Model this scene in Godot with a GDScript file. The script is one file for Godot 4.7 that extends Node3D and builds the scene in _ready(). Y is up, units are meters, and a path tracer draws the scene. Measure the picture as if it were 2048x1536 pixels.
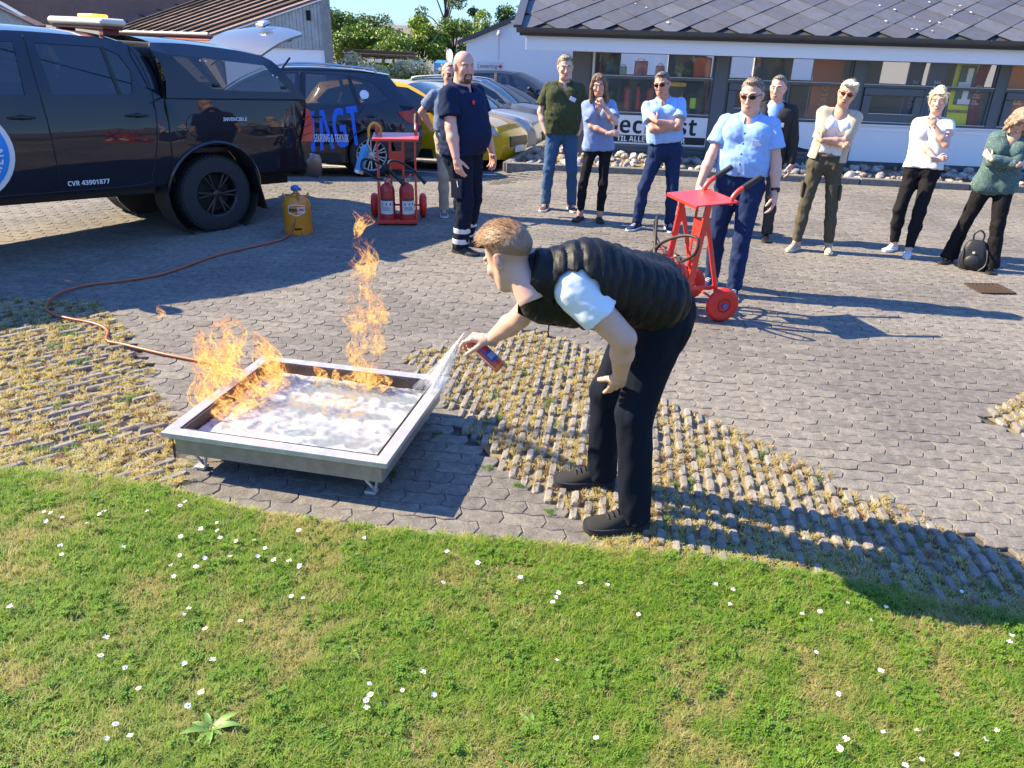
extends Node3D
# ---------------------------------------------------------------- helpers
var used := {}
var mats := {}
var waiting := []     # meshes whose distance fields are still to be meshed
var rng := RandomNumberGenerator.new()

class MB:   # collects triangles for one mesh
	var V := PackedVector3Array()
	var N := PackedVector3Array()
	var C := PackedColorArray()
	var U := PackedVector2Array()
	var col := Color(1, 1, 1)
	var xf := Transform3D()
	var late := []
	func add(v: PackedVector3Array, idx: PackedInt32Array, crease := 35.0, out: Variant = null, uv: Variant = null) -> void:
		var nt := idx.size() / 3
		var fn := PackedVector3Array()
		fn.resize(nt)
		var vol := 0.0
		var cen := Vector3.ZERO
		for p in v: cen += p
		cen /= maxf(1.0, v.size())
		var sum := Vector3.ZERO
		for t in nt:
			var a := v[idx[t * 3]]
			var b := v[idx[t * 3 + 1]]
			var c := v[idx[t * 3 + 2]]
			var n := (c - a).cross(b - a)
			fn[t] = n
			sum += n
			vol += (a - cen).dot(n)
		var flip := vol < 0.0
		if out != null: flip = sum.dot(out) < 0.0
		if flip:
			for t in nt: fn[t] = -fn[t]
		var adj: Array = []
		if crease > 0.0:
			adj.resize(v.size())
			for i in v.size(): adj[i] = PackedInt32Array()
			for t in nt:
				for k in 3: adj[idx[t * 3 + k]].append(t)
		var lim := cos(deg_to_rad(crease))
		var xb := xf.basis.inverse().transposed()
		for t in nt:
			var me := fn[t].normalized()
			for k0 in 3:
				var k := k0
				if flip and k0 > 0: k = 3 - k0
				var i := idx[t * 3 + k]
				var n := me
				if crease > 0.0:
					n = Vector3.ZERO
					for o in adj[i]:
						if fn[o].normalized().dot(me) >= lim: n += fn[o]
					n = n.normalized()
				V.append(xf * v[i])
				N.append((xb * n).normalized())
				C.append(col)
				if uv != null: U.append(uv[i])
	func quad(a: Vector3, b: Vector3, c: Vector3, d: Vector3, out: Variant = null) -> void:
		add(PackedVector3Array([a, b, c, d]), PackedInt32Array([0, 1, 2, 0, 2, 3]), 0.0, Vector3.UP if out == null else out, PackedVector2Array([Vector2(0, 1), Vector2(1, 1), Vector2(1, 0), Vector2(0, 0)]) if U.size() == V.size() and uvq else null)
	var uvq := false
	func box(c: Vector3, s: Vector3, bev := 0.0, b := Basis()) -> void:
		var v := PackedVector3Array()
		var f := PackedInt32Array()
		var h := s * 0.5
		if bev <= 0.0:
			for i in 8: v.append(c + b * Vector3(h.x if i & 1 else -h.x, h.y if i & 2 else -h.y, h.z if i & 4 else -h.z))
			for q in [[0, 2, 3, 1], [4, 5, 7, 6], [0, 1, 5, 4], [2, 6, 7, 3], [0, 4, 6, 2], [1, 3, 7, 5]]:
				f.append_array([q[0], q[1], q[2], q[0], q[2], q[3]])
			add(v, f, 0.0)
			return
		bev = minf(bev, minf(h.x, minf(h.y, h.z)) * 0.9)
		for i in 8:
			var g := Vector3(1 if i & 1 else -1, 1 if i & 2 else -1, 1 if i & 4 else -1)
			for k in 3:
				var p := Vector3(g.x * (h.x - bev), g.y * (h.y - bev), g.z * (h.z - bev))
				p[k] = g[k] * h[k]
				v.append(c + b * p)
		for q in [[0, 2, 6, 4, 0], [1, 5, 7, 3, 0], [0, 4, 5, 1, 1], [2, 3, 7, 6, 1], [0, 1, 3, 2, 2], [4, 6, 7, 5, 2]]:
			f.append_array([q[0] * 3 + q[4], q[1] * 3 + q[4], q[2] * 3 + q[4], q[0] * 3 + q[4], q[2] * 3 + q[4], q[3] * 3 + q[4]])
		# edges: consistent orientation does not matter for shading here, faces are fixed one by one
		for e in [[0, 1, 1, 2], [2, 3, 1, 2], [4, 5, 1, 2], [6, 7, 1, 2], [0, 2, 0, 2], [1, 3, 0, 2], [4, 6, 0, 2], [5, 7, 0, 2], [0, 4, 0, 1], [1, 5, 0, 1], [2, 6, 0, 1], [3, 7, 0, 1]]:
			f.append_array([e[0] * 3 + e[2], e[1] * 3 + e[2], e[1] * 3 + e[3], e[0] * 3 + e[2], e[1] * 3 + e[3], e[0] * 3 + e[3]])
		for i in 8: f.append_array([i * 3, i * 3 + 1, i * 3 + 2])
		for t in f.size() / 3:   # outward winding per face (convex)
			var a := v[f[t * 3]]
			var n := (v[f[t * 3 + 2]] - a).cross(v[f[t * 3 + 1]] - a)
			if n.dot(a + v[f[t * 3 + 1]] + v[f[t * 3 + 2]] - c * 3.0) < 0.0:
				var k := f[t * 3 + 1]
				f[t * 3 + 1] = f[t * 3 + 2]
				f[t * 3 + 2] = k
		add(v, f, 50.0)
	func loft(rings: Array, closed := true, cap := true, crease := 40.0, out: Variant = null) -> void:
		var v := PackedVector3Array()
		var f := PackedInt32Array()
		var m: int = rings[0].size()
		for r in rings: v.append_array(r)
		var span := m if closed else m - 1
		for i in rings.size() - 1:
			for j in span:
				var a := i * m + j
				var b := i * m + (j + 1) % m
				f.append_array([a, b, b + m, a, b + m, a + m])
		if closed and cap:
			for e in 2:
				var base := 0 if e == 0 else (rings.size() - 1) * m
				var c := Vector3.ZERO
				for j in m: c += v[base + j]
				var ci := v.size()
				v.append(c / m)
				for j in m:
					if e == 0: f.append_array([base + (j + 1) % m, base + j, ci])
					else: f.append_array([base + j, base + (j + 1) % m, ci])
		add(v, f, crease, out)
	func tube(pts: PackedVector3Array, r: Variant, n := 8, cap := true, crease := 50.0) -> void:
		var rings := []
		var up := Vector3.UP
		var d0 := (pts[1] - pts[0]).normalized()
		if absf(d0.dot(up)) > 0.9: up = Vector3.RIGHT
		var side := d0.cross(up).normalized()
		for i in pts.size():
			var d := (pts[mini(i + 1, pts.size() - 1)] - pts[maxi(i - 1, 0)]).normalized()
			side = (side - d * side.dot(d)).normalized()
			var o := d.cross(side)
			var ring := PackedVector3Array()
			var rr: float = r if (r is float or r is int) else r[i]
			for k in n: ring.append(pts[i] + (side * cos(TAU * k / n) + o * sin(TAU * k / n)) * rr)
			rings.append(ring)
		loft(rings, true, cap, crease)
	func rod(a: Vector3, b: Vector3, r: float, n := 8) -> void:
		tube(PackedVector3Array([a, b]), r, n)
	func bar(a: Vector3, b: Vector3, w: float, t: float, side: Vector3, bev := 0.003) -> void:
		var d := b - a
		var y := d.normalized()
		var x := (side - y * side.dot(y)).normalized()
		box((a + b) * 0.5, Vector3(w, d.length(), t), bev, Basis(x, y, x.cross(y)))
	func lathe(prof: Array, n := 16, at := Transform3D(), cap := true, crease := 40.0) -> void:
		var rings := []
		for p in prof:
			var ring := PackedVector3Array()
			for k in n: ring.append(at * Vector3(p[0] * cos(TAU * k / n), p[1], p[0] * sin(TAU * k / n)))
			rings.append(ring)
		loft(rings, true, cap, crease)
	func ell(c: Vector3, r: Vector3, b := Basis(), nu := 10, nv := 7) -> void:
		var rings := []
		for i in nv + 1:
			var a := PI * (clampf(i, 0.03, nv - 0.03) / nv) - PI / 2
			var ring := PackedVector3Array()
			for k in nu: ring.append(c + b * Vector3(r.x * cos(a) * cos(TAU * k / nu), r.y * sin(a), r.z * cos(a) * sin(TAU * k / nu)))
			rings.append(ring)
		loft(rings, true, true, 80.0)
	func prism(poly: PackedVector2Array, d: float, at := Transform3D(), crease := 30.0) -> void:   # poly in xy, from z=0 to z=d
		var tri := Geometry2D.triangulate_polygon(poly)
		var v := PackedVector3Array()
		var f := PackedInt32Array()
		var m := poly.size()
		for k in 2:
			for p in poly: v.append(at * Vector3(p.x, p.y, d * k))
		for t in tri.size() / 3:
			f.append_array([tri[t * 3], tri[t * 3 + 1], tri[t * 3 + 2]])
			f.append_array([tri[t * 3 + 1] + m, tri[t * 3] + m, tri[t * 3 + 2] + m])
		var ccw := not Geometry2D.is_polygon_clockwise(poly)
		var tccw := true
		if tri.size() >= 3: tccw = (poly[tri[1]] - poly[tri[0]]).cross(poly[tri[2]] - poly[tri[0]]) > 0.0
		for i in m:
			var j := (i + 1) % m
			if ccw == tccw: f.append_array([j, i, i + m, j, i + m, j + m])
			else: f.append_array([i, j, j + m, i, j + m, i + m])
		add(v, f, crease)
	# a curved panel: outline (with holes) in xy, w(x, y) gives z; side = +1 or -1 mirrors it
	func panel(poly: PackedVector2Array, holes: Array, step: float, w: Callable, side: float, crease := 30.0) -> void:
		var pts := PackedVector2Array()
		for loop in [poly] + holes:
			for i in loop.size():
				var a: Vector2 = loop[i]
				var b: Vector2 = loop[(i + 1) % loop.size()]
				var k := maxi(1, int(ceil(a.distance_to(b) / step)))
				for j in k: pts.append(a.lerp(b, float(j) / k))
		var lo := poly[0]
		var hi := poly[0]
		for p in poly:
			lo = lo.min(p)
			hi = hi.max(p)
		var nb := pts.size()
		var x := lo.x + step * 0.5
		while x < hi.x:
			var y := lo.y + step * 0.43
			while y < hi.y:
				var p := Vector2(x + sin(y * 91.0) * step * 0.1, y + cos(x * 77.0) * step * 0.1)
				var ok := Geometry2D.is_point_in_polygon(p, poly)
				for h in holes:
					if ok and Geometry2D.is_point_in_polygon(p, h): ok = false
				if ok:
					for i in nb:
						if pts[i].distance_squared_to(p) < step * step * 0.3:
							ok = false
							break
				if ok: pts.append(p)
				y += step
			x += step
		var tri := Geometry2D.triangulate_delaunay(pts)
		var f := PackedInt32Array()
		for t in tri.size() / 3:
			var c := (pts[tri[t * 3]] + pts[tri[t * 3 + 1]] + pts[tri[t * 3 + 2]]) / 3.0
			if not Geometry2D.is_point_in_polygon(c, poly): continue
			var ok := true
			for h in holes:
				if Geometry2D.is_point_in_polygon(c, h): ok = false
			if absf((pts[tri[t * 3 + 1]] - pts[tri[t * 3]]).cross(pts[tri[t * 3 + 2]] - pts[tri[t * 3]])) < 1e-7: ok = false
			if ok:
				var a := tri[t * 3]
				var b := tri[t * 3 + 1]
				if (pts[b] - pts[a]).cross(pts[tri[t * 3 + 2]] - pts[a]) > 0.0: f.append_array([a, b, tri[t * 3 + 2]])
				else: f.append_array([b, a, tri[t * 3 + 2]])
		var v := PackedVector3Array()
		for p in pts: v.append(Vector3(p.x, p.y, side * w.call(p.x, p.y)))
		add(v, f, crease, Vector3(0, 0, side))
	func mesh() -> ArrayMesh:
		for q in late:
			V.append_array(q.V)
			N.append_array(q.N)
			C.append_array(q.C)
		late = []
		var a := []
		a.resize(Mesh.ARRAY_MAX)
		a[Mesh.ARRAY_VERTEX] = V
		a[Mesh.ARRAY_NORMAL] = N
		a[Mesh.ARRAY_COLOR] = C
		if U.size() == V.size(): a[Mesh.ARRAY_TEX_UV] = U
		var m := ArrayMesh.new()
		m.add_surface_from_arrays(Mesh.PRIMITIVE_TRIANGLES, a)
		return m

func numbered(n: String) -> String:
	if not used.has(n):
		used[n] = 0
		return n
	used[n] += 1
	return "%s_%03d" % [n, used[n]]

func thing(called: String, label: String, category: String, at := Vector3.ZERO, turn := 0.0, group := "") -> Node3D:
	var o := Node3D.new()
	o.name = numbered(called)
	add_child(o, true)
	o.position = at
	o.rotation.y = turn
	o.set_meta("label", label)
	o.set_meta("category", category)
	if group != "": o.set_meta("group", group)
	return o

func structure(called: String) -> Node3D:
	var o := Node3D.new()
	o.name = numbered(called)
	add_child(o, true)
	o.set_meta("kind", "structure")
	return o

func obj(called: String, mb: Variant, m: Material, parent: Node = null, xf := Transform3D()) -> MeshInstance3D:
	var o := MeshInstance3D.new()
	if mb is MB and not mb.late.is_empty(): waiting.append([o, mb])
	else: o.mesh = mb.mesh() if mb is MB else mb
	o.material_override = m
	o.transform = xf
	if parent == null:
		o.name = numbered(called)
		add_child(o, true)
	else:
		var k := 0
		var n := called
		while parent.has_node(NodePath(n)):
			k += 1
			n = "%s_%03d" % [called, k]
		o.name = n
		parent.add_child(o, true)
	return o

func piece(called: String, k: int, m: Mesh, mat: Material, parent: Node, xf: Transform3D) -> void:   # one of many alike pieces, numbered by the caller
	var o := MeshInstance3D.new()
	o.mesh = m
	o.material_override = mat
	o.transform = xf
	o.name = called if k == 0 else "%s_%03d" % [called, k]
	parent.add_child(o)

func tag(o: Node, label: String, category: String, group := "") -> Node:
	o.set_meta("label", label)
	o.set_meta("category", category)
	if group != "": o.set_meta("group", group)
	return o

func kind(o: Node, k: String) -> Node:
	o.set_meta("kind", k)
	return o

func mat(key: String, c: Color, rough := 0.6, metal := 0.0, extra := {}) -> StandardMaterial3D:   # c is sRGB
	if mats.has(key): return mats[key]
	var m := StandardMaterial3D.new()
	m.resource_name = key
	m.albedo_color = c
	m.roughness = rough
	m.metallic = metal
	for k in extra: m.set(k, extra[k])
	mats[key] = m
	return m

func lin(r: float, g: float, b: float) -> Color: return Color(r, g, b).linear_to_srgb()
func hexl(h: String) -> Color: return Color(h).srgb_to_linear()   # for vertex colours

func vcol(key: String, rough := 0.6, metal := 0.0, extra := {}) -> StandardMaterial3D:
	var e := extra.duplicate()
	e["vertex_color_use_as_albedo"] = true
	return mat(key, Color(1, 1, 1), rough, metal, e)

func noise(seed_: int, freq: float, oct := 4, type := FastNoiseLite.TYPE_SIMPLEX_SMOOTH) -> FastNoiseLite:
	var n := FastNoiseLite.new()
	n.seed = seed_
	n.frequency = freq
	n.noise_type = type
	n.fractal_octaves = oct
	return n

# a tiling grey texture: mean 1, spread given by lo..hi (sRGB greys), several noises mixed
func grain(seed_: int, size: int, lo: Color, hi: Color, freqs: Array, weights: Array, contrast := 1.0, specks := 0.0) -> ImageTexture:
	var ims := []
	for k in freqs.size():
		var n := noise(seed_ + k, freqs[k], 3)
		ims.append(n.get_seamless_image(size, size).get_data())
	var out := PackedByteArray()
	out.resize(size * size * 3)
	var r := RandomNumberGenerator.new()
	r.seed = seed_
	for i in size * size:
		var t := 0.0
		for k in freqs.size(): t += weights[k] * (ims[k][i] / 255.0 - 0.5)
		t = clampf(0.5 + t * contrast + (r.randf() - 0.5) * specks, 0.0, 1.0)
		out[i * 3] = int(lerpf(lo.r, hi.r, t) * 255.0)
		out[i * 3 + 1] = int(lerpf(lo.g, hi.g, t) * 255.0)
		out[i * 3 + 2] = int(lerpf(lo.b, hi.b, t) * 255.0)
	var im := Image.create_from_data(size, size, false, Image.FORMAT_RGB8, out)
	return ImageTexture.create_from_image(im)

func bumps(seed_: int, size: int, freq: float, oct: int, strength: float) -> ImageTexture:
	var im := noise(seed_, freq, oct).get_seamless_image(size, size)
	im.convert(Image.FORMAT_RGBA8)
	im.bump_map_to_normal_map(strength)
	return ImageTexture.create_from_image(im)

func tri(m: StandardMaterial3D, scale: float) -> StandardMaterial3D:
	m.uv1_triplanar = true
	m.uv1_world_triplanar = true
	m.uv1_scale = Vector3.ONE * scale
	return m

func text_mesh(t: String, h: float, depth := 0.004, bold := false, font := "Droid Sans") -> TextMesh:
	var f := SystemFont.new()
	f.font_names = PackedStringArray([font])
	if bold: f.font_weight = 700
	var m := TextMesh.new()
	m.text = t
	m.font = f
	m.font_size = 48
	m.pixel_size = h / 48.0
	m.depth = depth
	m.curve_step = 2.0
	return m

func smooth(pts: Array, per := 6) -> PackedVector3Array:   # Catmull-Rom
	var o := PackedVector3Array()
	for i in pts.size() - 1:
		var p0: Vector3 = pts[maxi(i - 1, 0)]
		var p3: Vector3 = pts[mini(i + 2, pts.size() - 1)]
		for k in per: o.append((pts[i] as Vector3).cubic_interpolate(pts[i + 1], p0, p3, float(k) / per))
	o.append(pts[-1])
	return o

func smooth2(pts: Array, per := 4) -> PackedVector2Array:
	var o := PackedVector2Array()
	for i in pts.size() - 1:
		var p0: Vector2 = pts[maxi(i - 1, 0)]
		var p3: Vector2 = pts[mini(i + 2, pts.size() - 1)]
		for k in per: o.append((pts[i] as Vector2).cubic_interpolate(pts[i + 1], p0, p3, float(k) / per))
	o.append(pts[-1])
	return o

func _ready() -> void:
	rng.seed = 7
	# ---- camera, sky, sun, exposure
	var cam := Camera3D.new()
	cam.name = "camera"
	var th := 0.43642
	var rl := deg_to_rad(1.6)
	cam.fov = 52.72
	cam.near = 0.05
	cam.far = 900.0
	cam.basis = Basis(Vector3.RIGHT, -th) * Basis(Vector3.BACK, rl)
	cam.position = Vector3(0, 2.2, 0)
	add_child(cam)
	var env := Environment.new()
	env.background_mode = Environment.BG_SKY
	var sm := ProceduralSkyMaterial.new()
	sm.sky_top_color = Color(0.30, 0.46, 0.74)
	sm.sky_horizon_color = Color(0.52, 0.66, 0.74)
	sm.sky_curve = 0.14
	sm.ground_bottom_color = Color(0.25, 0.26, 0.22)
	sm.ground_horizon_color = Color(0.55, 0.62, 0.62)
	sm.sky_energy_multiplier = 1.0
	sm.sun_angle_max = 12.0
	var sky := Sky.new()
	sky.sky_material = sm
	env.sky = sky
	env.tonemap_mode = Environment.TONE_MAPPER_LINEAR
	env.tonemap_exposure = 3.0
	env.sdfgi_enabled = true
	env.ssao_enabled = true
	env.ssil_enabled = true
	var we := WorldEnvironment.new()
	we.name = "world_environment"
	we.environment = env
	add_child(we)
	var sun := DirectionalLight3D.new()
	sun.name = "sun"
	sun.light_color = Color(1.0, 0.93, 0.80)
	sun.light_energy = 1.6
	sun.light_angular_distance = 0.5
	sun.shadow_enabled = true
	add_child(sun)
	sun.look_at_from_position(Vector3.ZERO, Vector3(1.32, -1.0, 0.29), Vector3.UP)
	var t0 := Time.get_ticks_msec()
	build_setting()
	build_background()
	build_shop()
	build_vehicles()
	build_props()
	build_people()
	build_fire()
	build_plants()
	print("built in ", Time.get_ticks_msec() - t0, " ms")

# ---------------------------------------------------------------- the setting
var LAWN_EDGE := PackedVector2Array([Vector2(-9, -3.9), Vector2(-4.2, -3.5), Vector2(-2.65, -3.42), Vector2(-2.26, -3.42), Vector2(-1.66, -3.28), Vector2(-1.25, -3.13), Vector2(-0.75, -3.03), Vector2(0.02, -2.95), Vector2(0.31, -2.92), Vector2(0.88, -2.87), Vector2(1.51, -2.74), Vector2(2.18, -2.50), Vector2(3.2, -2.15), Vector2(9, -0.6)])
var LAWN := PackedVector2Array()
var BAY_L := PackedVector2Array([Vector2(-9, -6.5), Vector2(-4.3, -6.2), Vector2(-3.36, -6.04), Vector2(-2.9, -5.35), Vector2(-2.42, -4.62), Vector2(-2.05, -4.1), Vector2(-1.72, -3.4), Vector2(-1.7, -3.2), Vector2(-9, -3.4)])
var BAY_R := PackedVector2Array([Vector2(0.13, -5.74), Vector2(0.61, -5.36), Vector2(1.03, -4.54), Vector2(1.42, -4.03), Vector2(1.81, -3.51), Vector2(2.28, -3.01), Vector2(3.0, -2.5), Vector2(3.0, -2.0), Vector2(0.45, -2.7), Vector2(0.39, -3.0), Vector2(0.18, -3.33), Vector2(-0.05, -3.66), Vector2(-0.46, -4.44), Vector2(-0.81, -5.11)])
var BAY_F := PackedVector2Array([Vector2(3.03, -4.45), Vector2(3.47, -4.85), Vector2(4.6, -5.2), Vector2(5.6, -4.2), Vector2(4.2, -3.2), Vector2(3.12, -4.1)])
var tex_stone: ImageTexture
var tex_soft: ImageTexture
var tex_nrm: ImageTexture

func inside(p: Vector2, poly: PackedVector2Array) -> bool: return Geometry2D.is_point_in_polygon(p, poly)

func ground_y(x: float, z: float) -> float:
	return maxf(-1.5, -0.08 * maxf(0.0, -z - 11.5)) * smoothstep(0.5, -0.7, x)

func gp(p: Vector2, up := 0.010) -> Vector3: return Vector3(p.x, ground_y(p.x, p.y) + up, p.y)

func sheet(poly: PackedVector2Array, y: float) -> MB:
	var mb := MB.new()
	var v := PackedVector3Array()
	for p in poly: v.append(Vector3(p.x, y, p.y))
	mb.add(v, Geometry2D.triangulate_polygon(poly), 0.0, Vector3.UP)
	return mb

func build_setting() -> void:
	LAWN = LAWN_EDGE.duplicate()
	LAWN.append_array([Vector2(9, 14), Vector2(-9, 14)])
	tex_stone = grain(11, 512, Color(0.56, 0.56, 0.56), Color(1, 1, 1), [0.012, 0.06, 0.25], [0.4, 0.45, 0.8], 1.2, 0.42)
	tex_soft = grain(23, 512, Color(0.84, 0.84, 0.84), Color(1, 1, 1), [0.006, 0.02, 0.08], [0.6, 0.5, 0.3], 1.2, 0.08)
	tex_nrm = bumps(31, 512, 0.11, 3, 2.2)
	# ground: one sheet to the horizon, dropping gently behind the car park
	var mb := MB.new()
	var v := PackedVector3Array()
	var f := PackedInt32Array()
	var xs := [-400.0, -120.0, -50.0, -25.0, -8.0, -0.7, -0.4, -0.1, 0.2, 0.5, 25.0, 50.0, 120.0, 400.0]
	var zs := [60.0, 14.0, 0.0, -11.5, -14.0, -21.0, -24.0, -27.0, -30.25, -36.0, -60.0, -120.0, -600.0]
	for z in zs:
		for x in xs: v.append(Vector3(x, ground_y(x, z) - 0.05, z))
	for i in zs.size() - 1:
		for j in xs.size() - 1:
			var a := i * xs.size() + j
			f.append_array([a, a + 1, a + xs.size() + 1, a, a + xs.size() + 1, a + xs.size()])
	mb.add(v, f, 180.0, Vector3.UP)
	var gm := tri(mat("ground_earth", lin(0.17, 0.15, 0.12), 0.95, 0.0, {"albedo_texture": tex_soft}), 0.3)
	kind(obj("ground", mb, gm), "structure")
	# car park of pale worn asphalt
	var am := tri(mat("asphalt_pale", lin(0.20, 0.19, 0.175), 0.92, 0.0, {"albedo_texture": tex_stone, "normal_enabled": true, "normal_texture": tex_nrm, "normal_scale": 0.6}), 1.1)
	mb = MB.new()
	v = PackedVector3Array()
	f = PackedInt32Array()
	var pz := [-12.95, -15.0, -21.0, -24.0, -27.0, -30.25]
	var px := [-26.0, -8.0, -0.7, -0.4, -0.1, 0.2, 0.5, 1.1]
	for z in pz:
		for x in px: v.append(Vector3(x, ground_y(x, z) + 0.004, z))
	for i in pz.size() - 1:
		for j in px.size() - 1:
			var a := i * px.size() + j
			f.append_array([a, a + 1, a + px.size() + 1, a, a + px.size() + 1, a + px.size()])
	mb.add(v, f, 180.0, Vector3.UP)
	kind(obj("car_park", mb, am), "structure")
	# painted bay lines
	var pm := tri(mat("road_paint", lin(0.62, 0.60, 0.55), 0.85, 0.0, {"albedo_texture": tex_soft}), 1.5)
	for l in [[Vector2(-4.5, -14.6), Vector2(-0.35, -13.1), 0.12], [Vector2(-4.6, -17.0), Vector2(0.1, -15.55), 0.12], [Vector2(-4.2, -19.4), Vector2(0.3, -18.0), 0.12], [Vector2(-3.8, -21.9), Vector2(0.4, -20.6), 0.12]]:
		mb = MB.new()
		var d: Vector2 = (l[1] - l[0]).normalized().orthogonal() * l[2] * 0.5
		for k in 8:
			var p0: Vector2 = l[0].lerp(l[1], k / 8.0)
			var p1: Vector2 = l[0].lerp(l[1], (k + 1) / 8.0)
			mb.quad(gp(p0 + d), gp(p1 + d), gp(p1 - d), gp(p0 - d))
		kind(obj("road_marking", mb, pm), "structure")
	build_pavers()
	for b in [["left", BAY_L, 0.86, 0.15, 0.042, 0.045], ["right", BAY_R, 0.13, 0.105, 0.038, 0.032], ["far", BAY_F, 0.13, 0.105, 0.038, 0.032]]:
		grass_bay(b[1], b[2], b[3], b[4], b[5])
	# lawn
	var lm := tri(mat("lawn_soil", lin(0.12, 0.14, 0.035), 1.0, 0.0, {"albedo_texture": tex_soft}), 2.0)
	var lawn := kind(obj("lawn", sheet(LAWN, 0.012), lm), "structure")
	build_kerb()

func build_pavers() -> void:
	var yard := structure("paved_yard")
	var ang := -0.1205
	var L := 0.21
	var W := 0.105
	var zig := 0.014
	var g := 0.0016
	var bx := Vector2(cos(-ang), sin(-ang))
	var bz := Vector2(-bx.y, bx.x)
	var base := MB.new()
	for q in [[-13.0, -0.7], [-0.7, 0.5], [0.5, 13.0]]:
		for w in [[0.5, -11.5], [-11.5, -13.05]]:
			base.quad(gp(Vector2(q[0], w[0]), -0.022), gp(Vector2(q[1], w[0]), -0.022), gp(Vector2(q[1], w[1]), -0.022), gp(Vector2(q[0], w[1]), -0.022))
	obj("joint_bed", base, tri(mat("joint_sand", lin(0.085, 0.075, 0.058), 1.0, 0.0, {"albedo_texture": tex_soft}), 2.0), yard)
	# paver outline: wavy long sides (same wave top and bottom), slanted short sides
	var outl := PackedVector2Array()
	for q in [Vector2(0, 0), Vector2(0.25, 1), Vector2(0.5, 0), Vector2(0.75, 1), Vector2(1, 0)]: outl.append(Vector2(q.x * L, q.y * zig))
	outl.append(Vector2(L + 0.02, W * 0.5))
	for q in [Vector2(1, 0), Vector2(0.75, 1), Vector2(0.5, 0), Vector2(0.25, 1), Vector2(0, 0)]: outl.append(Vector2(q.x * L, W + q.y * zig))
	outl.append(Vector2(0.02, W * 0.5))
	var off := Geometry2D.offset_polygon(outl, -g, Geometry2D.JOIN_MITER)
	var rim: PackedVector2Array = off[0]
	var inn: PackedVector2Array = Geometry2D.offset_polygon(outl, -g - 0.004, Geometry2D.JOIN_MITER)[0]
	var cen := Vector2(L * 0.5, W * 0.5)
	var tris := Geometry2D.triangulate_polygon(inn)
	var m := rim.size()
	var same := inn.size() == m
	if not same: inn = PackedVector2Array()
	if not same:
		for p in rim: inn.append(cen + (p - cen) * 0.95)
		tris = Geometry2D.triangulate_polygon(inn)
	# local mesh: inner top, bevel to rim, rim down
	var lv := PackedVector3Array()
	for p in inn: lv.append(Vector3(p.x - cen.x, 0.0, p.y - cen.y))
	for p in rim: lv.append(Vector3(p.x - cen.x, -0.003, p.y - cen.y))
	for p in rim: lv.append(Vector3(p.x - cen.x, -0.02, p.y - cen.y))
	var lf := PackedInt32Array(tris)
	for k in 2:
		for i in m:
			var j := (i + 1) % m
			lf.append_array([k * m + i, k * m + j, k * m + m + j, k * m + i, k * m + m + j, k * m + m + i])
	var one := MB.new()
	one.add(lv, lf, 20.0, Vector3.UP)
	# fix side winding by recomputing normals from local geometry: top faces up, sides outwards
	var shared := one.mesh()
	var sp := one.V
	var sn := one.N
	for t in sp.size() / 3:
		var c := (sp[t * 3] + sp[t * 3 + 1] + sp[t * 3 + 2]) / 3.0
		var n := (sp[t * 3 + 2] - sp[t * 3]).cross(sp[t * 3 + 1] - sp[t * 3])
		if n.dot(Vector3(c.x, 0.06, c.z)) < 0.0:
			var a := sp[t * 3 + 1]
			sp[t * 3 + 1] = sp[t * 3 + 2]
			sp[t * 3 + 2] = a
			n = -n
		for k in 3: sn[t * 3 + k] = n.normalized()
	one.V = sp
	one.N = sn
	shared = one.mesh()
	var tones := [lin(0.222, 0.200, 0.172), lin(0.246, 0.221, 0.188), lin(0.268, 0.240, 0.202), lin(0.285, 0.256, 0.215), lin(0.305, 0.272, 0.225)]
	var pm := []
	for k in tones.size(): pm.append(tri(mat("paver_%d" % k, tones[k], 0.9, 0.0, {"albedo_texture": tex_stone, "normal_enabled": true, "normal_texture": tex_nrm, "normal_scale": 0.9}), 1.7))
	var merged := {}
	for k in tones.size(): merged[k] = [PackedVector3Array(), PackedVector3Array()]
	var singles := 0
	var r := RandomNumberGenerator.new()
	r.seed = 99
	var list := []
	var stain := noise(44, 0.45, 3)
	for iz in range(-2, 125):
		for ix in range(-68, 68):
			var o := bx * ((ix + (0.5 if iz & 1 else 0.0)) * L) + bz * (-2.2 - iz * W)
			if o.y < -13.15 or absf(o.x) > 3.2 - o.y * 0.78 or o.x > 10.5: continue
			if inside(o, BAY_L) or inside(o, BAY_R) or inside(o, BAY_F) or inside(o + Vector2(0, -0.05), LAWN): continue
			list.append(o)
	list.sort_custom(func(a, b): return a.length_squared() < b.length_squared())
	for o in list:
		var b := Basis(Vector3(bx.x, r.randf_range(-0.012, 0.012), bx.y), Vector3.UP, Vector3(bz.x, r.randf_range(-0.02, 0.02), bz.y))
		var xf := Transform3D(b, Vector3(o.x, ground_y(o.x, o.y) + r.randf_range(-0.003, 0.001), o.y))
		var k := clampi(int((stain.get_noise_2d(o.x, o.y) * 1.1 + 0.5 + r.randf_range(-0.35, 0.35)) * tones.size()), 0, tones.size() - 1)
		var seen: bool = o.y < -2.3 and absf(o.x) < 1.0 - o.y * 0.62
		if seen and singles < 300:
			piece("paver", singles, shared, pm[k], yard, xf)
			singles += 1
		else:
			var mv: PackedVector3Array = merged[k][0]
			var mn: PackedVector3Array = merged[k][1]
			mv.append_array(xf * sp)
			mn.append_array(Transform3D(b, Vector3.ZERO) * sn)
			merged[k][0] = mv
			merged[k][1] = mn
	for k in tones.size():
		var mb := MB.new()
		mb.V = merged[k][0]
		mb.N = merged[k][1]
		mb.C.resize(mb.V.size())
		kind(obj("paving", mb, pm[k], yard), "stuff")
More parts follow.
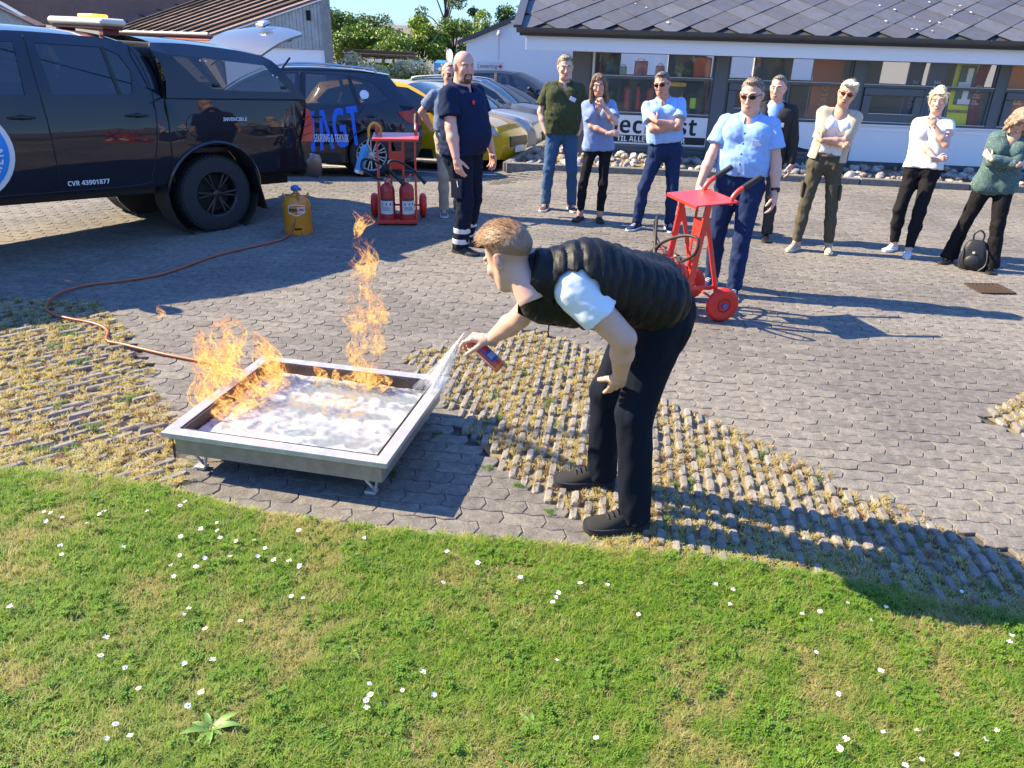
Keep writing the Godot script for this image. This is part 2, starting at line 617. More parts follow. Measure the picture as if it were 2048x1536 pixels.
	# drain grate set in the paving
	var dg := thing("drain_grate", "rusty rectangular iron drain grate set in the paving near the right edge", "drain grate", Vector3(4.55, 0.004, -7.17), 0.05)
	mb_drain(dg)

func mb_drain(dg: Node3D) -> void:
	var im := tri(mat("rust_iron", lin(0.10, 0.065, 0.045), 0.8, 0.4, {"albedo_texture": tex_stone}), 3.0)
	var mb := MB.new()
	for s in [-1, 1]:
		mb.box(Vector3(0.155 * s, 0, 0), Vector3(0.03, 0.02, 0.3), 0.003)
		mb.box(Vector3(0, 0, 0.14 * s), Vector3(0.28, 0.02, 0.03), 0.003)
	obj("frame", mb, im, dg)
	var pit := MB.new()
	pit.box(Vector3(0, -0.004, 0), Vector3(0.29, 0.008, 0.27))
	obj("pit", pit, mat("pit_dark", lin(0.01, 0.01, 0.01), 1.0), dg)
	for i in 7:
		mb = MB.new()
		mb.box(Vector3(-0.12 + i * 0.04, 0.005, 0), Vector3(0.018, 0.012, 0.25), 0.002)
		obj("bar", mb, im, dg)

var bay_gaps := []   # places where the dry grass grows

func grass_bay(poly: PackedVector2Array, ang: float, len_: float, wid: float, gap: float) -> void:
	var bay := structure("grass_paving")
	var soil := obj("soil", sheet(poly, -0.012), tri(mat("bay_soil", lin(0.24, 0.18, 0.09), 1.0, 0.0, {"albedo_texture": tex_soft}), 3.0), bay)
	var dl := Vector2(sin(ang), -cos(ang))
	var dw := Vector2(cos(ang), sin(ang))
	var cm := []
	for c in [lin(0.33, 0.295, 0.245), lin(0.29, 0.26, 0.215), lin(0.37, 0.33, 0.275)]:
		cm.append(tri(mat("rib_%.3f" % c.r, c, 0.92, 0.0, {"albedo_texture": tex_stone, "normal_enabled": true, "normal_texture": tex_nrm, "normal_scale": 1.0}), 2.3))
	var shapes := []
	var r := RandomNumberGenerator.new()
	r.seed = int(ang * 1000)
	for k in 4:
		var mb := MB.new()
		var rings := []
		for e in [[-0.03, 0.0], [0.018, 0.0], [0.026, 0.006], [0.026, 0.014]]:
			var ring := PackedVector3Array()
			var ins: float = e[1]
			var slope: float = 0.012 * (1.0 - (e[0] + 0.03) / 0.056)
			var hw: float = wid * 0.5 - ins + slope
			var hl: float = len_ * 0.5 - ins + slope
			for q in [Vector2(-1, -0.7), Vector2(-0.6, -1), Vector2(0.6, -1), Vector2(1, -0.7), Vector2(1, 0.7), Vector2(0.6, 1), Vector2(-0.6, 1), Vector2(-1, 0.7)]:
				ring.append(Vector3(q.x * hw + (r.randf() - 0.5) * 0.004, e[0] + (r.randf() - 0.5) * 0.003, q.y * hl + (r.randf() - 0.5) * 0.006))
			rings.append(ring)
		mb.loft(rings, true, true, 35.0)
		shapes.append(mb)
	var meshes := []
	for s in shapes: meshes.append(s.mesh())
	var spots := []
	var bw := wid + gap
	var bl := len_ + gap * 0.75
	for i in range(-150, 150):
		for j in range(-80, 80):
			var o := Vector2(0, -4.5) + dw * (i * bw) + dl * ((j + (0.5 if i & 1 else 0.0)) * bl)
			if not inside(o, poly) or inside(o, LAWN) : continue
			if absf(o.x) > 0.7 - o.y * 0.72: continue
			spots.append(o)
			bay_gaps.append([o + dw * bw * 0.5, dl, dw, len_, bw])
	spots.sort_custom(func(a, b): return a.length_squared() < b.length_squared())
	var n := 0
	var rest := {}
	for o in spots:
		var b := Basis(Vector3(dw.x, r.randf_range(-0.1, 0.1), dw.y), Vector3.UP, Vector3(-dl.x, r.randf_range(-0.05, 0.05), -dl.y))
		var xf := Transform3D(b, Vector3(o.x, -0.012 + r.randf_range(-0.012, 0.006), o.y))
		var k := r.randi() % 4
		var c := r.randi() % 3
		if n < 300:
			piece("grass_paver", n, meshes[k], cm[c], bay, xf)
			n += 1
		else:
			if not rest.has(c): rest[c] = MB.new()
			var q: MB = rest[c]
			q.V.append_array(xf * (shapes[k].V as PackedVector3Array))
			q.N.append_array(Transform3D(b, Vector3.ZERO) * (shapes[k].N as PackedVector3Array))
			q.C.append_array(shapes[k].C)
	for c in rest: kind(obj("paving_blocks", rest[c], cm[c], bay), "stuff")

func build_kerb() -> void:
	# kerb of concrete lengths before the shop, pebble bed behind it
	var km := tri(mat("kerb_concrete", lin(0.27, 0.255, 0.225), 0.9, 0.0, {"albedo_texture": tex_stone}), 1.2)
	var kerb := structure("kerb")
	var line := [Vector2(0.62, -16.2), Vector2(-0.2, -13.2), Vector2(3.8, -12.83), Vector2(7.9, -12.32), Vector2(11.5, -11.9)]
	var n := 0
	for i in line.size() - 1:
		var a: Vector2 = line[i]
		var b: Vector2 = line[i + 1]
		var k := int(a.distance_to(b) / 0.95) + 1
		for j in k:
			var p := a.lerp(b, float(j) / k)
			var q := a.lerp(b, float(j + 1) / k)
			var mb := MB.new()
			var c := (p + q) * 0.5
			var d := (q - p).normalized()
			mb.box(Vector3.ZERO, Vector3(p.distance_to(q) - 0.012, 0.16, 0.12), 0.015)
			piece("kerb_stone", n, mb.mesh(), km, kerb, Transform3D(Basis(Vector3(d.x, 0, d.y), Vector3.UP, Vector3(-d.y, 0, d.x)), Vector3(c.x, 0.02, c.y)))
			n += 1
	var bed := structure("pebble_bed")
	var poly := PackedVector2Array([Vector2(0.66, -16.1), Vector2(-0.14, -13.25), Vector2(3.8, -12.88), Vector2(7.9, -12.37), Vector2(11.5, -11.95), Vector2(11.5, -13.4), Vector2(8.8, -13.8), Vector2(1.2, -14.72), Vector2(1.1, -16.2)])
	obj("soil", sheet(poly, 0.012), mats["bay_soil"], bed)
	var r := RandomNumberGenerator.new()
	r.seed = 4
	var shapes := []
	for k in 7:
		var mb := MB.new()
		var sz := Vector3(1, r.randf_range(0.55, 0.8), r.randf_range(0.65, 0.95))
		var rings := []
		for i in 6:
			var a := PI * clampf(i, 0.04, 4.96) / 5.0 - PI / 2
			var ring := PackedVector3Array()
			for j in 8: ring.append(Vector3(cos(a) * cos(TAU * j / 8), sin(a), cos(a) * sin(TAU * j / 8)) * sz * r.randf_range(0.86, 1.1))
			rings.append(ring)
		mb.loft(rings, true, true, 45.0)
		shapes.append(mb)
	var meshes := []
	for s in shapes: meshes.append(s.mesh())
	var sm := []
	for c in [lin(0.42, 0.40, 0.37), lin(0.34, 0.31, 0.27), lin(0.5, 0.48, 0.45), lin(0.24, 0.23, 0.22), lin(0.38, 0.30, 0.24)]:
		sm.append(tri(mat("pebble_%.3f" % c.r, c, 0.75, 0.0, {"albedo_texture": tex_soft}), 4.0))
	var rest := {}
	n = 0
	for i in 1500:
		var o := Vector2(r.randf_range(-0.2, 10.0), r.randf_range(-16.1, -12.0))
		if not inside(o, poly): continue
		var s := r.randf_range(0.035, 0.085)
		var b := Basis.from_euler(Vector3(r.randf_range(-0.5, 0.5), r.randf() * TAU, r.randf_range(-0.5, 0.5))).scaled(Vector3.ONE * s)
		var xf := Transform3D(b, Vector3(o.x, 0.015 + s * r.randf_range(0.3, 0.9), o.y))
		var k := r.randi() % 7
		var c := r.randi() % 5
		if s > 0.062 and n < 300 and o.y > -15.2:
			piece("stone", n, meshes[k], sm[c], bed, xf)
			n += 1
		else:
			if not rest.has(c): rest[c] = MB.new()
			var q: MB = rest[c]
			q.V.append_array(xf * (shapes[k].V as PackedVector3Array))
			for nn in shapes[k].N: q.N.append((b * nn).normalized())
			q.C.append_array(shapes[k].C)
	for c in rest: kind(obj("pebbles", rest[c], sm[c], bed), "stuff")

# ---------------------------------------------------------------- far things: buildings, trees, hedge
func leaf_mesh(l: float, w: float) -> ArrayMesh:
	var mb := MB.new()
	mb.add(PackedVector3Array([Vector3(0, 0, 0), Vector3(w, 0.12 * l, l * 0.45), Vector3(0, 0, l), Vector3(-w, 0.12 * l, l * 0.45)]), PackedInt32Array([0, 1, 2, 0, 2, 3]), 0.0, Vector3.UP)
	return mb.mesh()

func leafy(called: String, parent: Node, lobes: Array, count: int, m: Mesh, mt: Material, cols: Array, r: RandomNumberGenerator, shell := 0.55) -> void:
	var xs := []
	var cs := []
	var tot := 0.0
	for l in lobes: tot += l[1] * l[1]
	for l in lobes:
		var n := int(count * l[1] * l[1] / tot)
		var tone: float = r.randf()
		for i in n:
			var d := Vector3(r.randfn(), r.randfn(), r.randfn()).normalized()
			var q: float = lerpf(shell, 1.05, sqrt(r.randf()))
			var p: Vector3 = l[0] + d * Vector3(l[1], l[1] * l[2], l[1]) * q
			var b := Basis.from_euler(Vector3(r.randf_range(-1.0, 1.0), r.randf() * TAU, r.randf_range(-0.6, 0.6)))
			xs.append(Transform3D(b.scaled(Vector3.ONE * r.randf_range(0.6, 1.3)), p))
			cs.append((cols[0] as Color).lerp(cols[1], clampf(tone * 0.6 + r.randf() * 0.5, 0, 1)))
	scatter(called, m, mt, xs, cs, parent)

func tree(label: String, at: Vector3, h: float, w: float, cols: Array, seed_: int, dens := 4600, airy := false) -> void:
	var r := RandomNumberGenerator.new()
	r.seed = seed_
	var t := thing("broadleaf_tree", label, "tree", at, 0.0, "trees behind the car park")
	var bark := tri(mat("bark", lin(0.10, 0.085, 0.065), 0.95, 0.0, {"albedo_texture": tex_stone}), 1.0)
	var mb := MB.new()
	var top := Vector3(r.randf_range(-0.2, 0.2), h * 0.8, 0)
	mb.tube(smooth([Vector3(0, -0.2, 0), Vector3(0.05, h * 0.25, 0.04), Vector3(-0.06, h * 0.5, 0), top], 3), [0.16, 0.15, 0.14, 0.13, 0.12, 0.11, 0.09, 0.07, 0.05, 0.03], 7)
	var lobes := []
	var n := 9 if not airy else 13
	for i in n:
		var a := TAU * i / n * 2.4 + r.randf()
		var q := r.randf_range(0.35, 1.0) if not airy else r.randf_range(0.3, 0.95)
		var rad := w * (0.30 + 0.55 * sin(PI * clampf(q, 0.12, 0.95)))
		var c := Vector3(cos(a) * rad * r.randf_range(0.4, 0.9), h * (0.15 + 0.78 * q), sin(a) * rad * r.randf_range(0.4, 0.9))
		lobes.append([c, w * r.randf_range(0.22, 0.42) * (0.72 if airy else 1.0), r.randf_range(0.7, 1.0)])
		mb.tube(smooth([Vector3(0, h * (0.15 + 0.4 * q), 0), c * Vector3(0.5, 0.92, 0.5), c], 3), [0.06, 0.055, 0.045, 0.035, 0.03, 0.025, 0.015], 5)
	obj("trunk", mb, bark, t)
	var lm := vcol("tree_leaf", 0.55, 0.0, {"backlight_enabled": true, "backlight": Color(0.5, 0.55, 0.3), "cull_mode": BaseMaterial3D.CULL_DISABLED})
	leafy("crown", t, lobes, dens, leaf_mesh(0.17, 0.06), lm, cols, r, 0.35)

func build_background() -> void:
	var white := mat("white_render", lin(0.86, 0.86, 0.86), 0.85)
	var trim := mat("dark_trim", lin(0.07, 0.08, 0.09), 0.55)
	# white gable building in the middle
	var t := thing("gable_building", "white rendered gable building with dark verge behind the parked cars", "building", Vector3(-1.76, -1.5, -27))
	var mb := MB.new()
	var wall := PackedVector2Array([Vector2(0, 0), Vector2(0, 3.1), Vector2(6.4, 5.76), Vector2(12.8, 3.1), Vector2(12.8, 0)])
	mb.prism(wall, 0.3, Transform3D(Basis(), Vector3(0, 0, -0.3)))
	obj("gable_wall", mb, white, t)
	mb = MB.new()
	mb.box(Vector3(0.15, 1.5, -6.3), Vector3(0.3, 3.0, 12))
	obj("side_wall", mb, white, t)
	for s in [[Vector3(-0.25, 3.02, 0), Vector3(6.4, 5.79, 0)], [Vector3(13.05, 3.02, 0), Vector3(6.4, 5.79, 0)]]:
		mb = MB.new()
		var d: Vector3 = s[1] - s[0]
		var up := Vector3(-d.y, d.x, 0).normalized()
		if up.y < 0: up = -up
		var ring := PackedVector3Array([s[0], s[1], s[1] + up * 0.12, s[0] + up * 0.12])
		var ring2 := PackedVector3Array()
		for p in ring: ring2.append(p + Vector3(0, 0, -12.5))
		var ring1 := PackedVector3Array()
		for p in ring: ring1.append(p + Vector3(0, 0, 0.14))
		mb.loft([ring1, ring2], true, true, 20.0)
		obj("roof", mb, trim, t)
	mb = MB.new()
	mb.box(Vector3(1.04, 3.42, 0.10), Vector3(0.1, 0.1, 0.2), 0.02)
	mb.ell(Vector3(1.04, 3.36, 0.2), Vector3(0.07, 0.07, 0.09))
	mb.rod(Vector3(1.04, 3.3, 0.012), Vector3(1.04, 2.6, 0.012), 0.008)
	obj("security_camera", mb, mat("pale_plastic", lin(0.55, 0.55, 0.55), 0.4), t)
	var sg := thing("direction_sign", "small wall sign with dark lettering and red arrow on the white gable", "sign", Vector3(-1.0, 0.9, -26.985))
	mb = MB.new()
	mb.box(Vector3.ZERO, Vector3(0.86, 0.26, 0.02), 0.004)
	obj("panel", mb, mat("sign_white", lin(0.72, 0.72, 0.72), 0.5), sg)
	obj("lettering", text_mesh("Levering", 0.17, 0.003), mat("black_print", lin(0.02, 0.02, 0.025), 0.6), sg, Transform3D(Basis(), Vector3(-0.08, -0.0, 0.012)))
	mb = MB.new()
	mb.prism(PackedVector2Array([Vector2(0, 0.03), Vector2(0.06, 0.03), Vector2(0.06, 0.07), Vector2(0.14, 0), Vector2(0.06, -0.07), Vector2(0.06, -0.03), Vector2(0, -0.03)]), 0.004, Transform3D(Basis(), Vector3(0.27, 0, 0.0105)))
	obj("arrow", mb, mat("arrow_red", lin(0.55, 0.02, 0.03), 0.5), sg)
	build_barn()
	# carport with slatted roof, blue trailer cover, round mirror on a post
	t = thing("carport", "low brown timber carport with pale slats behind the blossoming hedge", "carport", Vector3(-6.5, -1.5, -38))
	var wood := tri(mat("brown_wood", lin(0.12, 0.085, 0.06), 0.9, 0.0, {"albedo_texture": tex_soft}), 1.0)
	mb = MB.new()
	mb.bar(Vector3(-1.6, 2.25, 0.1), Vector3(1.75, 2.18, 0.1), 0.09, 0.3, Vector3.UP)
	mb.bar(Vector3(-1.3, 2.2, -1.8), Vector3(1.45, 2.2, -1.8), 0.09, 0.3, Vector3.UP)
	mb.bar(Vector3(-1.5, 2.28, 0.0), Vector3(1.7, 2.22, 0.0), 0.3, 0.05, Vector3.UP)
	obj("roof_beam", mb, wood, t)
	for x in [-1.4, 0.0, 1.5]:
		mb = MB.new()
		mb.bar(Vector3(x, 0, 0), Vector3(x, 2.2, 0), 0.12, 0.12, Vector3.RIGHT)
		obj("post", mb, wood, t)
	for i in 7:
		mb = MB.new()
		mb.box(Vector3(-1.3 + i * 0.45, 1.98, 0.15), Vector3(0.3, 0.16, 0.03), 0.01)
		obj("slat", mb, white, t)
	t = thing("blue_trailer", "bright blue covered trailer top showing beyond the hedge left of the white gable", "trailer", Vector3(-3.0, -1.5, -38))
	mb = MB.new()
	mb.loft([PackedVector3Array([Vector3(-0.9, 1.55, 0.6), Vector3(0.9, 1.5, 0.6), Vector3(0.9, 1.5, -0.6), Vector3(-0.9, 1.55, -0.6)]), PackedVector3Array([Vector3(-0.88, 1.98, 0.58), Vector3(0.88, 1.9, 0.58), Vector3(0.88, 1.9, -0.58), Vector3(-0.88, 1.98, -0.58)]), PackedVector3Array([Vector3(-0.8, 2.06, 0.4), Vector3(0.8, 1.98, 0.4), Vector3(0.8, 1.98, -0.4), Vector3(-0.8, 2.06, -0.4)])])
	obj("cover", mb, mat("blue_tarp", lin(0.05, 0.22, 0.55), 0.5), t)
	mb = MB.new()
	mb.box(Vector3(0, 1.2, 0), Vector3(1.7, 0.66, 1.1), 0.03)
	obj("body", mb, mat("grey_steel", lin(0.25, 0.25, 0.26), 0.5, 0.5), t)
	for s in [-1, 1]:
		mb = MB.new()
		mb.lathe([[0.3, -0.09], [0.38, -0.07], [0.38, 0.07], [0.3, 0.09]], 14, Transform3D(Basis(Vector3.RIGHT, PI / 2), Vector3(0, 0.38, 0.62 * s)))
		mb.box(Vector3(0, 0.65, 0.5 * s), Vector3(0.1, 0.5, 0.1))
		obj("wheel", mb, mat("tyre", lin(0.022, 0.022, 0.024), 0.85), t)
	t = thing("traffic_mirror", "round pale sign disc edge-on on a thin post before the trees", "sign", Vector3(-2.92, -1.5, -33))
	mb = MB.new()
	mb.rod(Vector3(0, 0, 0), Vector3(0, 2.75, 0), 0.03)
	obj("post", mb, mat("grey_steel", lin(0.25, 0.25, 0.26), 0.5, 0.5), t)
	mb = MB.new()
	mb.lathe([[0.0, -0.02], [0.24, -0.02], [0.26, 0.0], [0.24, 0.03], [0.0, 0.06]], 18, Transform3D(Basis(Vector3.UP, 1.2) * Basis(Vector3.RIGHT, PI / 2) , Vector3(0.11, 2.45, 0.05)))
	obj("disc", mb, mat("sign_white", lin(0.72, 0.72, 0.72), 0.5), t)
	# hedge in blossom
	var r := RandomNumberGenerator.new()
	r.seed = 77
	t = thing("hedge", "long hedge with cream blossom and yellow-green leaves behind the parked cars", "hedge", Vector3(-7, -1.5, -31))
	var stems := MB.new()
	var lob1 := []
	var lob2 := []
	for i in 46:
		var x := -7.5 + i * 0.285
		stems.tube(PackedVector3Array([Vector3(x, 0, 0), Vector3(x + r.randf_range(-0.2, 0.2), 1.8, r.randf_range(-0.2, 0.2))]), [0.03, 0.012], 5)
		var hh := 2.25 + 0.22 * sin(i * 0.9) + r.randf_range(-0.12, 0.18) - (0.25 if x > 1.0 else 0.0)
		lob1.append([Vector3(x, hh - 0.75, r.randf_range(-0.3, 0.3)), r.randf_range(0.45, 0.65), 1.3])
		lob2.append([Vector3(x + r.randf_range(-0.1, 0.1), hh - 0.12, r.randf_range(0.0, 0.4)), r.randf_range(0.2, 0.34), 1.0])
	obj("stems", stems, mats["bark"] if mats.has("bark") else wood, t)
	var lm := vcol("tree_leaf", 0.55, 0.0, {"backlight_enabled": true, "backlight": Color(0.5, 0.55, 0.3), "cull_mode": BaseMaterial3D.CULL_DISABLED})
	leafy("foliage", t, lob1, 9000, leaf_mesh(0.16, 0.06), lm, [Color(0.13, 0.20, 0.03), Color(0.26, 0.30, 0.07)], r)
	leafy("blossom", t, lob2, 7000, leaf_mesh(0.11, 0.05), lm, [Color(0.62, 0.58, 0.40), Color(0.78, 0.75, 0.60)], r)
	# trees
	var g1 := [Color(0.075, 0.14, 0.02), Color(0.18, 0.26, 0.035)]
	var g2 := [Color(0.12, 0.20, 0.02), Color(0.28, 0.36, 0.045)]
	var g3 := [Color(0.08, 0.12, 0.03), Color(0.16, 0.21, 0.06)]
	tree("bushy green tree at the corner of the corrugated gable wall", Vector3(-10.9, -1.5, -50), 4.1, 2.2, g1, 1)
	tree("taller loose-crowned tree second from the corrugated gable wall", Vector3(-8.8, -1.5, -52), 4.35, 2.0, g3, 2)
	tree("yellow-green tree left of the tall bare-stemmed tree, behind the carport", Vector3(-7.4, -1.5, -47), 3.4, 2.1, g2, 3)
	tree("dark round tree directly behind the brown carport", Vector3(-9.3, -1.5, -47), 3.3, 1.9, g1, 4)
	tree("bright lime tree at the foot of the tall airy tree", Vector3(-5.6, -1.5, -48), 3.7, 1.7, g2, 5)
	tree("tall airy tree with open crown reaching out of the frame", Vector3(-4.9, -1.5, -55), 7.6, 2.5, g3, 6, 3600, true)
	tree("mid-green tree behind the round sign disc", Vector3(-3.9, -1.5, -49), 3.75, 1.9, g1, 7)
	tree("pale green tree rising behind the left eave of the white gable", Vector3(-2.0, -1.5, -52), 4.3, 2.2, g2, 8)
	tree("small dark conical tree peeping above the white gable roof", Vector3(-3.0, -1.5, -56), 4.6, 1.2, g3, 9, 1600)
	tree("round green tree farthest right above the white gable roof", Vector3(-0.6, -1.5, -54), 4.5, 2.0, g1, 10)
	tree("low green tree filling the gap between carport and hedge", Vector3(-6.6, -1.5, -44), 2.7, 1.8, g1, 12)

func build_barn() -> void:
	var t := thing("brown_roofed_building", "building with brown battened metal roof, valley and pale corrugated gable at upper left", "building", Vector3(-10.05, -1.5, -28))
	var clad := tri(mat("cladding_pale", lin(0.46, 0.47, 0.45), 0.8, 0.0, {"albedo_texture": tex_soft}), 0.7)
	var white := mats["white_render"] as Material
	var roofm := tri(mat("roof_brown", lin(0.20, 0.125, 0.105), 0.7, 0.0, {"albedo_texture": tex_soft}), 0.4)
	var rib := mat("rib_brown", lin(0.035, 0.022, 0.02), 0.7)
	# gable: rake from the eave (0, 3.14) with the slope of the photograph
	var R := Vector3(3.23, 1.05, 0.0)
	var mb := MB.new()
	mb.box(Vector3(1.85, 1.35, -0.2), Vector3(3.5, 2.7, 0.3))
	obj("wall", mb, white, t)
	var k := 0
	for i in 30:   # vertical cladding boards of the gable
		var x := 0.05 + i * 0.118
		var y1: float = 3.1 + R.y / R.x * (x + 0.055)
		mb = MB.new()
		mb.box(Vector3(x + 0.055, (2.72 + y1) * 0.5, -0.02 + 0.012 * (i % 2)), Vector3(0.114, y1 - 2.72, 0.05), 0.008)
		obj("cladding_board", mb, clad, t)
	mb = MB.new()
	mb.box(Vector3(3.64, 2.4, 0.02), Vector3(0.24, 4.8, 0.24), 0.02)
	obj("corner_pilaster", mb, tri(mat("pilaster_grey", lin(0.30, 0.30, 0.29), 0.85, 0.0, {"albedo_texture": tex_soft}), 1.0), t)
	mb = MB.new()
	mb.box(Vector3(3.06, 3.74, 0.045), Vector3(0.14, 0.3, 0.03), 0.005)
	obj("vent", mb, mat("pit_dark", lin(0.01, 0.01, 0.01), 1.0), t)
	mb = MB.new()
	mb.bar(Vector3(-0.15, 3.06, 0.05), Vector3(-0.15, 3.06, 0.05) + R * 1.6, 0.12, 0.06, Vector3(0, 1, 0))
	obj("verge_trim", mb, white, t)
	# roof planes: E runs from the near eave corner to the valley foot
	var e0 := Vector3(-0.2, 3.1, 0.1)
	var e1 := Vector3(-7.71, 2.93, -8.0)
	var E := e1 - e0
	var len_r := 1.9
	mb = MB.new()
	var nrm := R.cross(E).normalized()
	if nrm.y < 0: nrm = -nrm
	var q := PackedVector3Array([e0, e0 + R * len_r, e1 + R * len_r + Vector3(1.0, 0, -0.6), e1])
	var q2 := PackedVector3Array()
	for p in q: q2.append(p - nrm * 0.12)
	mb.loft([q2, q], true, true, 10.0)
	obj("roof", mb, roofm, t)
	for i in 11:
		var f := 0.045 + i * 0.087
		mb = MB.new()
		mb.bar(e0 + E * f + nrm * 0.03 + R * 0.02, e0 + E * f + R * len_r + nrm * 0.03, 0.07, 0.08, E, 0.008)
		obj("roof_batten", mb, rib, t)
	mb = MB.new()
	mb.bar(e0 + Vector3(0, -0.16, 0), e1 + Vector3(0, -0.16, 0), 0.03, 0.22, nrm)
	obj("fascia", mb, mat("fascia_red", lin(0.22, 0.03, 0.035), 0.6), t)
	mb = MB.new()
	mb.tube(PackedVector3Array([e0 + Vector3(-0.05, 0.0, 0.06), e1 + Vector3(-0.05, 0.0, 0.06)]), 0.05, 8)
	obj("gutter", mb, mat("zinc_pale", lin(0.38, 0.38, 0.37), 0.5, 0.3), t)
	mb = MB.new()
	mb.bar(e0 + Vector3(0.35, -1.7, -0.3), e1 + Vector3(0.35, -1.7, -0.3), 0.2, 2.9, nrm.cross(E))
	obj("side_wall", mb, mat("wall_dark_brick", lin(0.16, 0.12, 0.10), 0.9), t)
	# second roof plane left of the valley, its battens run the other way
	var vt := e1 + R * len_r + Vector3(1.0, 0, -0.6)
	var S := Vector3(-5.4, 1.7, -0.5)
	q = PackedVector3Array([e1, vt, vt + S * 0.9, e1 + S * 1.2 + Vector3(-1, -1.3, 2)])
	mb = MB.new()
	var n2 := (vt - e1).cross(S).normalized()
	if n2.y < 0: n2 = -n2
	q2 = PackedVector3Array()
	for p in q: q2.append(p - n2 * 0.12)
	mb.loft([q2, q], true, true, 10.0)
	obj("roof", mb, roofm, t)
	for i in 9:
		var a := e1.lerp(vt, 0.05 + i * 0.11)
		mb = MB.new()
		mb.bar(a + n2 * 0.03, a + S * 0.95 + n2 * 0.03, 0.07, 0.08, (vt - e1), 0.008)
		obj("roof_batten", mb, rib, t)
	mb = MB.new()
	mb.bar(e1 + n2 * 0.02, vt + n2 * 0.02, 0.35, 0.03, S)
	obj("valley_flashing", mb, roofm, t)
	# the pale wing at the far left
	t = thing("pale_wing", "pale grey rendered wing with sloping roof edge at the far upper left corner", "building", Vector3(-20.3, -1.5, -33))
	mb = MB.new()
	mb.prism(PackedVector2Array([Vector2(-4, 0), Vector2(-4, 5.6), Vector2(0.2, 3.9), Vector2(1.55, 3.13), Vector2(1.55, 0)]), 0.4, Transform3D(Basis(), Vector3(0, 0, -0.2)))
	obj("wall", mb, clad, t)
	mb = MB.new()
	mb.bar(Vector3(1.65, 3.1, 0.1), Vector3(-4.0, 5.72, 0.1), 0.7, 0.08, Vector3(0, 0, 1))
	obj("verge", mb, roofm, t)

# ---------------------------------------------------------------- the shop
var shop_xf := Transform3D(Basis(Vector3(0.99274, 0, 0.12025), Vector3.UP, Vector3(-0.12025, 0, 0.99274)), Vector3(1.182, 0, -14.746))

func shop_thing(called: String, label: String, category: String, p: Vector3, group := "") -> Node3D:
	var t := thing(called, label, category, Vector3.ZERO, 0.0, group)
	t.transform = shop_xf * Transform3D(Basis(), p)
	return t

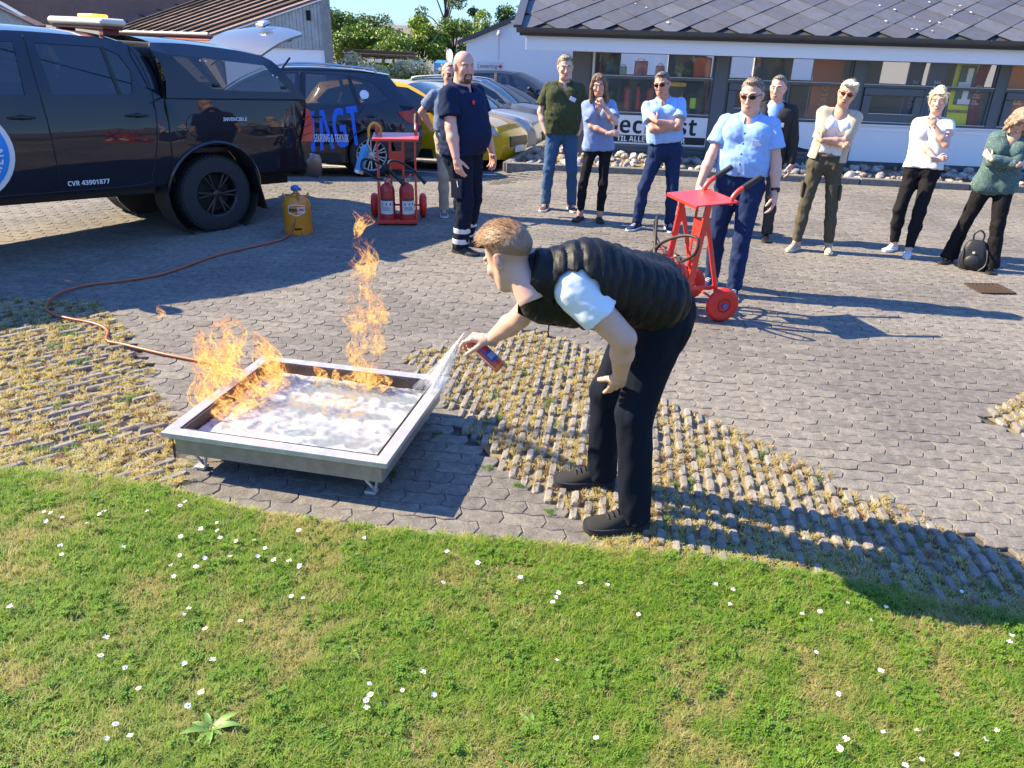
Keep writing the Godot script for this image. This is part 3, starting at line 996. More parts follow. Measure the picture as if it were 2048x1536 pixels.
func build_shop() -> void:
	var frame := mat("window_grey", lin(0.095, 0.115, 0.13), 0.5)
	var white := mat("wall_white", lin(0.80, 0.80, 0.80), 0.75)
	var pale := mat("fascia_white", lin(0.78, 0.78, 0.78), 0.6)
	var glass := mat("window_glass", Color(0.75, 0.85, 0.85, 0.10), 0.02, 0.0, {"transparency": BaseMaterial3D.TRANSPARENCY_ALPHA, "metallic_specular": 0.9})
	var sill := mat("alu_sill", lin(0.55, 0.56, 0.57), 0.4, 0.4)
	var slate := []
	for c in [lin(0.105, 0.108, 0.118), lin(0.09, 0.092, 0.10), lin(0.125, 0.125, 0.13), lin(0.10, 0.095, 0.098)]:
		slate.append(tri(mat("slate_%.3f" % c.r, c, 0.55, 0.0, {"albedo_texture": tex_soft}), 1.3))
	var t := shop_thing("shop_building", "low shop building with diamond slate roof, white fascia and long grey-framed windows", "building", Vector3.ZERO)
	var mb := MB.new()
	# back, side walls, floor, ceiling
	mb.box(Vector3(6, 0.55, -6.1), Vector3(13, 1.1, 0.2))
	for x in 7: mb.box(Vector3(0.1 + x * 2.05, 1.4, -6.1), Vector3(0.9, 0.9, 0.2))
	mb.box(Vector3(-0.16, 0.9, -3.2), Vector3(0.2, 1.8, 5.7))
	mb.box(Vector3(12.4, 0.9, -3.0), Vector3(0.2, 1.8, 6.0))
	mb.box(Vector3(6, 1.85, -2.9), Vector3(12.4, 0.06, 6.3))
	obj("wall", mb, mat("room_wall", lin(0.30, 0.30, 0.31), 0.9), t)
	mb = MB.new()
	mb.box(Vector3(6, 0.03, -3.0), Vector3(12.4, 0.06, 5.9))
	obj("floor", mb, mat("shop_floor", lin(0.30, 0.22, 0.18), 0.7), t)
	mb = MB.new()
	mb.box(Vector3(8.55, 0.43, -0.06), Vector3(7.8, 0.60, 0.12), 0.004)
	obj("parapet", mb, white, t)
	mb = MB.new()
	mb.box(Vector3(8.55, 0.745, -0.035), Vector3(7.8, 0.03, 0.13), 0.004)
	mb.box(Vector3(8.55, 0.655, 0.004), Vector3(7.8, 0.012, 0.012))
	obj("parapet_trim", mb, white, t)
	mb = MB.new()
	mb.box(Vector3(6.2, 0.05, -0.05), Vector3(12.5, 0.16, 0.09), 0.01)
	obj("plinth", mb, tri(mat("plinth_grey", lin(0.14, 0.145, 0.15), 0.9, 0.0, {"albedo_texture": tex_stone}), 1.5), t)
	mb = MB.new()
	mb.box(Vector3(-0.11, 0.9, -0.17), Vector3(0.34, 1.79, 0.34), 0.01)
	obj("corner_pillar", mb, mat("pillar_grey", lin(0.11, 0.115, 0.115), 0.7), t)
	mb = MB.new()
	mb.rod(Vector3(0.10, 0.02, 0.03), Vector3(0.10, 1.78, 0.03), 0.022, 8)
	obj("downpipe", mb, sill, t)
	# eaves
	mb = MB.new()
	mb.box(Vector3(5.6, 1.905, 0.53), Vector3(13.3, 0.235, 0.04), 0.004)
	mb.box(Vector3(-1.03, 1.905, -2.6), Vector3(0.04, 0.235, 6.2), 0.004)
	obj("fascia", mb, pale, t)
	mb = MB.new()
	mb.box(Vector3(5.6, 1.80, -2.6), Vector3(13.2, 0.02, 6.2))
	obj("soffit", mb, pale, t)
	var gm := mat("gutter_dark", lin(0.085, 0.09, 0.095), 0.45, 0.3)
	var prof := PackedVector2Array()
	for i in 9: prof.append(Vector2(-cos(PI * i / 8) * 0.075, -sin(PI * i / 8) * 0.085))
	prof.append(Vector2(0.065, 0.0))
	for i in 9: prof.append(Vector2(cos(PI * i / 8) * 0.066, -sin(PI * i / 8) * 0.076))
	for i in 15:
		mb = MB.new()
		mb.prism(prof, 0.93, Transform3D(Basis(Vector3(0, 0, 1), Vector3.UP, Vector3(-1, 0, 0)), Vector3(-0.27 + i * 0.935, 2.135, 0.635)), 40.0)
		obj("gutter", mb, gm, t)
	for i in 14:
		mb = MB.new()
		var p: Array = []
		for q in [[2.14, 0.56], [2.07, 0.575], [2.044, 0.635], [2.07, 0.695], [2.14, 0.715]]: p.append(Vector3(-0.27 + i * 0.935, q[0], q[1]))
		mb.tube(PackedVector3Array(p), 0.008, 5)
		obj("gutter_bracket", mb, gm, t)
	# roof: base deck then diamond slates, laid point down
	var pitch := deg_to_rad(24)
	var up := Vector3(0, sin(pitch), -cos(pitch))
	var nrm := Vector3(0, cos(pitch), sin(pitch))
	var o := Vector3(-1.1, 2.10, 0.62)
	mb = MB.new()
	mb.box(Vector3(6.55, 0, 0) + o + up * 3.6 - nrm * 0.05, Vector3(13.2, 0.06, 7.3), 0.0, Basis(Vector3.RIGHT, nrm, -up))
	obj("roof", mb, mat("roof_deck", lin(0.035, 0.036, 0.04), 0.8), t)
	mb = MB.new()
	mb.bar(o + Vector3(-0.09, 0.0, 0) + nrm * 0.05, o + Vector3(-0.09, 0, 0) + up * 7.2 + nrm * 0.05, 0.14, 0.05, Vector3.RIGHT)
	obj("verge_flashing", mb, gm, t)
	var a := 0.30
	var tilm := []
	mb = MB.new()
	mb.prism(PackedVector2Array([Vector2(0, -a * 1.02), Vector2(a * 0.97, 0), Vector2(0, a * 1.02), Vector2(-a * 0.97, 0)]), 0.012, Transform3D(Basis(Vector3.RIGHT, up, nrm), Vector3.ZERO))
	var tile := mb.mesh()
	var r := RandomNumberGenerator.new()
	r.seed = 12
	var n := 0
	for j in 17:
		for i in 24:
			var x := (i + (0.5 if j & 1 else 0.0)) * a * 2.0 - 0.0
			var y := 0.06 + j * a
			if x > 11.8 or (j > 14): continue
			var tilt := Basis(up, r.randf_range(-0.012, 0.012)) * Basis(Vector3.RIGHT, -0.03 + r.randf_range(-0.01, 0.01))
			piece("slate_tile", n, tile, slate[r.randi() % 4], t, Transform3D(tilt, o + Vector3(x + 0.05, 0, 0) + up * (y + 0.2) + nrm * (0.0 + r.randf_range(0, 0.004))))
			n += 1
	mb = MB.new()   # bird lime and lichen flecks
	for i in 34:
		var p := o + Vector3(r.randf_range(0.3, 10.5), 0, 0) + up * r.randf_range(0.2, 3.4) + nrm * 0.034
		if i % 3 == 0: p = o + Vector3(r.randfn(6.6, 0.5), 0, 0) + up * absf(r.randfn(0.9, 0.35)) + nrm * 0.034
		var v := PackedVector3Array()
		var s := r.randf_range(0.01, 0.028)
		for k in 7: v.append(p + (Vector3.RIGHT * cos(TAU * k / 7) + up * sin(TAU * k / 7)) * s * r.randf_range(0.5, 1.3))
		mb.add(v, PackedInt32Array([0, 1, 2, 0, 2, 3, 0, 3, 4, 0, 4, 5, 0, 5, 6]), 0.0, nrm)
	kind(obj("lichen_flecks", mb, mat("lichen", lin(0.62, 0.62, 0.58), 0.9), t), "stuff")
	# mullions and rails
	for m in [[0.06, 0.10], [2.19, 2.42], [4.49, 4.68], [6.80, 6.96], [9.05, 9.2], [11.3, 11.45]]:
		mb = MB.new()
		var y0 := 0.0 if m[0] < 4.5 else 0.758
		mb.box(Vector3((m[0] + m[1]) * 0.5, (y0 + 1.79) * 0.5, -0.03), Vector3(m[1] - m[0], 1.79 - y0, 0.1), 0.006)
		obj("mullion", mb, frame, t)
	var bays := [[0.10, 2.19], [2.42, 4.49], [4.68, 6.80], [6.96, 9.05], [9.2, 11.3]]
	for i in bays.size():
		var b: Array = bays[i]
		var w: float = b[1] - b[0] - 0.004
		var c: float = (b[0] + b[1]) * 0.5
		var win := obj("window", null, frame, t) if false else null
		var fr := MB.new()
		fr.box(Vector3(c, 1.775, -0.035), Vector3(w, 0.028, 0.08), 0.004)
		fr.box(Vector3(c, 1.375, -0.035), Vector3(w, 0.05, 0.08), 0.004)
		fr.box(Vector3(c, 0.778, -0.035), Vector3(w, 0.035, 0.08), 0.004)
		for e in [b[0] + 0.02, b[1] - 0.02]: fr.box(Vector3(e, 1.28, -0.04), Vector3(0.034, 0.96, 0.06), 0.004)
		var wf := obj("window", fr, frame, t)
		mb = MB.new()
		mb.box(Vector3(c, 1.403, 0.012), Vector3(w - 0.02, 0.012, 0.05), 0.002)
		mb.box(Vector3(c, 0.80, 0.012), Vector3(w - 0.02, 0.012, 0.05), 0.002)
		obj("sill", mb, sill, wf)
		var panes := [[b[0] + 0.04, b[1] - 0.04, 1.41, 1.76]]
		if i == 0: panes.append([b[0] + 0.04, b[1] - 0.04, 0.80, 1.35])
		else:
			var split: float = b[0] + 1.02
			panes.append([split + 0.08, b[1] - 0.04, 0.80, 1.35])
			mb = MB.new()   # opening sash with a broad frame
			var s0: float = b[0] + 0.05
			for k in [[(s0 + split) * 0.5, 1.29, split - s0, 0.115], [(s0 + split) * 0.5, 0.87, split - s0, 0.13], [s0 + 0.065, 1.075, 0.13, 0.30], [split - 0.065, 1.075, 0.13, 0.30]]:
				mb.box(Vector3(k[0], k[1], -0.01), Vector3(k[2], k[3], 0.07), 0.005)
			mb.box(Vector3(split + 0.035, 1.075, -0.035), Vector3(0.05, 0.55, 0.08), 0.004)
			obj("sash", mb, frame, wf)
			mb = MB.new()
			mb.box(Vector3((s0 + split) * 0.5, 0.938, 0.034), Vector3(split - s0 - 0.24, 0.012, 0.03), 0.002)
			obj("sash_sill", mb, sill, wf)
			panes.append([s0 + 0.13, split - 0.13, 0.93, 1.235])
		for p in panes:
			mb = MB.new()
			mb.quad(Vector3(p[0], p[2], -0.045), Vector3(p[1], p[2], -0.045), Vector3(p[1], p[3], -0.045), Vector3(p[0], p[3], -0.045), Vector3(0, 0, 1))
			obj("pane", mb, glass, wf)
	# lettered boards under the first two windows
	var board := mat("board_white", lin(0.8, 0.8, 0.8), 0.5)
	for i in 2:
		var b: Array = bays[i]
		mb = MB.new()
		mb.box(Vector3((b[0] + b[1]) * 0.5, 0.50, -0.02), Vector3(b[1] - b[0] - 0.01, 0.50, 0.03), 0.004)
		obj("board", mb, board, t)
		mb = MB.new()
		mb.box(Vector3((b[0] + b[1]) * 0.5, 0.225, -0.01), Vector3(b[1] - b[0] - 0.01, 0.045, 0.07), 0.004)
		mb.box(Vector3((b[0] + b[1]) * 0.5, 0.165, -0.03), Vector3(b[1] - b[0] - 0.01, 0.07, 0.04), 0.004)
		obj("board_rail", mb, frame, t)
	var ink := mat("board_ink", lin(0.012, 0.014, 0.018), 0.5)
	var tm := text_mesh("Specialist", 0.40, 0.004, true)
	tm.horizontal_alignment = HORIZONTAL_ALIGNMENT_LEFT
	obj("lettering", tm, ink, t, Transform3D(Basis(), Vector3(0.17, 0.575, -0.002)))
	mb = MB.new()
	mb.box(Vector3(1.32, 0.345, -0.004), Vector3(1.7, 0.125, 0.008))
	obj("letter_band", mb, ink, t)
	tm = text_mesh("TIL ALLE BRANCHER", 0.128, 0.003, true)
	tm.horizontal_alignment = HORIZONTAL_ALIGNMENT_LEFT
	obj("lettering", tm, board, t, Transform3D(Basis(), Vector3(0.60, 0.343, 0.003)))
	mb = MB.new()
	var hill := PackedVector2Array()
	for i in 15: hill.append(Vector2(-0.55 + i * 0.085, 0.02 + 0.24 * exp(-pow((i - 7) / 3.6, 2.0))))
	hill.append(Vector2(0.64, -0.02))
	hill.append(Vector2(-0.55, -0.02))
	mb.prism(hill, 0.004, Transform3D(Basis(), Vector3(3.35, 0.27, -0.004)))
	obj("printed_hill", mb, ink, t)
	mb = MB.new()
	mb.lathe([[0.0, 0.0], [0.15, 0.0], [0.15, 0.004], [0.0, 0.004]], 24, Transform3D(Basis(Vector3.RIGHT, PI / 2), Vector3(3.5, 0.58, -0.004)))
	obj("printed_disc", mb, mat("print_grey", lin(0.36, 0.38, 0.34), 0.6), t)
	build_display()

func ext_prof(r: float, h: float) -> Array:
	return [[r * 0.92, 0.0], [r, 0.012], [r, h * 0.78], [r * 0.93, h * 0.86], [r * 0.72, h * 0.93], [r * 0.34, h * 0.985], [r * 0.3, h]]

func build_display() -> void:
	var red := mat("paint_red", lin(0.42, 0.018, 0.014), 0.35, 0.0, {"clearcoat_enabled": true, "clearcoat": 0.5})
	var dark := mat("rubber", lin(0.015, 0.015, 0.016), 0.6)
	# display bench behind the first window, with shelf
	var t := shop_thing("display_shelf", "red-brown display shelf behind the first shop window", "shelf", Vector3(1.15, 0.0, -0.35))
	var wood := mat("shelf_red", lin(0.24, 0.05, 0.04), 0.6)
	for y in [0.79, 1.385]:
		var mb := MB.new()
		mb.box(Vector3(0, y, 0), Vector3(2.0, 0.025, 0.4), 0.004)
		obj("board", mb, wood, t)
	for x in [-0.98, 0.98]:
		var mb := MB.new()
		mb.box(Vector3(x, 0.72, 0), Vector3(0.03, 1.36, 0.38), 0.004)
		obj("upright", mb, wood, t)
	var k := 0
	for p in [[0.72, 0.062, 0.40, "tall red extinguisher cylinder standing nearest the woman's hair in the shop window"], [0.92, 0.045, 0.41, "slim red extinguisher cylinder, second in the shop window row"], [1.13, 0.062, 0.40, "red extinguisher cylinder, third in the shop window row"], [1.72, 0.045, 0.30, "small dark red extinguisher beside the yellow-green tag in the shop window"]]:
		var e := shop_thing("display_extinguisher", p[3], "fire extinguisher", Vector3(p[0], 0.803, -0.36), "extinguishers in the shop window")
		var mb := MB.new()
		mb.lathe(ext_prof(p[1], p[2]), 14)
		obj("cylinder", mb, red, e)
		mb = MB.new()
		mb.box(Vector3(0, p[2] + 0.025, 0.02), Vector3(0.03, 0.05, 0.09), 0.006)
		obj("valve", mb, dark, e)
	for q in [[0.93, 1.398, 0.235, 0.24, 0.15, lin(0.45, 0.10, 0.075), "large red hard case with handle on the upper window shelf"], [1.27, 1.398, 0.155, 0.17, 0.12, lin(0.48, 0.14, 0.06), "small orange case on the upper window shelf"], [0.62, 1.398, 0.13, 0.14, 0.10, lin(0.50, 0.50, 0.45), "pale grey case with handle on the upper window shelf"], [2.0, 1.398, 0.30, 0.33, 0.2, lin(0.62, 0.11, 0.015), "big bright orange cabinet at the right end of the window shelf"]]:
		var e := shop_thing("first_aid_case", q[6], "case", Vector3(q[0], q[1], -0.33), "cases on the window shelf")
		var mb := MB.new()
		mb.box(Vector3(0, q[3] * 0.5, 0), Vector3(q[2], q[3], q[4]), 0.012)
		obj("body", mb, mat("case_%d" % k, q[5], 0.5), e)
		mb = MB.new()
		mb.tube(smooth([Vector3(-q[2] * 0.22, q[3], 0), Vector3(-q[2] * 0.2, q[3] + 0.03, 0), Vector3(q[2] * 0.2, q[3] + 0.03, 0), Vector3(q[2] * 0.22, q[3], 0)], 3), 0.007, 6)
		obj("handle", mb, mat("case_handle", lin(0.4, 0.4, 0.38), 0.5), e)
		k += 1
	var bp := shop_thing("backpack", "dark teal rucksack leaning on the upper window shelf", "rucksack", Vector3(0.38, 1.398, -0.36))
	var mb := MB.new()
	mb.ell(Vector3(0, 0.16, 0), Vector3(0.085, 0.17, 0.07), Basis(), 14, 9)
	obj("bag", mb, mat("teal_cloth", lin(0.02, 0.075, 0.085), 0.8), bp)
	mb = MB.new()
	mb.ell(Vector3(0, 0.11, 0.055), Vector3(0.06, 0.08, 0.035), Basis(), 12, 7)
	obj("pocket", mb, mat("teal_pocket", lin(0.035, 0.11, 0.12), 0.8), bp)
	var el := shop_thing("display_extinguisher", "thin red extinguisher with white horn at the left end of the upper window shelf", "fire extinguisher", Vector3(0.20, 1.398, -0.36), "extinguishers in the shop window")
	mb = MB.new()
	mb.lathe(ext_prof(0.032, 0.2), 12)
	obj("cylinder", mb, red, el)
	mb = MB.new()
	mb.rod(Vector3(0, 0.2, 0), Vector3(0, 0.33, 0), 0.012)
	obj("horn", mb, mat("pale_plastic", lin(0.55, 0.55, 0.55), 0.4), el)
	var r := RandomNumberGenerator.new()
	r.seed = 3
	var lm := vcol("tree_leaf", 0.55, 0.0, {"backlight_enabled": true, "backlight": Color(0.5, 0.55, 0.3), "cull_mode": BaseMaterial3D.CULL_DISABLED})
	var pl := shop_thing("potted_plant", "leafy plant in a small pot beside the orange cabinet in the window", "plant", Vector3(1.62, 1.398, -0.30))
	mb = MB.new()
	mb.lathe([[0.03, 0], [0.045, 0.07], [0.04, 0.07], [0.0, 0.06]], 12)
	obj("pot", mb, mat("pale_plastic", lin(0.55, 0.55, 0.55), 0.4), pl)
	leafy("foliage", pl, [[Vector3(0, 0.13, 0), 0.10, 0.8], [Vector3(0.12, 0.08, 0.02), 0.07, 0.8]], 130, leaf_mesh(0.07, 0.02), lm, [Color(0.16, 0.24, 0.08), Color(0.36, 0.42, 0.24)], r, 0.2)
	for q in [[1.55, 0.803, 0.24, 0.11, "yellow box on the lower right of the first shop window"], [1.6, 1.24, 0.3, 0.07, "pale yellow sign strip hanging in the first shop window"]]:
		mb = MB.new()
		mb.box(Vector3(0, q[3] * 0.5, 0), Vector3(q[2], q[3], 0.1), 0.005)
		var y := shop_thing("yellow_box", q[4], "box", Vector3(q[0], q[1], -0.28))
		obj("body", mb, mat("box_yellow", lin(0.65, 0.38, 0.02), 0.5), y)
	mb = MB.new()
	mb.box(Vector3(0, 0.09, 0), Vector3(0.1, 0.18, 0.02), 0.004)
	var tg := shop_thing("hanging_tag", "fluorescent yellow-green tag at the right of the first shop window", "tag", Vector3(1.90, 0.88, -0.2))
	obj("card", mb, mat("tag_lime", lin(0.55, 0.72, 0.02), 0.5), tg)
	# flags and stands behind the further windows
	flag(Vector3(6.35, 0.45, -0.14), 0.34, 1.4, lin(0.70, 0.66, 0.01), "tall yellow banner flag with dark green field behind the third window", "SECURITEST", lin(0.03, 0.03, 0.02), 0.06, 0.92)
	flag(Vector3(5.95, 0.5, -0.25), 0.30, 1.35, lin(0.035, 0.06, 0.16), "dark blue banner flag with white lettering behind the third window", "SERVICE", lin(0.45, 0.5, 0.6), 0.13, 1.0, true)
	flag(Vector3(5.65, 0.5, -0.4), 0.26, 1.35, lin(0.02, 0.03, 0.10), "navy banner flag partly hidden behind the blue flag", "SERVICE", lin(0.3, 0.33, 0.45), 0.12, 1.0, true)
	flag(Vector3(6.66, 0.5, -0.3), 0.22, 1.4, lin(0.30, 0.012, 0.025), "dark red banner flag with pale letters right of the yellow flag", "PRO", lin(0.6, 0.4, 0.4), 0.17, 1.0, true)
	flag(Vector3(7.3, 0.5, -0.2), 0.5, 1.4, lin(0.62, 0.17, 0.03), "orange banner flag at the right edge behind the fourth window", "RO", lin(0.75, 0.55, 0.35), 0.2, 1.1, true)
	flag(Vector3(4.15, 0.4, -0.3), 0.5, 1.4, lin(0.42, 0.10, 0.03), "rust red banner flag behind the second window", "SALG", lin(0.5, 0.22, 0.08), 0.16, 1.0, true)
	# railings and counter seen through the second window
	var ct := shop_thing("counter", "long terracotta counter seen through the second shop window", "counter", Vector3(3.6, 0.06, -2.2))
	mb = MB.new()
	mb.box(Vector3(0, 0.6, 0), Vector3(2.2, 1.2, 0.5), 0.01)
	obj("body", mb, mat("terracotta", lin(0.36, 0.12, 0.075), 0.7), ct)
	mb = MB.new()
	mb.box(Vector3(0, 1.22, 0), Vector3(2.3, 0.04, 0.6), 0.008)
	obj("top", mb, mat("case_handle", lin(0.4, 0.4, 0.38), 0.5), ct)

func flag(p: Vector3, w: float, h: float, c: Color, label: String, txt: String, tc: Color, th: float, ty: float, vertical := false) -> void:
	var t := shop_thing("banner_flag", label, "banner", p, "banner flags behind the shop windows")
	var mb := MB.new()
	var rings := []
	for i in 11:
		var y := h * i / 10.0
		var ring := PackedVector3Array()
		for q in [[-0.5, 0.002], [0.0, 0.002], [0.5, 0.002], [0.5, -0.002], [0.0, -0.002], [-0.5, -0.002]]: ring.append(Vector3(q[0] * w + 0.02 * sin(y * 5.0 + p.x), y, 0.025 * sin(y * 4.0 + q[0] * 3.0) + q[1]))
		rings.append(ring)
	mb.loft(rings, true, true, 60.0)
	obj("cloth", mb, mat("flag_%.3f_%.3f" % [c.r, c.b], c, 0.7), t)
	mb = MB.new()
	mb.rod(Vector3(-w * 0.5 - 0.015, -p.y + 0.06, 0), Vector3(-w * 0.5 - 0.015, h, 0), 0.01)
	obj("pole", mb, mat("grey_steel", lin(0.25, 0.25, 0.26), 0.5, 0.5), t)
	var tm := text_mesh(txt, th, 0.004, true)
	var m := mat("flag_ink_%.3f_%.3f" % [tc.r, tc.b], tc, 0.6)
	if vertical: obj("lettering", tm, m, t, Transform3D(Basis(Vector3.BACK, PI / 2), Vector3(0, h * 0.55, 0.035)))
	else:
		obj("lettering", tm, m, t, Transform3D(Basis(Vector3.UP, PI), Vector3(0, 0.56, 0.036)))
		var q := MB.new()
		q.box(Vector3(0.02, 0.98, 0.03), Vector3(w * 0.75, 0.62, 0.008), 0.002)
		obj("green_field", q, mat("flag_green", lin(0.015, 0.09, 0.055), 0.6), t)
		q = MB.new()
		q.box(Vector3(0.05, 1.0, 0.036), Vector3(0.09, 0.5, 0.008), 0.002)
		q.box(Vector3(0.0, 0.98, 0.0365), Vector3(0.2, 0.1, 0.008), 0.002)
		q.box(Vector3(0.05, 0.72, 0.037), Vector3(0.2, 0.08, 0.008), 0.002)
		obj("white_mark", q, mat("sign_white", lin(0.72, 0.72, 0.72), 0.5), t)

# ---------------------------------------------------------------- vehicles (local: +x front, z half widths, y up)
func arc(c: Vector2, r: float, a0: float, a1: float, n: int) -> PackedVector2Array:
	var o := PackedVector2Array()
	for i in n + 1:
		var a := lerpf(a0, a1, float(i) / n)
		o.append(c + Vector2(cos(a), sin(a)) * r)
	return o

func top_at(prof: PackedVector2Array, x: float) -> float:   # height of a roof line that runs along x
	for i in prof.size() - 1:
		var a := prof[i]
		var b := prof[i + 1]
		if (x - a.x) * (x - b.x) <= 0.0 and absf(b.x - a.x) > 1e-5: return lerpf(a.y, b.y, (x - a.x) / (b.x - a.x))
	return prof[0].y if absf(x - prof[0].x) < absf(x - prof[-1].x) else prof[-1].y

func across(mb: MB, prof: PackedVector2Array, w: Callable, crown: float, out := Vector3.UP, inset := 0.0) -> void:
	var rings := []
	for i in prof.size():
		var p := prof[i]
		var d := (prof[mini(i + 1, prof.size() - 1)] - prof[maxi(i - 1, 0)]).normalized()
		var n := Vector2(-d.y, d.x)
		if n.dot(Vector2(out.x, out.y)) < 0: n = -n
		var hw: float = w.call(p.x, p.y) - inset
		var ring := PackedVector3Array()
		for k in 9:
			var t := -1.0 + k * 0.25
			var c := p + n * crown * (1.0 - pow(absf(t), 2.5))
			ring.append(Vector3(c.x, c.y, hw * t))
		rings.append(ring)
	mb.loft(rings, false, false, 45.0, out)

func wheel(parent: Node, c: Vector3, r: float, width: float, rim_r: float, spokes: int, rimm: Material, side: float, spoke_w := 0.03, twin := true) -> void:
	var tm := tri(mat("tyre", lin(0.022, 0.022, 0.024), 0.85), 1.0)
	var at := Transform3D(Basis(Vector3.RIGHT, PI / 2 * side), c)
	var mb := MB.new()
	var h := width * 0.5
	mb.lathe([[rim_r, -h * 0.9], [rim_r + 0.01, -h * 0.98], [r * 0.86, -h], [r * 0.97, -h * 0.82], [r, -h * 0.5], [r, h * 0.5], [r * 0.97, h * 0.82], [r * 0.86, h], [rim_r + 0.01, h * 0.98], [rim_r, h * 0.9]], 40, at, false, 40.0)
	for k in 56:   # tread blocks
		var a := TAU * k / 56
		for q in [-0.55, 0.0, 0.55]:
			var b := Basis(Vector3(-sin(a), 0, cos(a)), Vector3.UP, Vector3(cos(a), 0, sin(a)))
			mb.box(at * Vector3(cos(a) * r, q * h + 0.0, sin(a) * r), Vector3(r * 0.085, h * 0.42, 0.012), 0.0, at.basis * b)
	var w := Node3D.new()
	var nm := "wheel"
	var k0 := 0
	while parent.has_node(NodePath(nm)):
		k0 += 1
		nm = "wheel_%03d" % k0
	w.name = nm
	parent.add_child(w)
	obj("tyre", mb, tm, w)
	mb = MB.new()
	mb.lathe([[rim_r, -h * 0.85], [rim_r * 0.93, -h * 0.7], [rim_r * 0.9, h * 0.6], [rim_r * 0.95, h * 0.86], [rim_r * 1.01, h * 0.93]], 36, at, false, 40.0)
	for k in spokes:
		var a := TAU * k / spokes
		for t in ([-1, 1] if twin else [0]):
			var a2: float = a + t * 0.13
			var p0 := Vector3(cos(a) * rim_r * 0.16, h * 0.72, sin(a) * rim_r * 0.16)
			var p1 := Vector3(cos(a2) * rim_r * 0.97, h * 0.84, sin(a2) * rim_r * 0.97)
			mb.bar(at * p0, at * p1, spoke_w, 0.03, at.basis * Vector3(-sin(a), 0, cos(a)), 0.004)
	mb.lathe([[0.0, h * 0.62], [rim_r * 0.2, h * 0.62], [rim_r * 0.2, h * 0.8], [rim_r * 0.14, h * 0.86], [0.0, h * 0.86]], 16, at)
	for k in 5:
		var a := TAU * k / 5
		mb.lathe([[0.011, h * 0.7], [0.011, h * 0.85], [0.0, h * 0.86]], 6, at * Transform3D(Basis(), Vector3(cos(a), 0, sin(a)) * rim_r * 0.24 ))
	obj("rim", mb, rimm, w)
	mb = MB.new()
	mb.lathe([[0.0, -h * 0.3], [rim_r * 0.9, -h * 0.3], [rim_r * 0.9, -h * 0.1], [0.0, -h * 0.1]], 20, at)
	obj("brake_disc", mb, mat("brake_dark", lin(0.03, 0.03, 0.03), 0.7, 0.3), w)

func seam(parent: Node, pts: Array, w: Callable, side: float, r := 0.005, called := "door_seam") -> void:
	var v := PackedVector3Array()
	for p in smooth2(pts, 4): v.append(Vector3(p.x, p.y, side * (w.call(p.x, p.y) - 0.0005)))
	var mb := MB.new()
	mb.tube(v, r, 5)
	obj(called, mb, mat("seam_black", lin(0.004, 0.004, 0.005), 0.6), parent)

func on_side(p: Vector2, w: Callable, side: float, out := 0.0) -> Vector3: return Vector3(p.x, p.y, side * (w.call(p.x, p.y) + out))

func handle(parent: Node, p: Vector2, w: Callable, side: float, m: Material) -> void:
	var mb := MB.new()
	var c := on_side(p, w, side, 0.0)
	mb.ell(c, Vector3(0.045, 0.028, 0.006), Basis(), 12, 6)
	obj("handle_cup", mb, mat("seam_black", lin(0.004, 0.004, 0.005), 0.6), parent)
	mb = MB.new()
	mb.tube(PackedVector3Array([c + Vector3(-0.11, 0, 0.002 * side), c + Vector3(-0.08, 0.002, 0.03 * side), c + Vector3(0.07, 0.003, 0.034 * side), c + Vector3(0.11, 0, 0.004 * side)]), [0.009, 0.014, 0.014, 0.009], 8)
	obj("door_handle", mb, m, parent)

func paint(key: String, c: Color, metal := 0.0) -> StandardMaterial3D:
	return mat(key, c, 0.35, metal, {"clearcoat_enabled": true, "clearcoat": 1.0, "clearcoat_roughness": 0.03, "metallic_specular": 0.2})

func tint(key: String, c: Color, a: float) -> StandardMaterial3D:
	return mat(key, Color(c.r, c.g, c.b, a), 0.03, 0.0, {"transparency": BaseMaterial3D.TRANSPARENCY_ALPHA, "metallic_specular": 0.8})

func slope_basis(dir: Vector2) -> Basis:
	var up := Vector3(0, 1, -0.08).normalized()
	var x := Vector3(dir.x, 0, dir.y)
	x = (x - up * x.dot(up)).normalized()
	return Basis(x, up, x.cross(up))

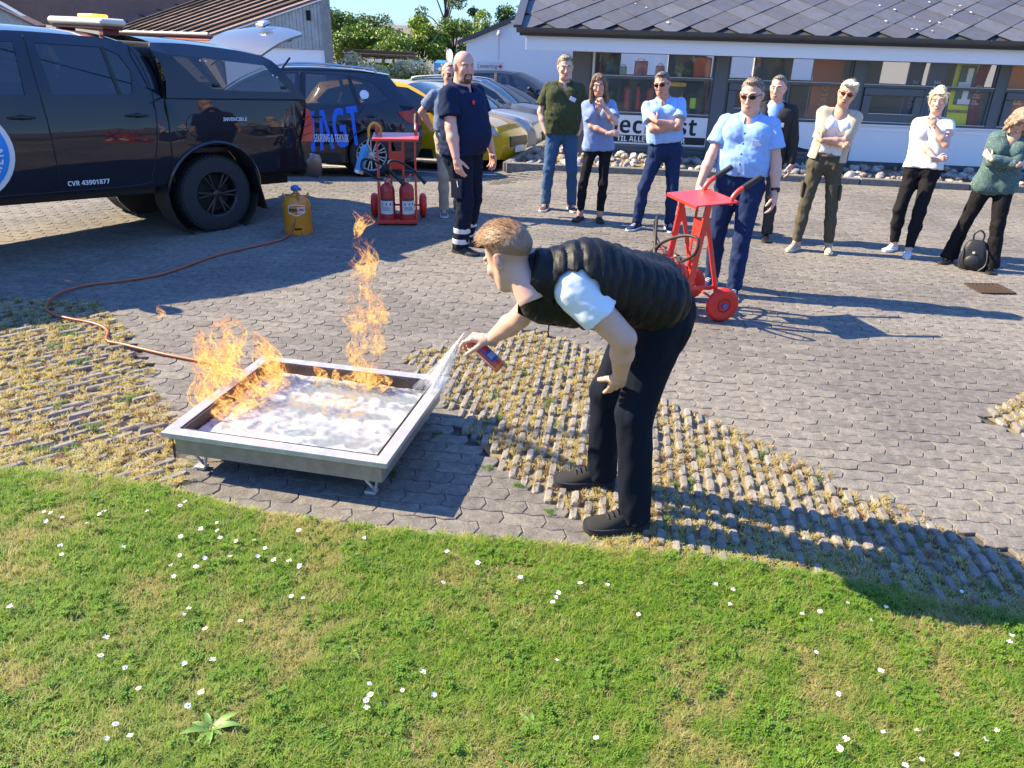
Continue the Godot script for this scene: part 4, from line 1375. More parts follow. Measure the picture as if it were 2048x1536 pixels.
func car(called: String, label: String, at: Vector2, dir: Vector2, near: float, sx: float, sy: float, pm: Material, roofm: Material, rail: bool, spokes: int) -> Node3D:
	var t := thing(called, label, "car", Vector3.ZERO, 0.0, "cars parked beside the shop")
	t.transform = Transform3D(slope_basis(dir), Vector3(at.x, ground_y(at.x, at.y) + 0.005, at.y))
	var S := func(a: Array) -> PackedVector2Array:
		var o := PackedVector2Array()
		for p in a: o.append(Vector2(p.x * sx, p.y * sy))
		return o
	var rear := smooth2(Array(S.call([Vector2(-2.02, 0.26), Vector2(-2.10, 0.42), Vector2(-2.13, 0.66), Vector2(-2.09, 0.90), Vector2(-2.0, 1.05)])), 3)
	var hatch := smooth2(Array(S.call([Vector2(-2.0, 1.05), Vector2(-1.88, 1.2), Vector2(-1.72, 1.40), Vector2(-1.62, 1.50)])), 3)
	var roof := smooth2(Array(S.call([Vector2(-1.66, 1.515), Vector2(-1.2, 1.565), Vector2(-0.6, 1.59), Vector2(-0.1, 1.575), Vector2(0.22, 1.525)])), 3)
	var shield := smooth2(Array(S.call([Vector2(0.22, 1.525), Vector2(0.55, 1.38), Vector2(0.85, 1.2), Vector2(1.08, 1.06)])), 3)
	var hood := smooth2(Array(S.call([Vector2(1.08, 1.06), Vector2(1.4, 1.01), Vector2(1.75, 0.93), Vector2(1.98, 0.82)])), 3)
	var nose := smooth2(Array(S.call([Vector2(1.98, 0.82), Vector2(2.08, 0.70), Vector2(2.12, 0.5), Vector2(2.05, 0.25)])), 3)
	var line := PackedVector2Array()
	for q in [rear, hatch, roof, shield, hood, nose]: line.append_array(q)
	var topl := PackedVector2Array()
	for q in [hatch, roof, shield, hood]: topl.append_array(q)
	var belt := 1.02 * sy
	var hw := 0.89
	var W := func(x: float, y: float) -> float:
		var f := absf(x) / (2.12 * sx)
		var w := hw * (1.0 - 0.16 * pow(clampf((f - 0.55) / 0.45, 0, 1), 2.2))
		if y > belt: w -= (y - belt) * 0.42 + 0.03 * clampf((y - belt) / 0.08, 0.0, 1.0)
		else: w -= 0.05 * pow((belt - y) / belt, 2.0) * 1.6 - 0.012 * sin(clampf((y - 0.55 * sy) / (0.4 * sy), 0, 1) * PI)
		var tp := top_at(topl, clampf(x, -2.0 * sx, 1.98 * sx))
		w -= 0.05 * pow(clampf((y - tp + 0.09) / 0.09, 0.0, 1.0), 2.0)
		return w
	var wr := 0.335
	var ax := 1.29 * sx
	var poly := line.duplicate()
	poly.append(Vector2(1.72 * sx, 0.21))
	for p in arc(Vector2(ax, wr), 0.385, -0.32, PI + 0.32, 12): poly.append(p)
	for p in arc(Vector2(-ax, wr), 0.385, -0.32, PI + 0.32, 12): poly.append(p)
	poly.append(Vector2(-1.72 * sx, 0.21))
	var glass: PackedVector2Array = S.call([Vector2(0.93, 1.06), Vector2(0.62, 1.30), Vector2(0.25, 1.465), Vector2(-0.3, 1.515), Vector2(-0.95, 1.50), Vector2(-1.38, 1.40), Vector2(-1.58, 1.18), Vector2(-1.4, 1.09), Vector2(-0.4, 1.05)])
	var gm := tint("car_glass", Color(0.02, 0.03, 0.045), 0.72)
	var blackp := mat("trim_black", lin(0.012, 0.012, 0.013), 0.5)
	for s in [-1.0, 1.0]:
		var mb := MB.new()
		mb.panel(poly, [glass], 0.16, W, s)
		obj("side_panel", mb, pm, t)
		mb = MB.new()
		mb.panel(glass, [], 0.2, func(x, y): return W.call(x, y) - 0.006, s)
		var win := obj("side_window", mb, gm, t)
		for q in [[Vector2(-0.28, 1.04), Vector2(-0.33, 1.515), 0.045], [Vector2(-1.12, 1.07), Vector2(-1.0, 1.5), 0.028]]:
			mb = MB.new()
			mb.bar(on_side(Vector2(q[0].x * sx, q[0].y * sy), W, s, -0.002), on_side(Vector2(q[1].x * sx, q[1].y * sy), W, s, -0.002), q[2] * 2.0, 0.012, Vector3.RIGHT)
			obj("pillar", mb, blackp, win)
		for q in [[Vector2(-0.26, 1.04), Vector2(-0.25, 0.7), Vector2(-0.28, 0.3)], [Vector2(0.88, 1.0), Vector2(0.92, 0.7), Vector2(0.8, 0.3)], [Vector2(-1.2, 1.06), Vector2(-1.02, 0.8), Vector2(-0.86, 0.45), Vector2(-0.84, 0.3)]]: seam(t, Array(S.call(q)), W, s)
		for q in [Vector2(-0.45, 0.89), Vector2(-1.32, 0.91)]: handle(t, q * Vector2(sx, sy), W, s, pm)
		mb = MB.new()   # dark sill and arch lips
		var cl := PackedVector2Array([Vector2(-0.83 * sx, 0.2), Vector2(-0.80 * sx, 0.36), Vector2(0.80 * sx, 0.36), Vector2(0.83 * sx, 0.2)])
		mb.panel(cl, [], 0.25, func(x, y): return W.call(x, y) + 0.008, s)
		obj("sill", mb, blackp, t)
		for c in [ax, -ax]:
			mb = MB.new()
			var lip := PackedVector3Array()
			for p in arc(Vector2(c, wr), 0.395, -0.3, PI + 0.3, 14): lip.append(on_side(p, W, s, 0.002))
			mb.tube(lip, 0.018 if rail else 0.008, 6)
			obj("wheel_arch", mb, blackp if rail else pm, t)
			mb = MB.new()
			mb.lathe([[0.0, 0.0], [0.41, 0.0], [0.41, 0.3], [0.0, 0.3]], 18, Transform3D(Basis(Vector3.RIGHT, PI / 2), Vector3(c, wr, s * 0.56 - 0.15)), true)
			obj("wheel_housing", mb, mat("pit_dark", lin(0.01, 0.01, 0.01), 1.0), t)
			wheel(t, Vector3(c, wr, s * 0.785), wr, 0.21, 0.235, spokes, mat("alloy_rim", lin(0.45, 0.46, 0.47), 0.35, 0.7), s, 0.02)
		mb = MB.new()
		mb.ell(Vector3(0.78 * sx, 1.10 * sy, s * (hw + 0.09)), Vector3(0.07, 0.06, 0.10), Basis(), 12, 8)
		mb.bar(Vector3(0.80 * sx, 1.05 * sy, s * (hw - 0.05)), Vector3(0.79 * sx, 1.07 * sy, s * (hw + 0.04)), 0.06, 0.03, Vector3.RIGHT)
		obj("wing_mirror", mb, blackp, t)
		mb = MB.new()   # head lamp and tail lamp wrap round the corners
		mb.panel(S.call([Vector2(1.62, 0.86), Vector2(1.86, 0.865), Vector2(2.0, 0.78), Vector2(2.06, 0.66), Vector2(1.9, 0.69)]), [], 0.1, func(x, y): return W.call(x, y) + 0.006, s)
		obj("headlight", mb, mat("lamp_clear", lin(0.32, 0.35, 0.38), 0.08, 0.5), t)
		mb = MB.new()
		mb.panel(S.call([Vector2(-1.72, 0.98), Vector2(-2.0, 1.02), Vector2(-2.08, 0.92), Vector2(-2.1, 0.78), Vector2(-1.86, 0.84)]), [], 0.1, func(x, y): return W.call(x, y) + 0.006, s)
		obj("taillight", mb, mat("lamp_red", lin(0.35, 0.012, 0.015), 0.12), t)
		if rail:
			mb = MB.new()
			mb.tube(smooth([Vector3(-1.45 * sx, 1.53 * sy, s * 0.60), Vector3(-1.3 * sx, 1.60 * sy, s * 0.60), Vector3(-0.4 * sx, 1.645 * sy, s * 0.61), Vector3(0.05 * sx, 1.60 * sy, s * 0.61), Vector3(0.15 * sx, 1.55 * sy, s * 0.61)], 4), 0.018, 6)
			obj("roof_rail", mb, mat("rail_silver", lin(0.5, 0.51, 0.52), 0.3, 0.8), t)
	for q in [["hatch_panel", rear, Vector3(-1, 0.2, 0), pm, 0.05], ["rear_window", hatch, Vector3(-1, 0.8, 0), gm, 0.04], ["roof", roof, Vector3.UP, roofm, 0.035], ["windscreen", shield, Vector3(1, 1, 0), gm, 0.05], ["bonnet", hood, Vector3.UP, pm, 0.035], ["front_bumper", nose, Vector3(1, 0.2, 0), pm, 0.06]]:
		var mb := MB.new()
		across(mb, q[1], W, q[4], q[2])
		obj(q[0], mb, q[3], t)
	var mb := MB.new()
	mb.box(Vector3(2.13 * sx + 0.03, 0.56 * sy, 0), Vector3(0.04, 0.17, 0.95), 0.01)
	obj("grille", mb, blackp, t)
	for s in [1.0, -1.0]:
		mb = MB.new()
		mb.box(Vector3((2.19 if s > 0 else 2.19) * sx * s, (0.42 if s > 0 else 0.62) * sy, 0), Vector3(0.03, 0.11, 0.5), 0.004)
		obj("number_plate", mb, mat("plate_white", lin(0.65, 0.65, 0.64), 0.5), t)
	mb = MB.new()   # seats and floor inside
	mb.box(Vector3(0, 0.33, 0), Vector3(3.2 * sx, 0.12, 1.4), 0.02)
	for x in [0.15, -0.75]:
		for z in [-0.38, 0.38]:
			mb.box(Vector3(x * sx, 0.62, z), Vector3(0.5, 0.14, 0.48), 0.04)
			mb.box(Vector3((x - 0.3) * sx, 0.93, z), Vector3(0.13, 0.6, 0.46), 0.05)
			mb.box(Vector3((x - 0.34) * sx, 1.28, z), Vector3(0.09, 0.16, 0.24), 0.03)
	mb.box(Vector3(0.95 * sx, 0.85, 0), Vector3(0.35, 0.3, 1.4), 0.05)
	obj("seats", mb, mat("upholstery", lin(0.03, 0.03, 0.033), 0.85), t)
	return t

func build_vehicles() -> void:
	var navy := paint("paint_navy", lin(0.008, 0.012, 0.028), 0.1)
	var yel := paint("paint_yellow", lin(0.56, 0.33, 0.008))
	var sil := paint("paint_silver", lin(0.36, 0.38, 0.40), 0.4)
	var gry := paint("paint_grey", lin(0.14, 0.16, 0.18), 0.4)
	var blu := paint("paint_blue", lin(0.01, 0.07, 0.30), 0.2)
	var blk := paint("paint_black", lin(0.012, 0.013, 0.016), 0.1)
	var nose := Vector2(0.955, 0.297)
	var v := car("suv_car", "dark navy car with big blue slanted lettering behind the black pickup", Vector2(-3.80, -12.93), Vector2(-0.951, 0.309), -1.0, 1.0, 1.0, navy, navy, true, 9)
	# lettering on its door
	var ink := mat("letter_blue", lin(0.005, 0.13, 0.72), 0.5)
	var tm := text_mesh("VAGT", 0.80, 0.006, true)
	obj("lettering", tm, ink, v, Transform3D(Basis(Vector3(-0.42, 0.06, 0), Vector3(0.10, 0.98, 0), Vector3(0, 0, -1)), Vector3(-0.70, 0.70, -0.897)))
	tm = text_mesh("SIKRING & TEKNIK", 0.155, 0.004, true)
	obj("lettering", tm, mat("letter_white", lin(0.62, 0.64, 0.66), 0.5), v, Transform3D(Basis(Vector3(-0.38, 0, 0), Vector3(0, 1.0, 0), Vector3(0, 0, -1)), Vector3(-0.68, 0.58, -0.905)))
	var mb := MB.new()
	mb.lathe([[0.0, 0.0], [0.07, 0.0], [0.07, 0.004], [0.0, 0.004]], 20, Transform3D(Basis(Vector3.RIGHT, -PI / 2 + 0.4), Vector3(-1.22, 1.22, -0.795)))
	obj("round_sticker", mb, mat("sign_white", lin(0.72, 0.72, 0.72), 0.5), v)
	car("hatchback_car", "bright yellow hatchback with black mirror, parked nose to the right", Vector2(-1.98, -14.92), nose, 1.0, 0.955, 0.92, yel, yel, false, 8)
	car("saloon_car", "pale silver car parked directly behind the yellow hatchback", Vector2(-1.45, -17.4), nose, 1.0, 1.0, 0.92, sil, sil, false, 8)
	car("suv_car", "metallic grey car with black roof parked third, behind the silver one", Vector2(-0.98, -19.85), nose, 1.0, 1.05, 1.02, gry, blk, true, 8)
	car("hatchback_car", "deep blue car parked fourth in the row before the white gable", Vector2(-0.55, -22.25), nose, 1.0, 1.0, 0.95, blu, blu, false, 8)
	car("saloon_car", "charcoal car parked fifth in the row, behind the blue one", Vector2(-0.2, -24.5), nose, 1.0, 1.02, 0.97, paint("paint_charcoal", lin(0.03, 0.035, 0.04), 0.3), blk, false, 8)
	build_pickup(navy)

func build_pickup(navy: Material) -> void:
	var t := thing("pickup_truck", "black pickup with canopy, raised rear hatch and amber light bar, at the left edge", "pickup truck")
	var X := Vector3(-0.6428, 0.054, 0.766).normalized()
	var Z := X.cross(Vector3.UP).normalized()
	t.transform = Transform3D(Basis(X, Z.cross(X), Z), Vector3(-3.996, 0.0, -9.133))
	var body := paint("paint_pickup", lin(0.010, 0.012, 0.020), 0.1)
	var black := mat("trim_black", lin(0.012, 0.012, 0.013), 0.5)
	var gl := tint("pickup_glass", Color(0.015, 0.03, 0.06), 0.86)
	var cg := tint("canopy_glass", Color(0.01, 0.012, 0.02), 0.62)
	var lower := PackedVector2Array([Vector2(-1.22, 0.62), Vector2(-1.27, 0.9), Vector2(-1.26, 1.2), Vector2(-1.21, 1.385), Vector2(0.5, 1.392), Vector2(0.52, 1.41)])
	var cabtop := smooth2([Vector2(0.50, 1.42), Vector2(0.50, 1.60), Vector2(0.60, 1.80), Vector2(0.78, 1.90), Vector2(1.2, 1.93), Vector2(1.75, 1.935), Vector2(2.1, 1.90)], 3)
	var shield := smooth2([Vector2(2.1, 1.90), Vector2(2.5, 1.70), Vector2(3.0, 1.38)], 3)
	var hood := smooth2([Vector2(3.0, 1.38), Vector2(3.4, 1.33), Vector2(3.9, 1.2), Vector2(4.05, 1.05)], 3)
	var nose := PackedVector2Array([Vector2(4.05, 1.05), Vector2(4.12, 0.8), Vector2(4.1, 0.5), Vector2(3.95, 0.42)])
	var poly := lower.duplicate()
	for q in [cabtop, shield, hood, nose]: poly.append_array(q)
	for p in arc(Vector2(3.28, 0.24), 0.52, 0.35, PI - 0.5, 14): poly.append(p)
	poly.append_array([Vector2(2.72, 0.52), Vector2(0.62, 0.535)])
	for p in arc(Vector2(0.0, 0.415), 0.53, 0.32, PI - 0.35, 16): poly.append(p)
	var topl := PackedVector2Array([Vector2(-1.27, 1.385), Vector2(0.49, 1.392)])
	for q in [cabtop, shield, hood]: topl.append_array(q)
	var W := func(x: float, y: float) -> float:
		var w := 0.925 - 0.035 * pow((y - 1.0) / 0.4, 2.0) + 0.012 * sin(clampf((y - 0.8) / 0.5, 0, 1) * PI)
		if y > 1.39: w = 0.892 - (y - 1.39) * 0.30
		w -= 0.05 * pow(clampf((-1.05 - x) / 0.22, 0, 1), 2.0) + 0.16 * pow(clampf((x - 3.3) / 0.8, 0, 1), 2.0)
		if x > 0.45:
			var tp := top_at(topl, clampf(x, 0.5, 4.05))
			w -= 0.06 * pow(clampf((y - tp + 0.10) / 0.10, 0.0, 1.0), 2.0)
		return w
	var rw := PackedVector2Array([Vector2(1.53, 1.415), Vector2(1.565, 1.845), Vector2(0.98, 1.84), Vector2(0.84, 1.78), Vector2(0.76, 1.64), Vector2(0.80, 1.43)])
	var fw := PackedVector2Array([Vector2(1.76, 1.415), Vector2(1.74, 1.85), Vector2(2.05, 1.83), Vector2(2.45, 1.62), Vector2(2.8, 1.41)])
	# canopy
	var captop := smooth2([Vector2(0.47, 1.905), Vector2(0.1, 1.912), Vector2(-0.45, 1.88), Vector2(-0.78, 1.835)], 3)
	var cap := PackedVector2Array([Vector2(0.47, 1.398)])
	cap.append_array([Vector2(0.44, 1.55), Vector2(0.46, 1.72), Vector2(0.52, 1.84)])
	cap.append_array(captop)
	cap.append_array([Vector2(-0.86, 1.79), Vector2(-1.0, 1.64), Vector2(-1.21, 1.398)])
	var CW := func(x: float, y: float) -> float:
		var w := 0.90 - (y - 1.39) * 0.22
		var tp := top_at(captop, clampf(x, -0.78, 0.47))
		w -= 0.10 * pow(clampf((y - tp + 0.13) / 0.13, 0.0, 1.0), 2.0)
		return w
	var capwin := PackedVector2Array([Vector2(0.33, 1.80), Vector2(0.22, 1.80), Vector2(-0.72, 1.74), Vector2(-1.03, 1.47), Vector2(-0.1, 1.475), Vector2(0.06, 1.53)])
	var dom := mat("door_black_glossy", lin(0.012, 0.014, 0.02), 0.25)
	for s in [-1.0, 1.0]:
		var mb := MB.new()
		mb.panel(poly, [rw, fw], 0.17, W, s)
		obj("side_panel", mb, body, t)
		for q in [rw, fw]:
			mb = MB.new()
			mb.panel(q, [], 0.2, func(x, y): return W.call(x, y) - 0.008, s)
			var win := obj("side_window", mb, gl, t)
			if q == rw:
				mb = MB.new()
				mb.bar(on_side(Vector2(0.92, 1.42), W, s, -0.004), on_side(Vector2(0.98, 1.845), W, s, -0.004), 0.035, 0.012, Vector3.RIGHT)
				obj("window_divider", mb, black, win)
		mb = MB.new()
		mb.panel(cap, [capwin], 0.15, CW, s)
		var cp := obj("canopy", mb, body, t)
		mb = MB.new()
		mb.panel(capwin, [], 0.2, func(x, y): return CW.call(x, y) - 0.004, s)
		obj("canopy_window", mb, cg, cp)
		for q in [Vector2(0.03, 1.76), Vector2(-0.03, 1.755), Vector2(-0.86, 1.62), Vector2(-0.81, 1.64)]:
			mb = MB.new()
			mb.ell(on_side(q, CW, s, 0.004), Vector3(0.014, 0.014, 0.006), Basis(), 8, 5)
			obj("hinge_bolt", mb, mat("rail_silver", lin(0.5, 0.51, 0.52), 0.3, 0.8), cp)
		for q in [Vector2(-0.10, 1.53), Vector2(-0.93, 1.52)]:
			mb = MB.new()
			mb.box(on_side(q, CW, s, 0.01), Vector3(0.07, 0.03, 0.02), 0.006)
			obj("window_catch", mb, black, cp)
		seam(t, [Vector2(0.47, 1.895), Vector2(0.50, 1.75), Vector2(0.455, 1.55), Vector2(0.475, 1.4), Vector2(0.49, 1.0), Vector2(0.47, 0.56)], func(x, y): return W.call(x, y) - 0.004, s, 0.011, "body_gap")
		seam(t, [Vector2(0.49, 1.394), Vector2(-0.4, 1.39), Vector2(-1.21, 1.386)], W, s, 0.008, "rail_seam")
		seam(t, [Vector2(1.64, 1.90), Vector2(1.64, 1.55), Vector2(1.625, 1.2), Vector2(1.60, 0.8), Vector2(1.57, 0.56)], W, s, 0.006)
		seam(t, [Vector2(0.70, 1.86), Vector2(0.62, 1.6), Vector2(0.60, 1.35), Vector2(0.63, 1.0), Vector2(0.70, 0.66), Vector2(0.80, 0.57), Vector2(1.5, 0.555), Vector2(2.6, 0.55)], W, s, 0.006)
		seam(t, Array(arc(Vector2(0.19, 1.13), 0.115, 0, TAU, 12)), W, s, 0.003, "fuel_flap")
		for q in [Vector2(0.80, 1.235), Vector2(1.83, 1.225)]:
			handle(t, q, W, s, black)
		mb = MB.new()   # wide black arch lip
		var lip := PackedVector3Array()
		for p in arc(Vector2(0.0, 0.415), 0.545, 0.1, PI - 0.1, 16): lip.append(on_side(Vector2(p.x, p.y), W, s, 0.004))
		mb.tube(lip, 0.022, 6)
		obj("wheel_arch", mb, body, t)
		for c in [[0.0, 0.405], [3.28, 0.235]]:
			mb = MB.new()
			mb.lathe([[0.54, 0.0], [0.54, 0.34]], 22, Transform3D(Basis(Vector3.RIGHT, PI / 2), Vector3(c[0], 0.44 if c[0] == 0.0 else 0.3, s * 0.70 - 0.17)), false)
			mb.lathe([[0.0, 0.0], [0.54, 0.0]], 22, Transform3D(Basis(Vector3.RIGHT, PI / 2), Vector3(c[0], 0.44 if c[0] == 0.0 else 0.3, s * 0.52)), false)
			obj("wheel_housing", mb, mat("underbody", lin(0.03, 0.028, 0.025), 0.95), t)
			wheel(t, Vector3(c[0], c[1], s * 0.775), 0.405, 0.265, 0.235, 6, mat("black_rim", lin(0.010, 0.010, 0.011), 0.3, 0.3, {"clearcoat_enabled": true, "clearcoat": 0.6}), s, 0.026)
		mb = MB.new()
		mb.bar(Vector3(-0.46, 0.66, s * 0.80), Vector3(-0.58, 0.20, s * 0.80), 0.02, 0.28, Vector3.RIGHT, 0.004)
		obj("mud_flap", mb, black, t)
		mb = MB.new()
		mb.panel(PackedVector2Array([Vector2(-1.08, 0.93), Vector2(-1.275, 0.93), Vector2(-1.30, 1.1), Vector2(-1.265, 1.28), Vector2(-1.20, 1.30), Vector2(-1.14, 1.12)]), [], 0.07, func(x, y): return W.call(x, y) + 0.014, s)
		var tl := obj("taillight", mb, mat("lamp_red_bright", lin(0.55, 0.016, 0.014), 0.12, 0.0, {"clearcoat_enabled": true, "clearcoat": 1.0}), t)
		for y in [1.0, 1.09, 1.18]:
			mb = MB.new()
			mb.bar(on_side(Vector2(-1.12, y), W, s, 0.016), on_side(Vector2(-1.25, y + 0.03), W, s, 0.016), 0.014, 0.006, Vector3.UP, 0.002)
			obj("lens_rib", mb, mat("lamp_red_dark", lin(0.16, 0.006, 0.008), 0.2), tl)
		mb = MB.new()
		mb.ell(Vector3(2.75, 1.38, s * 1.06), Vector3(0.09, 0.13, 0.12), Basis(), 12, 8)
		mb.bar(Vector3(2.72, 1.36, s * 0.85), Vector3(2.75, 1.37, s * 1.0), 0.08, 0.05, Vector3.RIGHT)
		obj("wing_mirror", mb, body, t)
		mb = MB.new()
		mb.panel(PackedVector2Array([Vector2(3.55, 1.02), Vector2(3.95, 1.05), Vector2(4.04, 0.95), Vector2(3.7, 0.9)]), [], 0.12, func(x, y): return W.call(x, y) + 0.008, s)
		obj("headlight", mb, mat("lamp_clear", lin(0.32, 0.35, 0.38), 0.08, 0.5), t)
		mb = MB.new()
		mb.rod(Vector3(-0.98, 1.68, s * 0.74), Vector3(-1.16, 1.83, s * 0.68), 0.011)
		obj("gas_strut", mb, black, t)
	var CWi := func(x, y): return CW.call(x, y)
	for q in [["roof", cabtop, Vector3.UP, body, 0.05, W], ["windscreen", shield, Vector3(1, 1, 0), gl, 0.06, W], ["bonnet", hood, Vector3.UP, body, 0.05, W], ["front_bumper", nose, Vector3(1, 0, 0), body, 0.1, W], ["canopy_roof", captop, Vector3.UP, body, 0.05, CWi]]:
		var mb := MB.new()
		across(mb, q[1], q[5], q[4], q[2])
		obj(q[0], mb, q[3], t)
	var mb := MB.new()   # front wall of canopy, bed and tailgate
	across(mb, PackedVector2Array([Vector2(0.46, 1.39), Vector2(0.50, 1.84), Vector2(0.47, 1.905)]), CWi, 0.0, Vector3(1, 0, 0))
	obj("canopy_front", mb, body, t)
	mb = MB.new()
	mb.box(Vector3(-0.36, 0.86, 0), Vector3(1.66, 0.05, 1.5))
	obj("bed_floor", mb, black, t)
	mb = MB.new()
	across(mb, PackedVector2Array([Vector2(-1.25, 0.80), Vector2(-1.275, 1.0), Vector2(-1.265, 1.2), Vector2(-1.215, 1.385)]), W, 0.02, Vector3(-1, 0, 0))
	obj("tailgate", mb, body, t)
	mb = MB.new()
	mb.box(Vector3(-1.29, 1.18, 0), Vector3(0.03, 0.09, 0.24), 0.01)
	obj("tailgate_handle", mb, black, t)
	mb = MB.new()   # rear bumper, brushed ends
	mb.box(Vector3(-1.32, 0.66, 0), Vector3(0.16, 0.15, 1.4), 0.03)
	obj("rear_bumper", mb, black, t)
	for s in [-1.0, 1.0]:
		mb = MB.new()
		var rings := []
		for q in [[-1.20, 0.74, 0.52], [-1.30, 0.78, 0.50], [-1.40, 0.76, 0.47], [-1.42, 0.70, 0.48]]:
			rings.append(PackedVector3Array([Vector3(q[0], q[1], s * 0.62), Vector3(q[0], q[1], s * 0.86), Vector3(q[0] + 0.02, q[1] - 0.08, s * 0.9), Vector3(q[0] + 0.02, q[2] + 0.05, s * 0.88), Vector3(q[0], q[2], s * 0.8), Vector3(q[0], q[2] + 0.05, s * 0.62)]))
		mb.loft(rings, true, true, 40.0)
		obj("bumper_end", mb, mat("bumper_grey", lin(0.20, 0.19, 0.18), 0.3, 0.8), t)
	mb = MB.new()   # chassis, exhaust, axle, sill step
	for s in [-1.0, 1.0]: mb.box(Vector3(1.4, 0.46, s * 0.42), Vector3(5.2, 0.14, 0.1), 0.01)
	mb.rod(Vector3(0, 0.405, -0.72), Vector3(0, 0.405, 0.72), 0.05, 10)
	mb.ell(Vector3(0, 0.40, 0), Vector3(0.15, 0.14, 0.16))
	mb.tube(smooth([Vector3(1.6, 0.42, -0.25), Vector3(0.4, 0.42, -0.3), Vector3(-0.2, 0.58, -0.35), Vector3(-1.1, 0.45, -0.5)], 4), 0.035, 8)
	mb.box(Vector3(1.65, 0.50, 0), Vector3(2.1, 0.12, 1.5), 0.02)
	obj("chassis", mb, mat("underbody", lin(0.03, 0.028, 0.025), 0.95), t)
	mb = MB.new()
	mb.box(Vector3(1.65, 1.0, 0), Vector3(2.0, 0.1, 1.6), 0.02)
	for x in [1.35, 2.2]:
		for z in [-0.4, 0.4]:
			mb.box(Vector3(x - 0.25, 1.25, z), Vector3(0.14, 0.6, 0.5), 0.05)
			mb.box(Vector3(x - 0.28, 1.62, z), Vector3(0.1, 0.18, 0.26), 0.03)
	obj("seats", mb, mat("upholstery", lin(0.03, 0.03, 0.033), 0.85), t)
	mb = MB.new()   # back wall of the cab with its window
	across(mb, PackedVector2Array([Vector2(0.53, 0.75), Vector2(0.53, 1.42)]), W, 0.0, Vector3(-1, 0, 0), 0.02)
	obj("cab_back", mb, body, t)
	# the hatch, opened upwards and backwards
	mb = MB.new()
	var hx := Vector3(-0.80, 1.845, 0)
	var hd := Vector3(-0.62, 0.30, 0)
	var rings := []
	for i in 9:
		var f := i / 8.0
		var hwid: float = lerpf(0.66, 0.80, f) if f < 0.85 else lerpf(0.80, 0.66, (f - 0.85) / 0.15)
		var ring := PackedVector3Array()
		for k in 9:
			var z := -1.0 + k * 0.25
			ring.append(hx + hd * f * (1.0 - 0.12 * z * z) + Vector3(0.02, 0.055, 0) * (sin(f * PI) * 0.6 + 0.3 * (1.0 - z * z)) + Vector3(0, 0, z * hwid))
		for k in 9:
			var z := 1.0 - k * 0.25
			ring.append(hx + hd * f * (1.0 - 0.12 * z * z) + Vector3(0.02, 0.055, 0) * (sin(f * PI) * 0.6 + 0.3 * (1.0 - z * z)) + Vector3(0, -0.025, z * hwid))
		rings.append(ring)
	mb.loft(rings, true, true, 40.0)
	var hat := obj("rear_hatch", mb, mat("hatch_glass", lin(0.02, 0.025, 0.035), 0.04, 0.0, {"clearcoat_enabled": true, "clearcoat": 1.0, "metallic_specular": 1.0}), t)
	mb = MB.new()
	mb.box(hx + hd * 0.78 + Vector3(0.01, 0.10, 0), Vector3(0.12, 0.05, 0.16), 0.015, Basis(Vector3.BACK, -0.45))
	mb.rod(hx + hd * 0.74 + Vector3(0, 0.125, -0.06), hx + hd * 0.74 + Vector3(0, 0.125, 0.06), 0.014)
	obj("hatch_lock", mb, mat("rail_silver", lin(0.5, 0.51, 0.52), 0.3, 0.8), hat)
	mb = MB.new()
	mb.box(hx + hd * 0.93 + Vector3(0, -0.07, -0.2), Vector3(0.1, 0.09, 0.4), 0.02, Basis(Vector3.BACK, -0.45))
	obj("hatch_lamp", mb, black, hat)
	# light bar on the roof
	mb = MB.new()
	mb.box(Vector3(0.78, 2.06, 0), Vector3(0.26, 0.075, 1.25), 0.025)
	var lb := obj("light_bar", mb, mat("lightbar_lens", lin(0.55, 0.50, 0.42), 0.15, 0.0, {"clearcoat_enabled": true, "clearcoat": 1.0}), t)
	mb = MB.new()
	mb.box(Vector3(0.78, 2.115, -0.18), Vector3(0.16, 0.03, 0.34), 0.012)
	obj("amber_lamp", mb, mat("amber_glow", lin(0.8, 0.25, 0.02), 0.3, 0.0, {"emission_enabled": true, "emission": lin(1.0, 0.32, 0.03), "emission_energy_multiplier": 1.6}), lb)
	var al := OmniLight3D.new()
	al.name = "amber_lamp_light"
	al.light_color = Color(1.0, 0.5, 0.1)
	al.light_energy = 0.12
	al.light_size = 0.1
	al.omni_range = 8.0
	al.omni_attenuation = 2.0
	al.shadow_enabled = true
	al.position = Vector3(0.78, 2.19, -0.18)
	t.add_child(al)
	mb = MB.new()
	for z in [-0.5, 0.5]: mb.box(Vector3(0.78, 1.99, z), Vector3(0.16, 0.10, 0.1), 0.01)
	mb.box(Vector3(0.78, 2.01, 0), Vector3(0.2, 0.035, 1.2), 0.01)
	obj("light_bar_bracket", mb, mat("bracket_red", lin(0.13, 0.02, 0.02), 0.6), t)
	# signwriting on the near side
	var white := mat("letter_white", lin(0.62, 0.64, 0.66), 0.5)
	var side := Basis(Vector3(-1, 0, 0), Vector3.UP, Vector3(0, 0, -1))
	var tm := text_mesh("CVR 43901877", 0.06, 0.003, true)
	tm.horizontal_alignment = HORIZONTAL_ALIGNMENT_LEFT
	obj("lettering", tm, white, t, Transform3D(side * Basis(Vector3.BACK, 0.0), Vector3(1.53, 0.625, -0.903)))
	tm = text_mesh("INVINCIBLE", 0.05, 0.003, true)
	obj("lettering", tm, white, t, Transform3D(side, Vector3(-0.26, 1.19, -0.93)))
	for q in [[0.42, 0.0, "letter_white", lin(0.62, 0.64, 0.66)], [0.375, 0.003, "logo_blue", lin(0.01, 0.22, 0.66)]]:
		mb = MB.new()
		mb.panel(arc(Vector2(2.36, 0.93), q[0], 0, TAU - TAU / 40, 39), [], 0.2, func(x, y): return W.call(x, y) + 0.003 + q[1], -1.0)
		obj("round_logo", mb, mat(q[2], q[3], 0.5), t)
	var word := "EQUIPMENT"
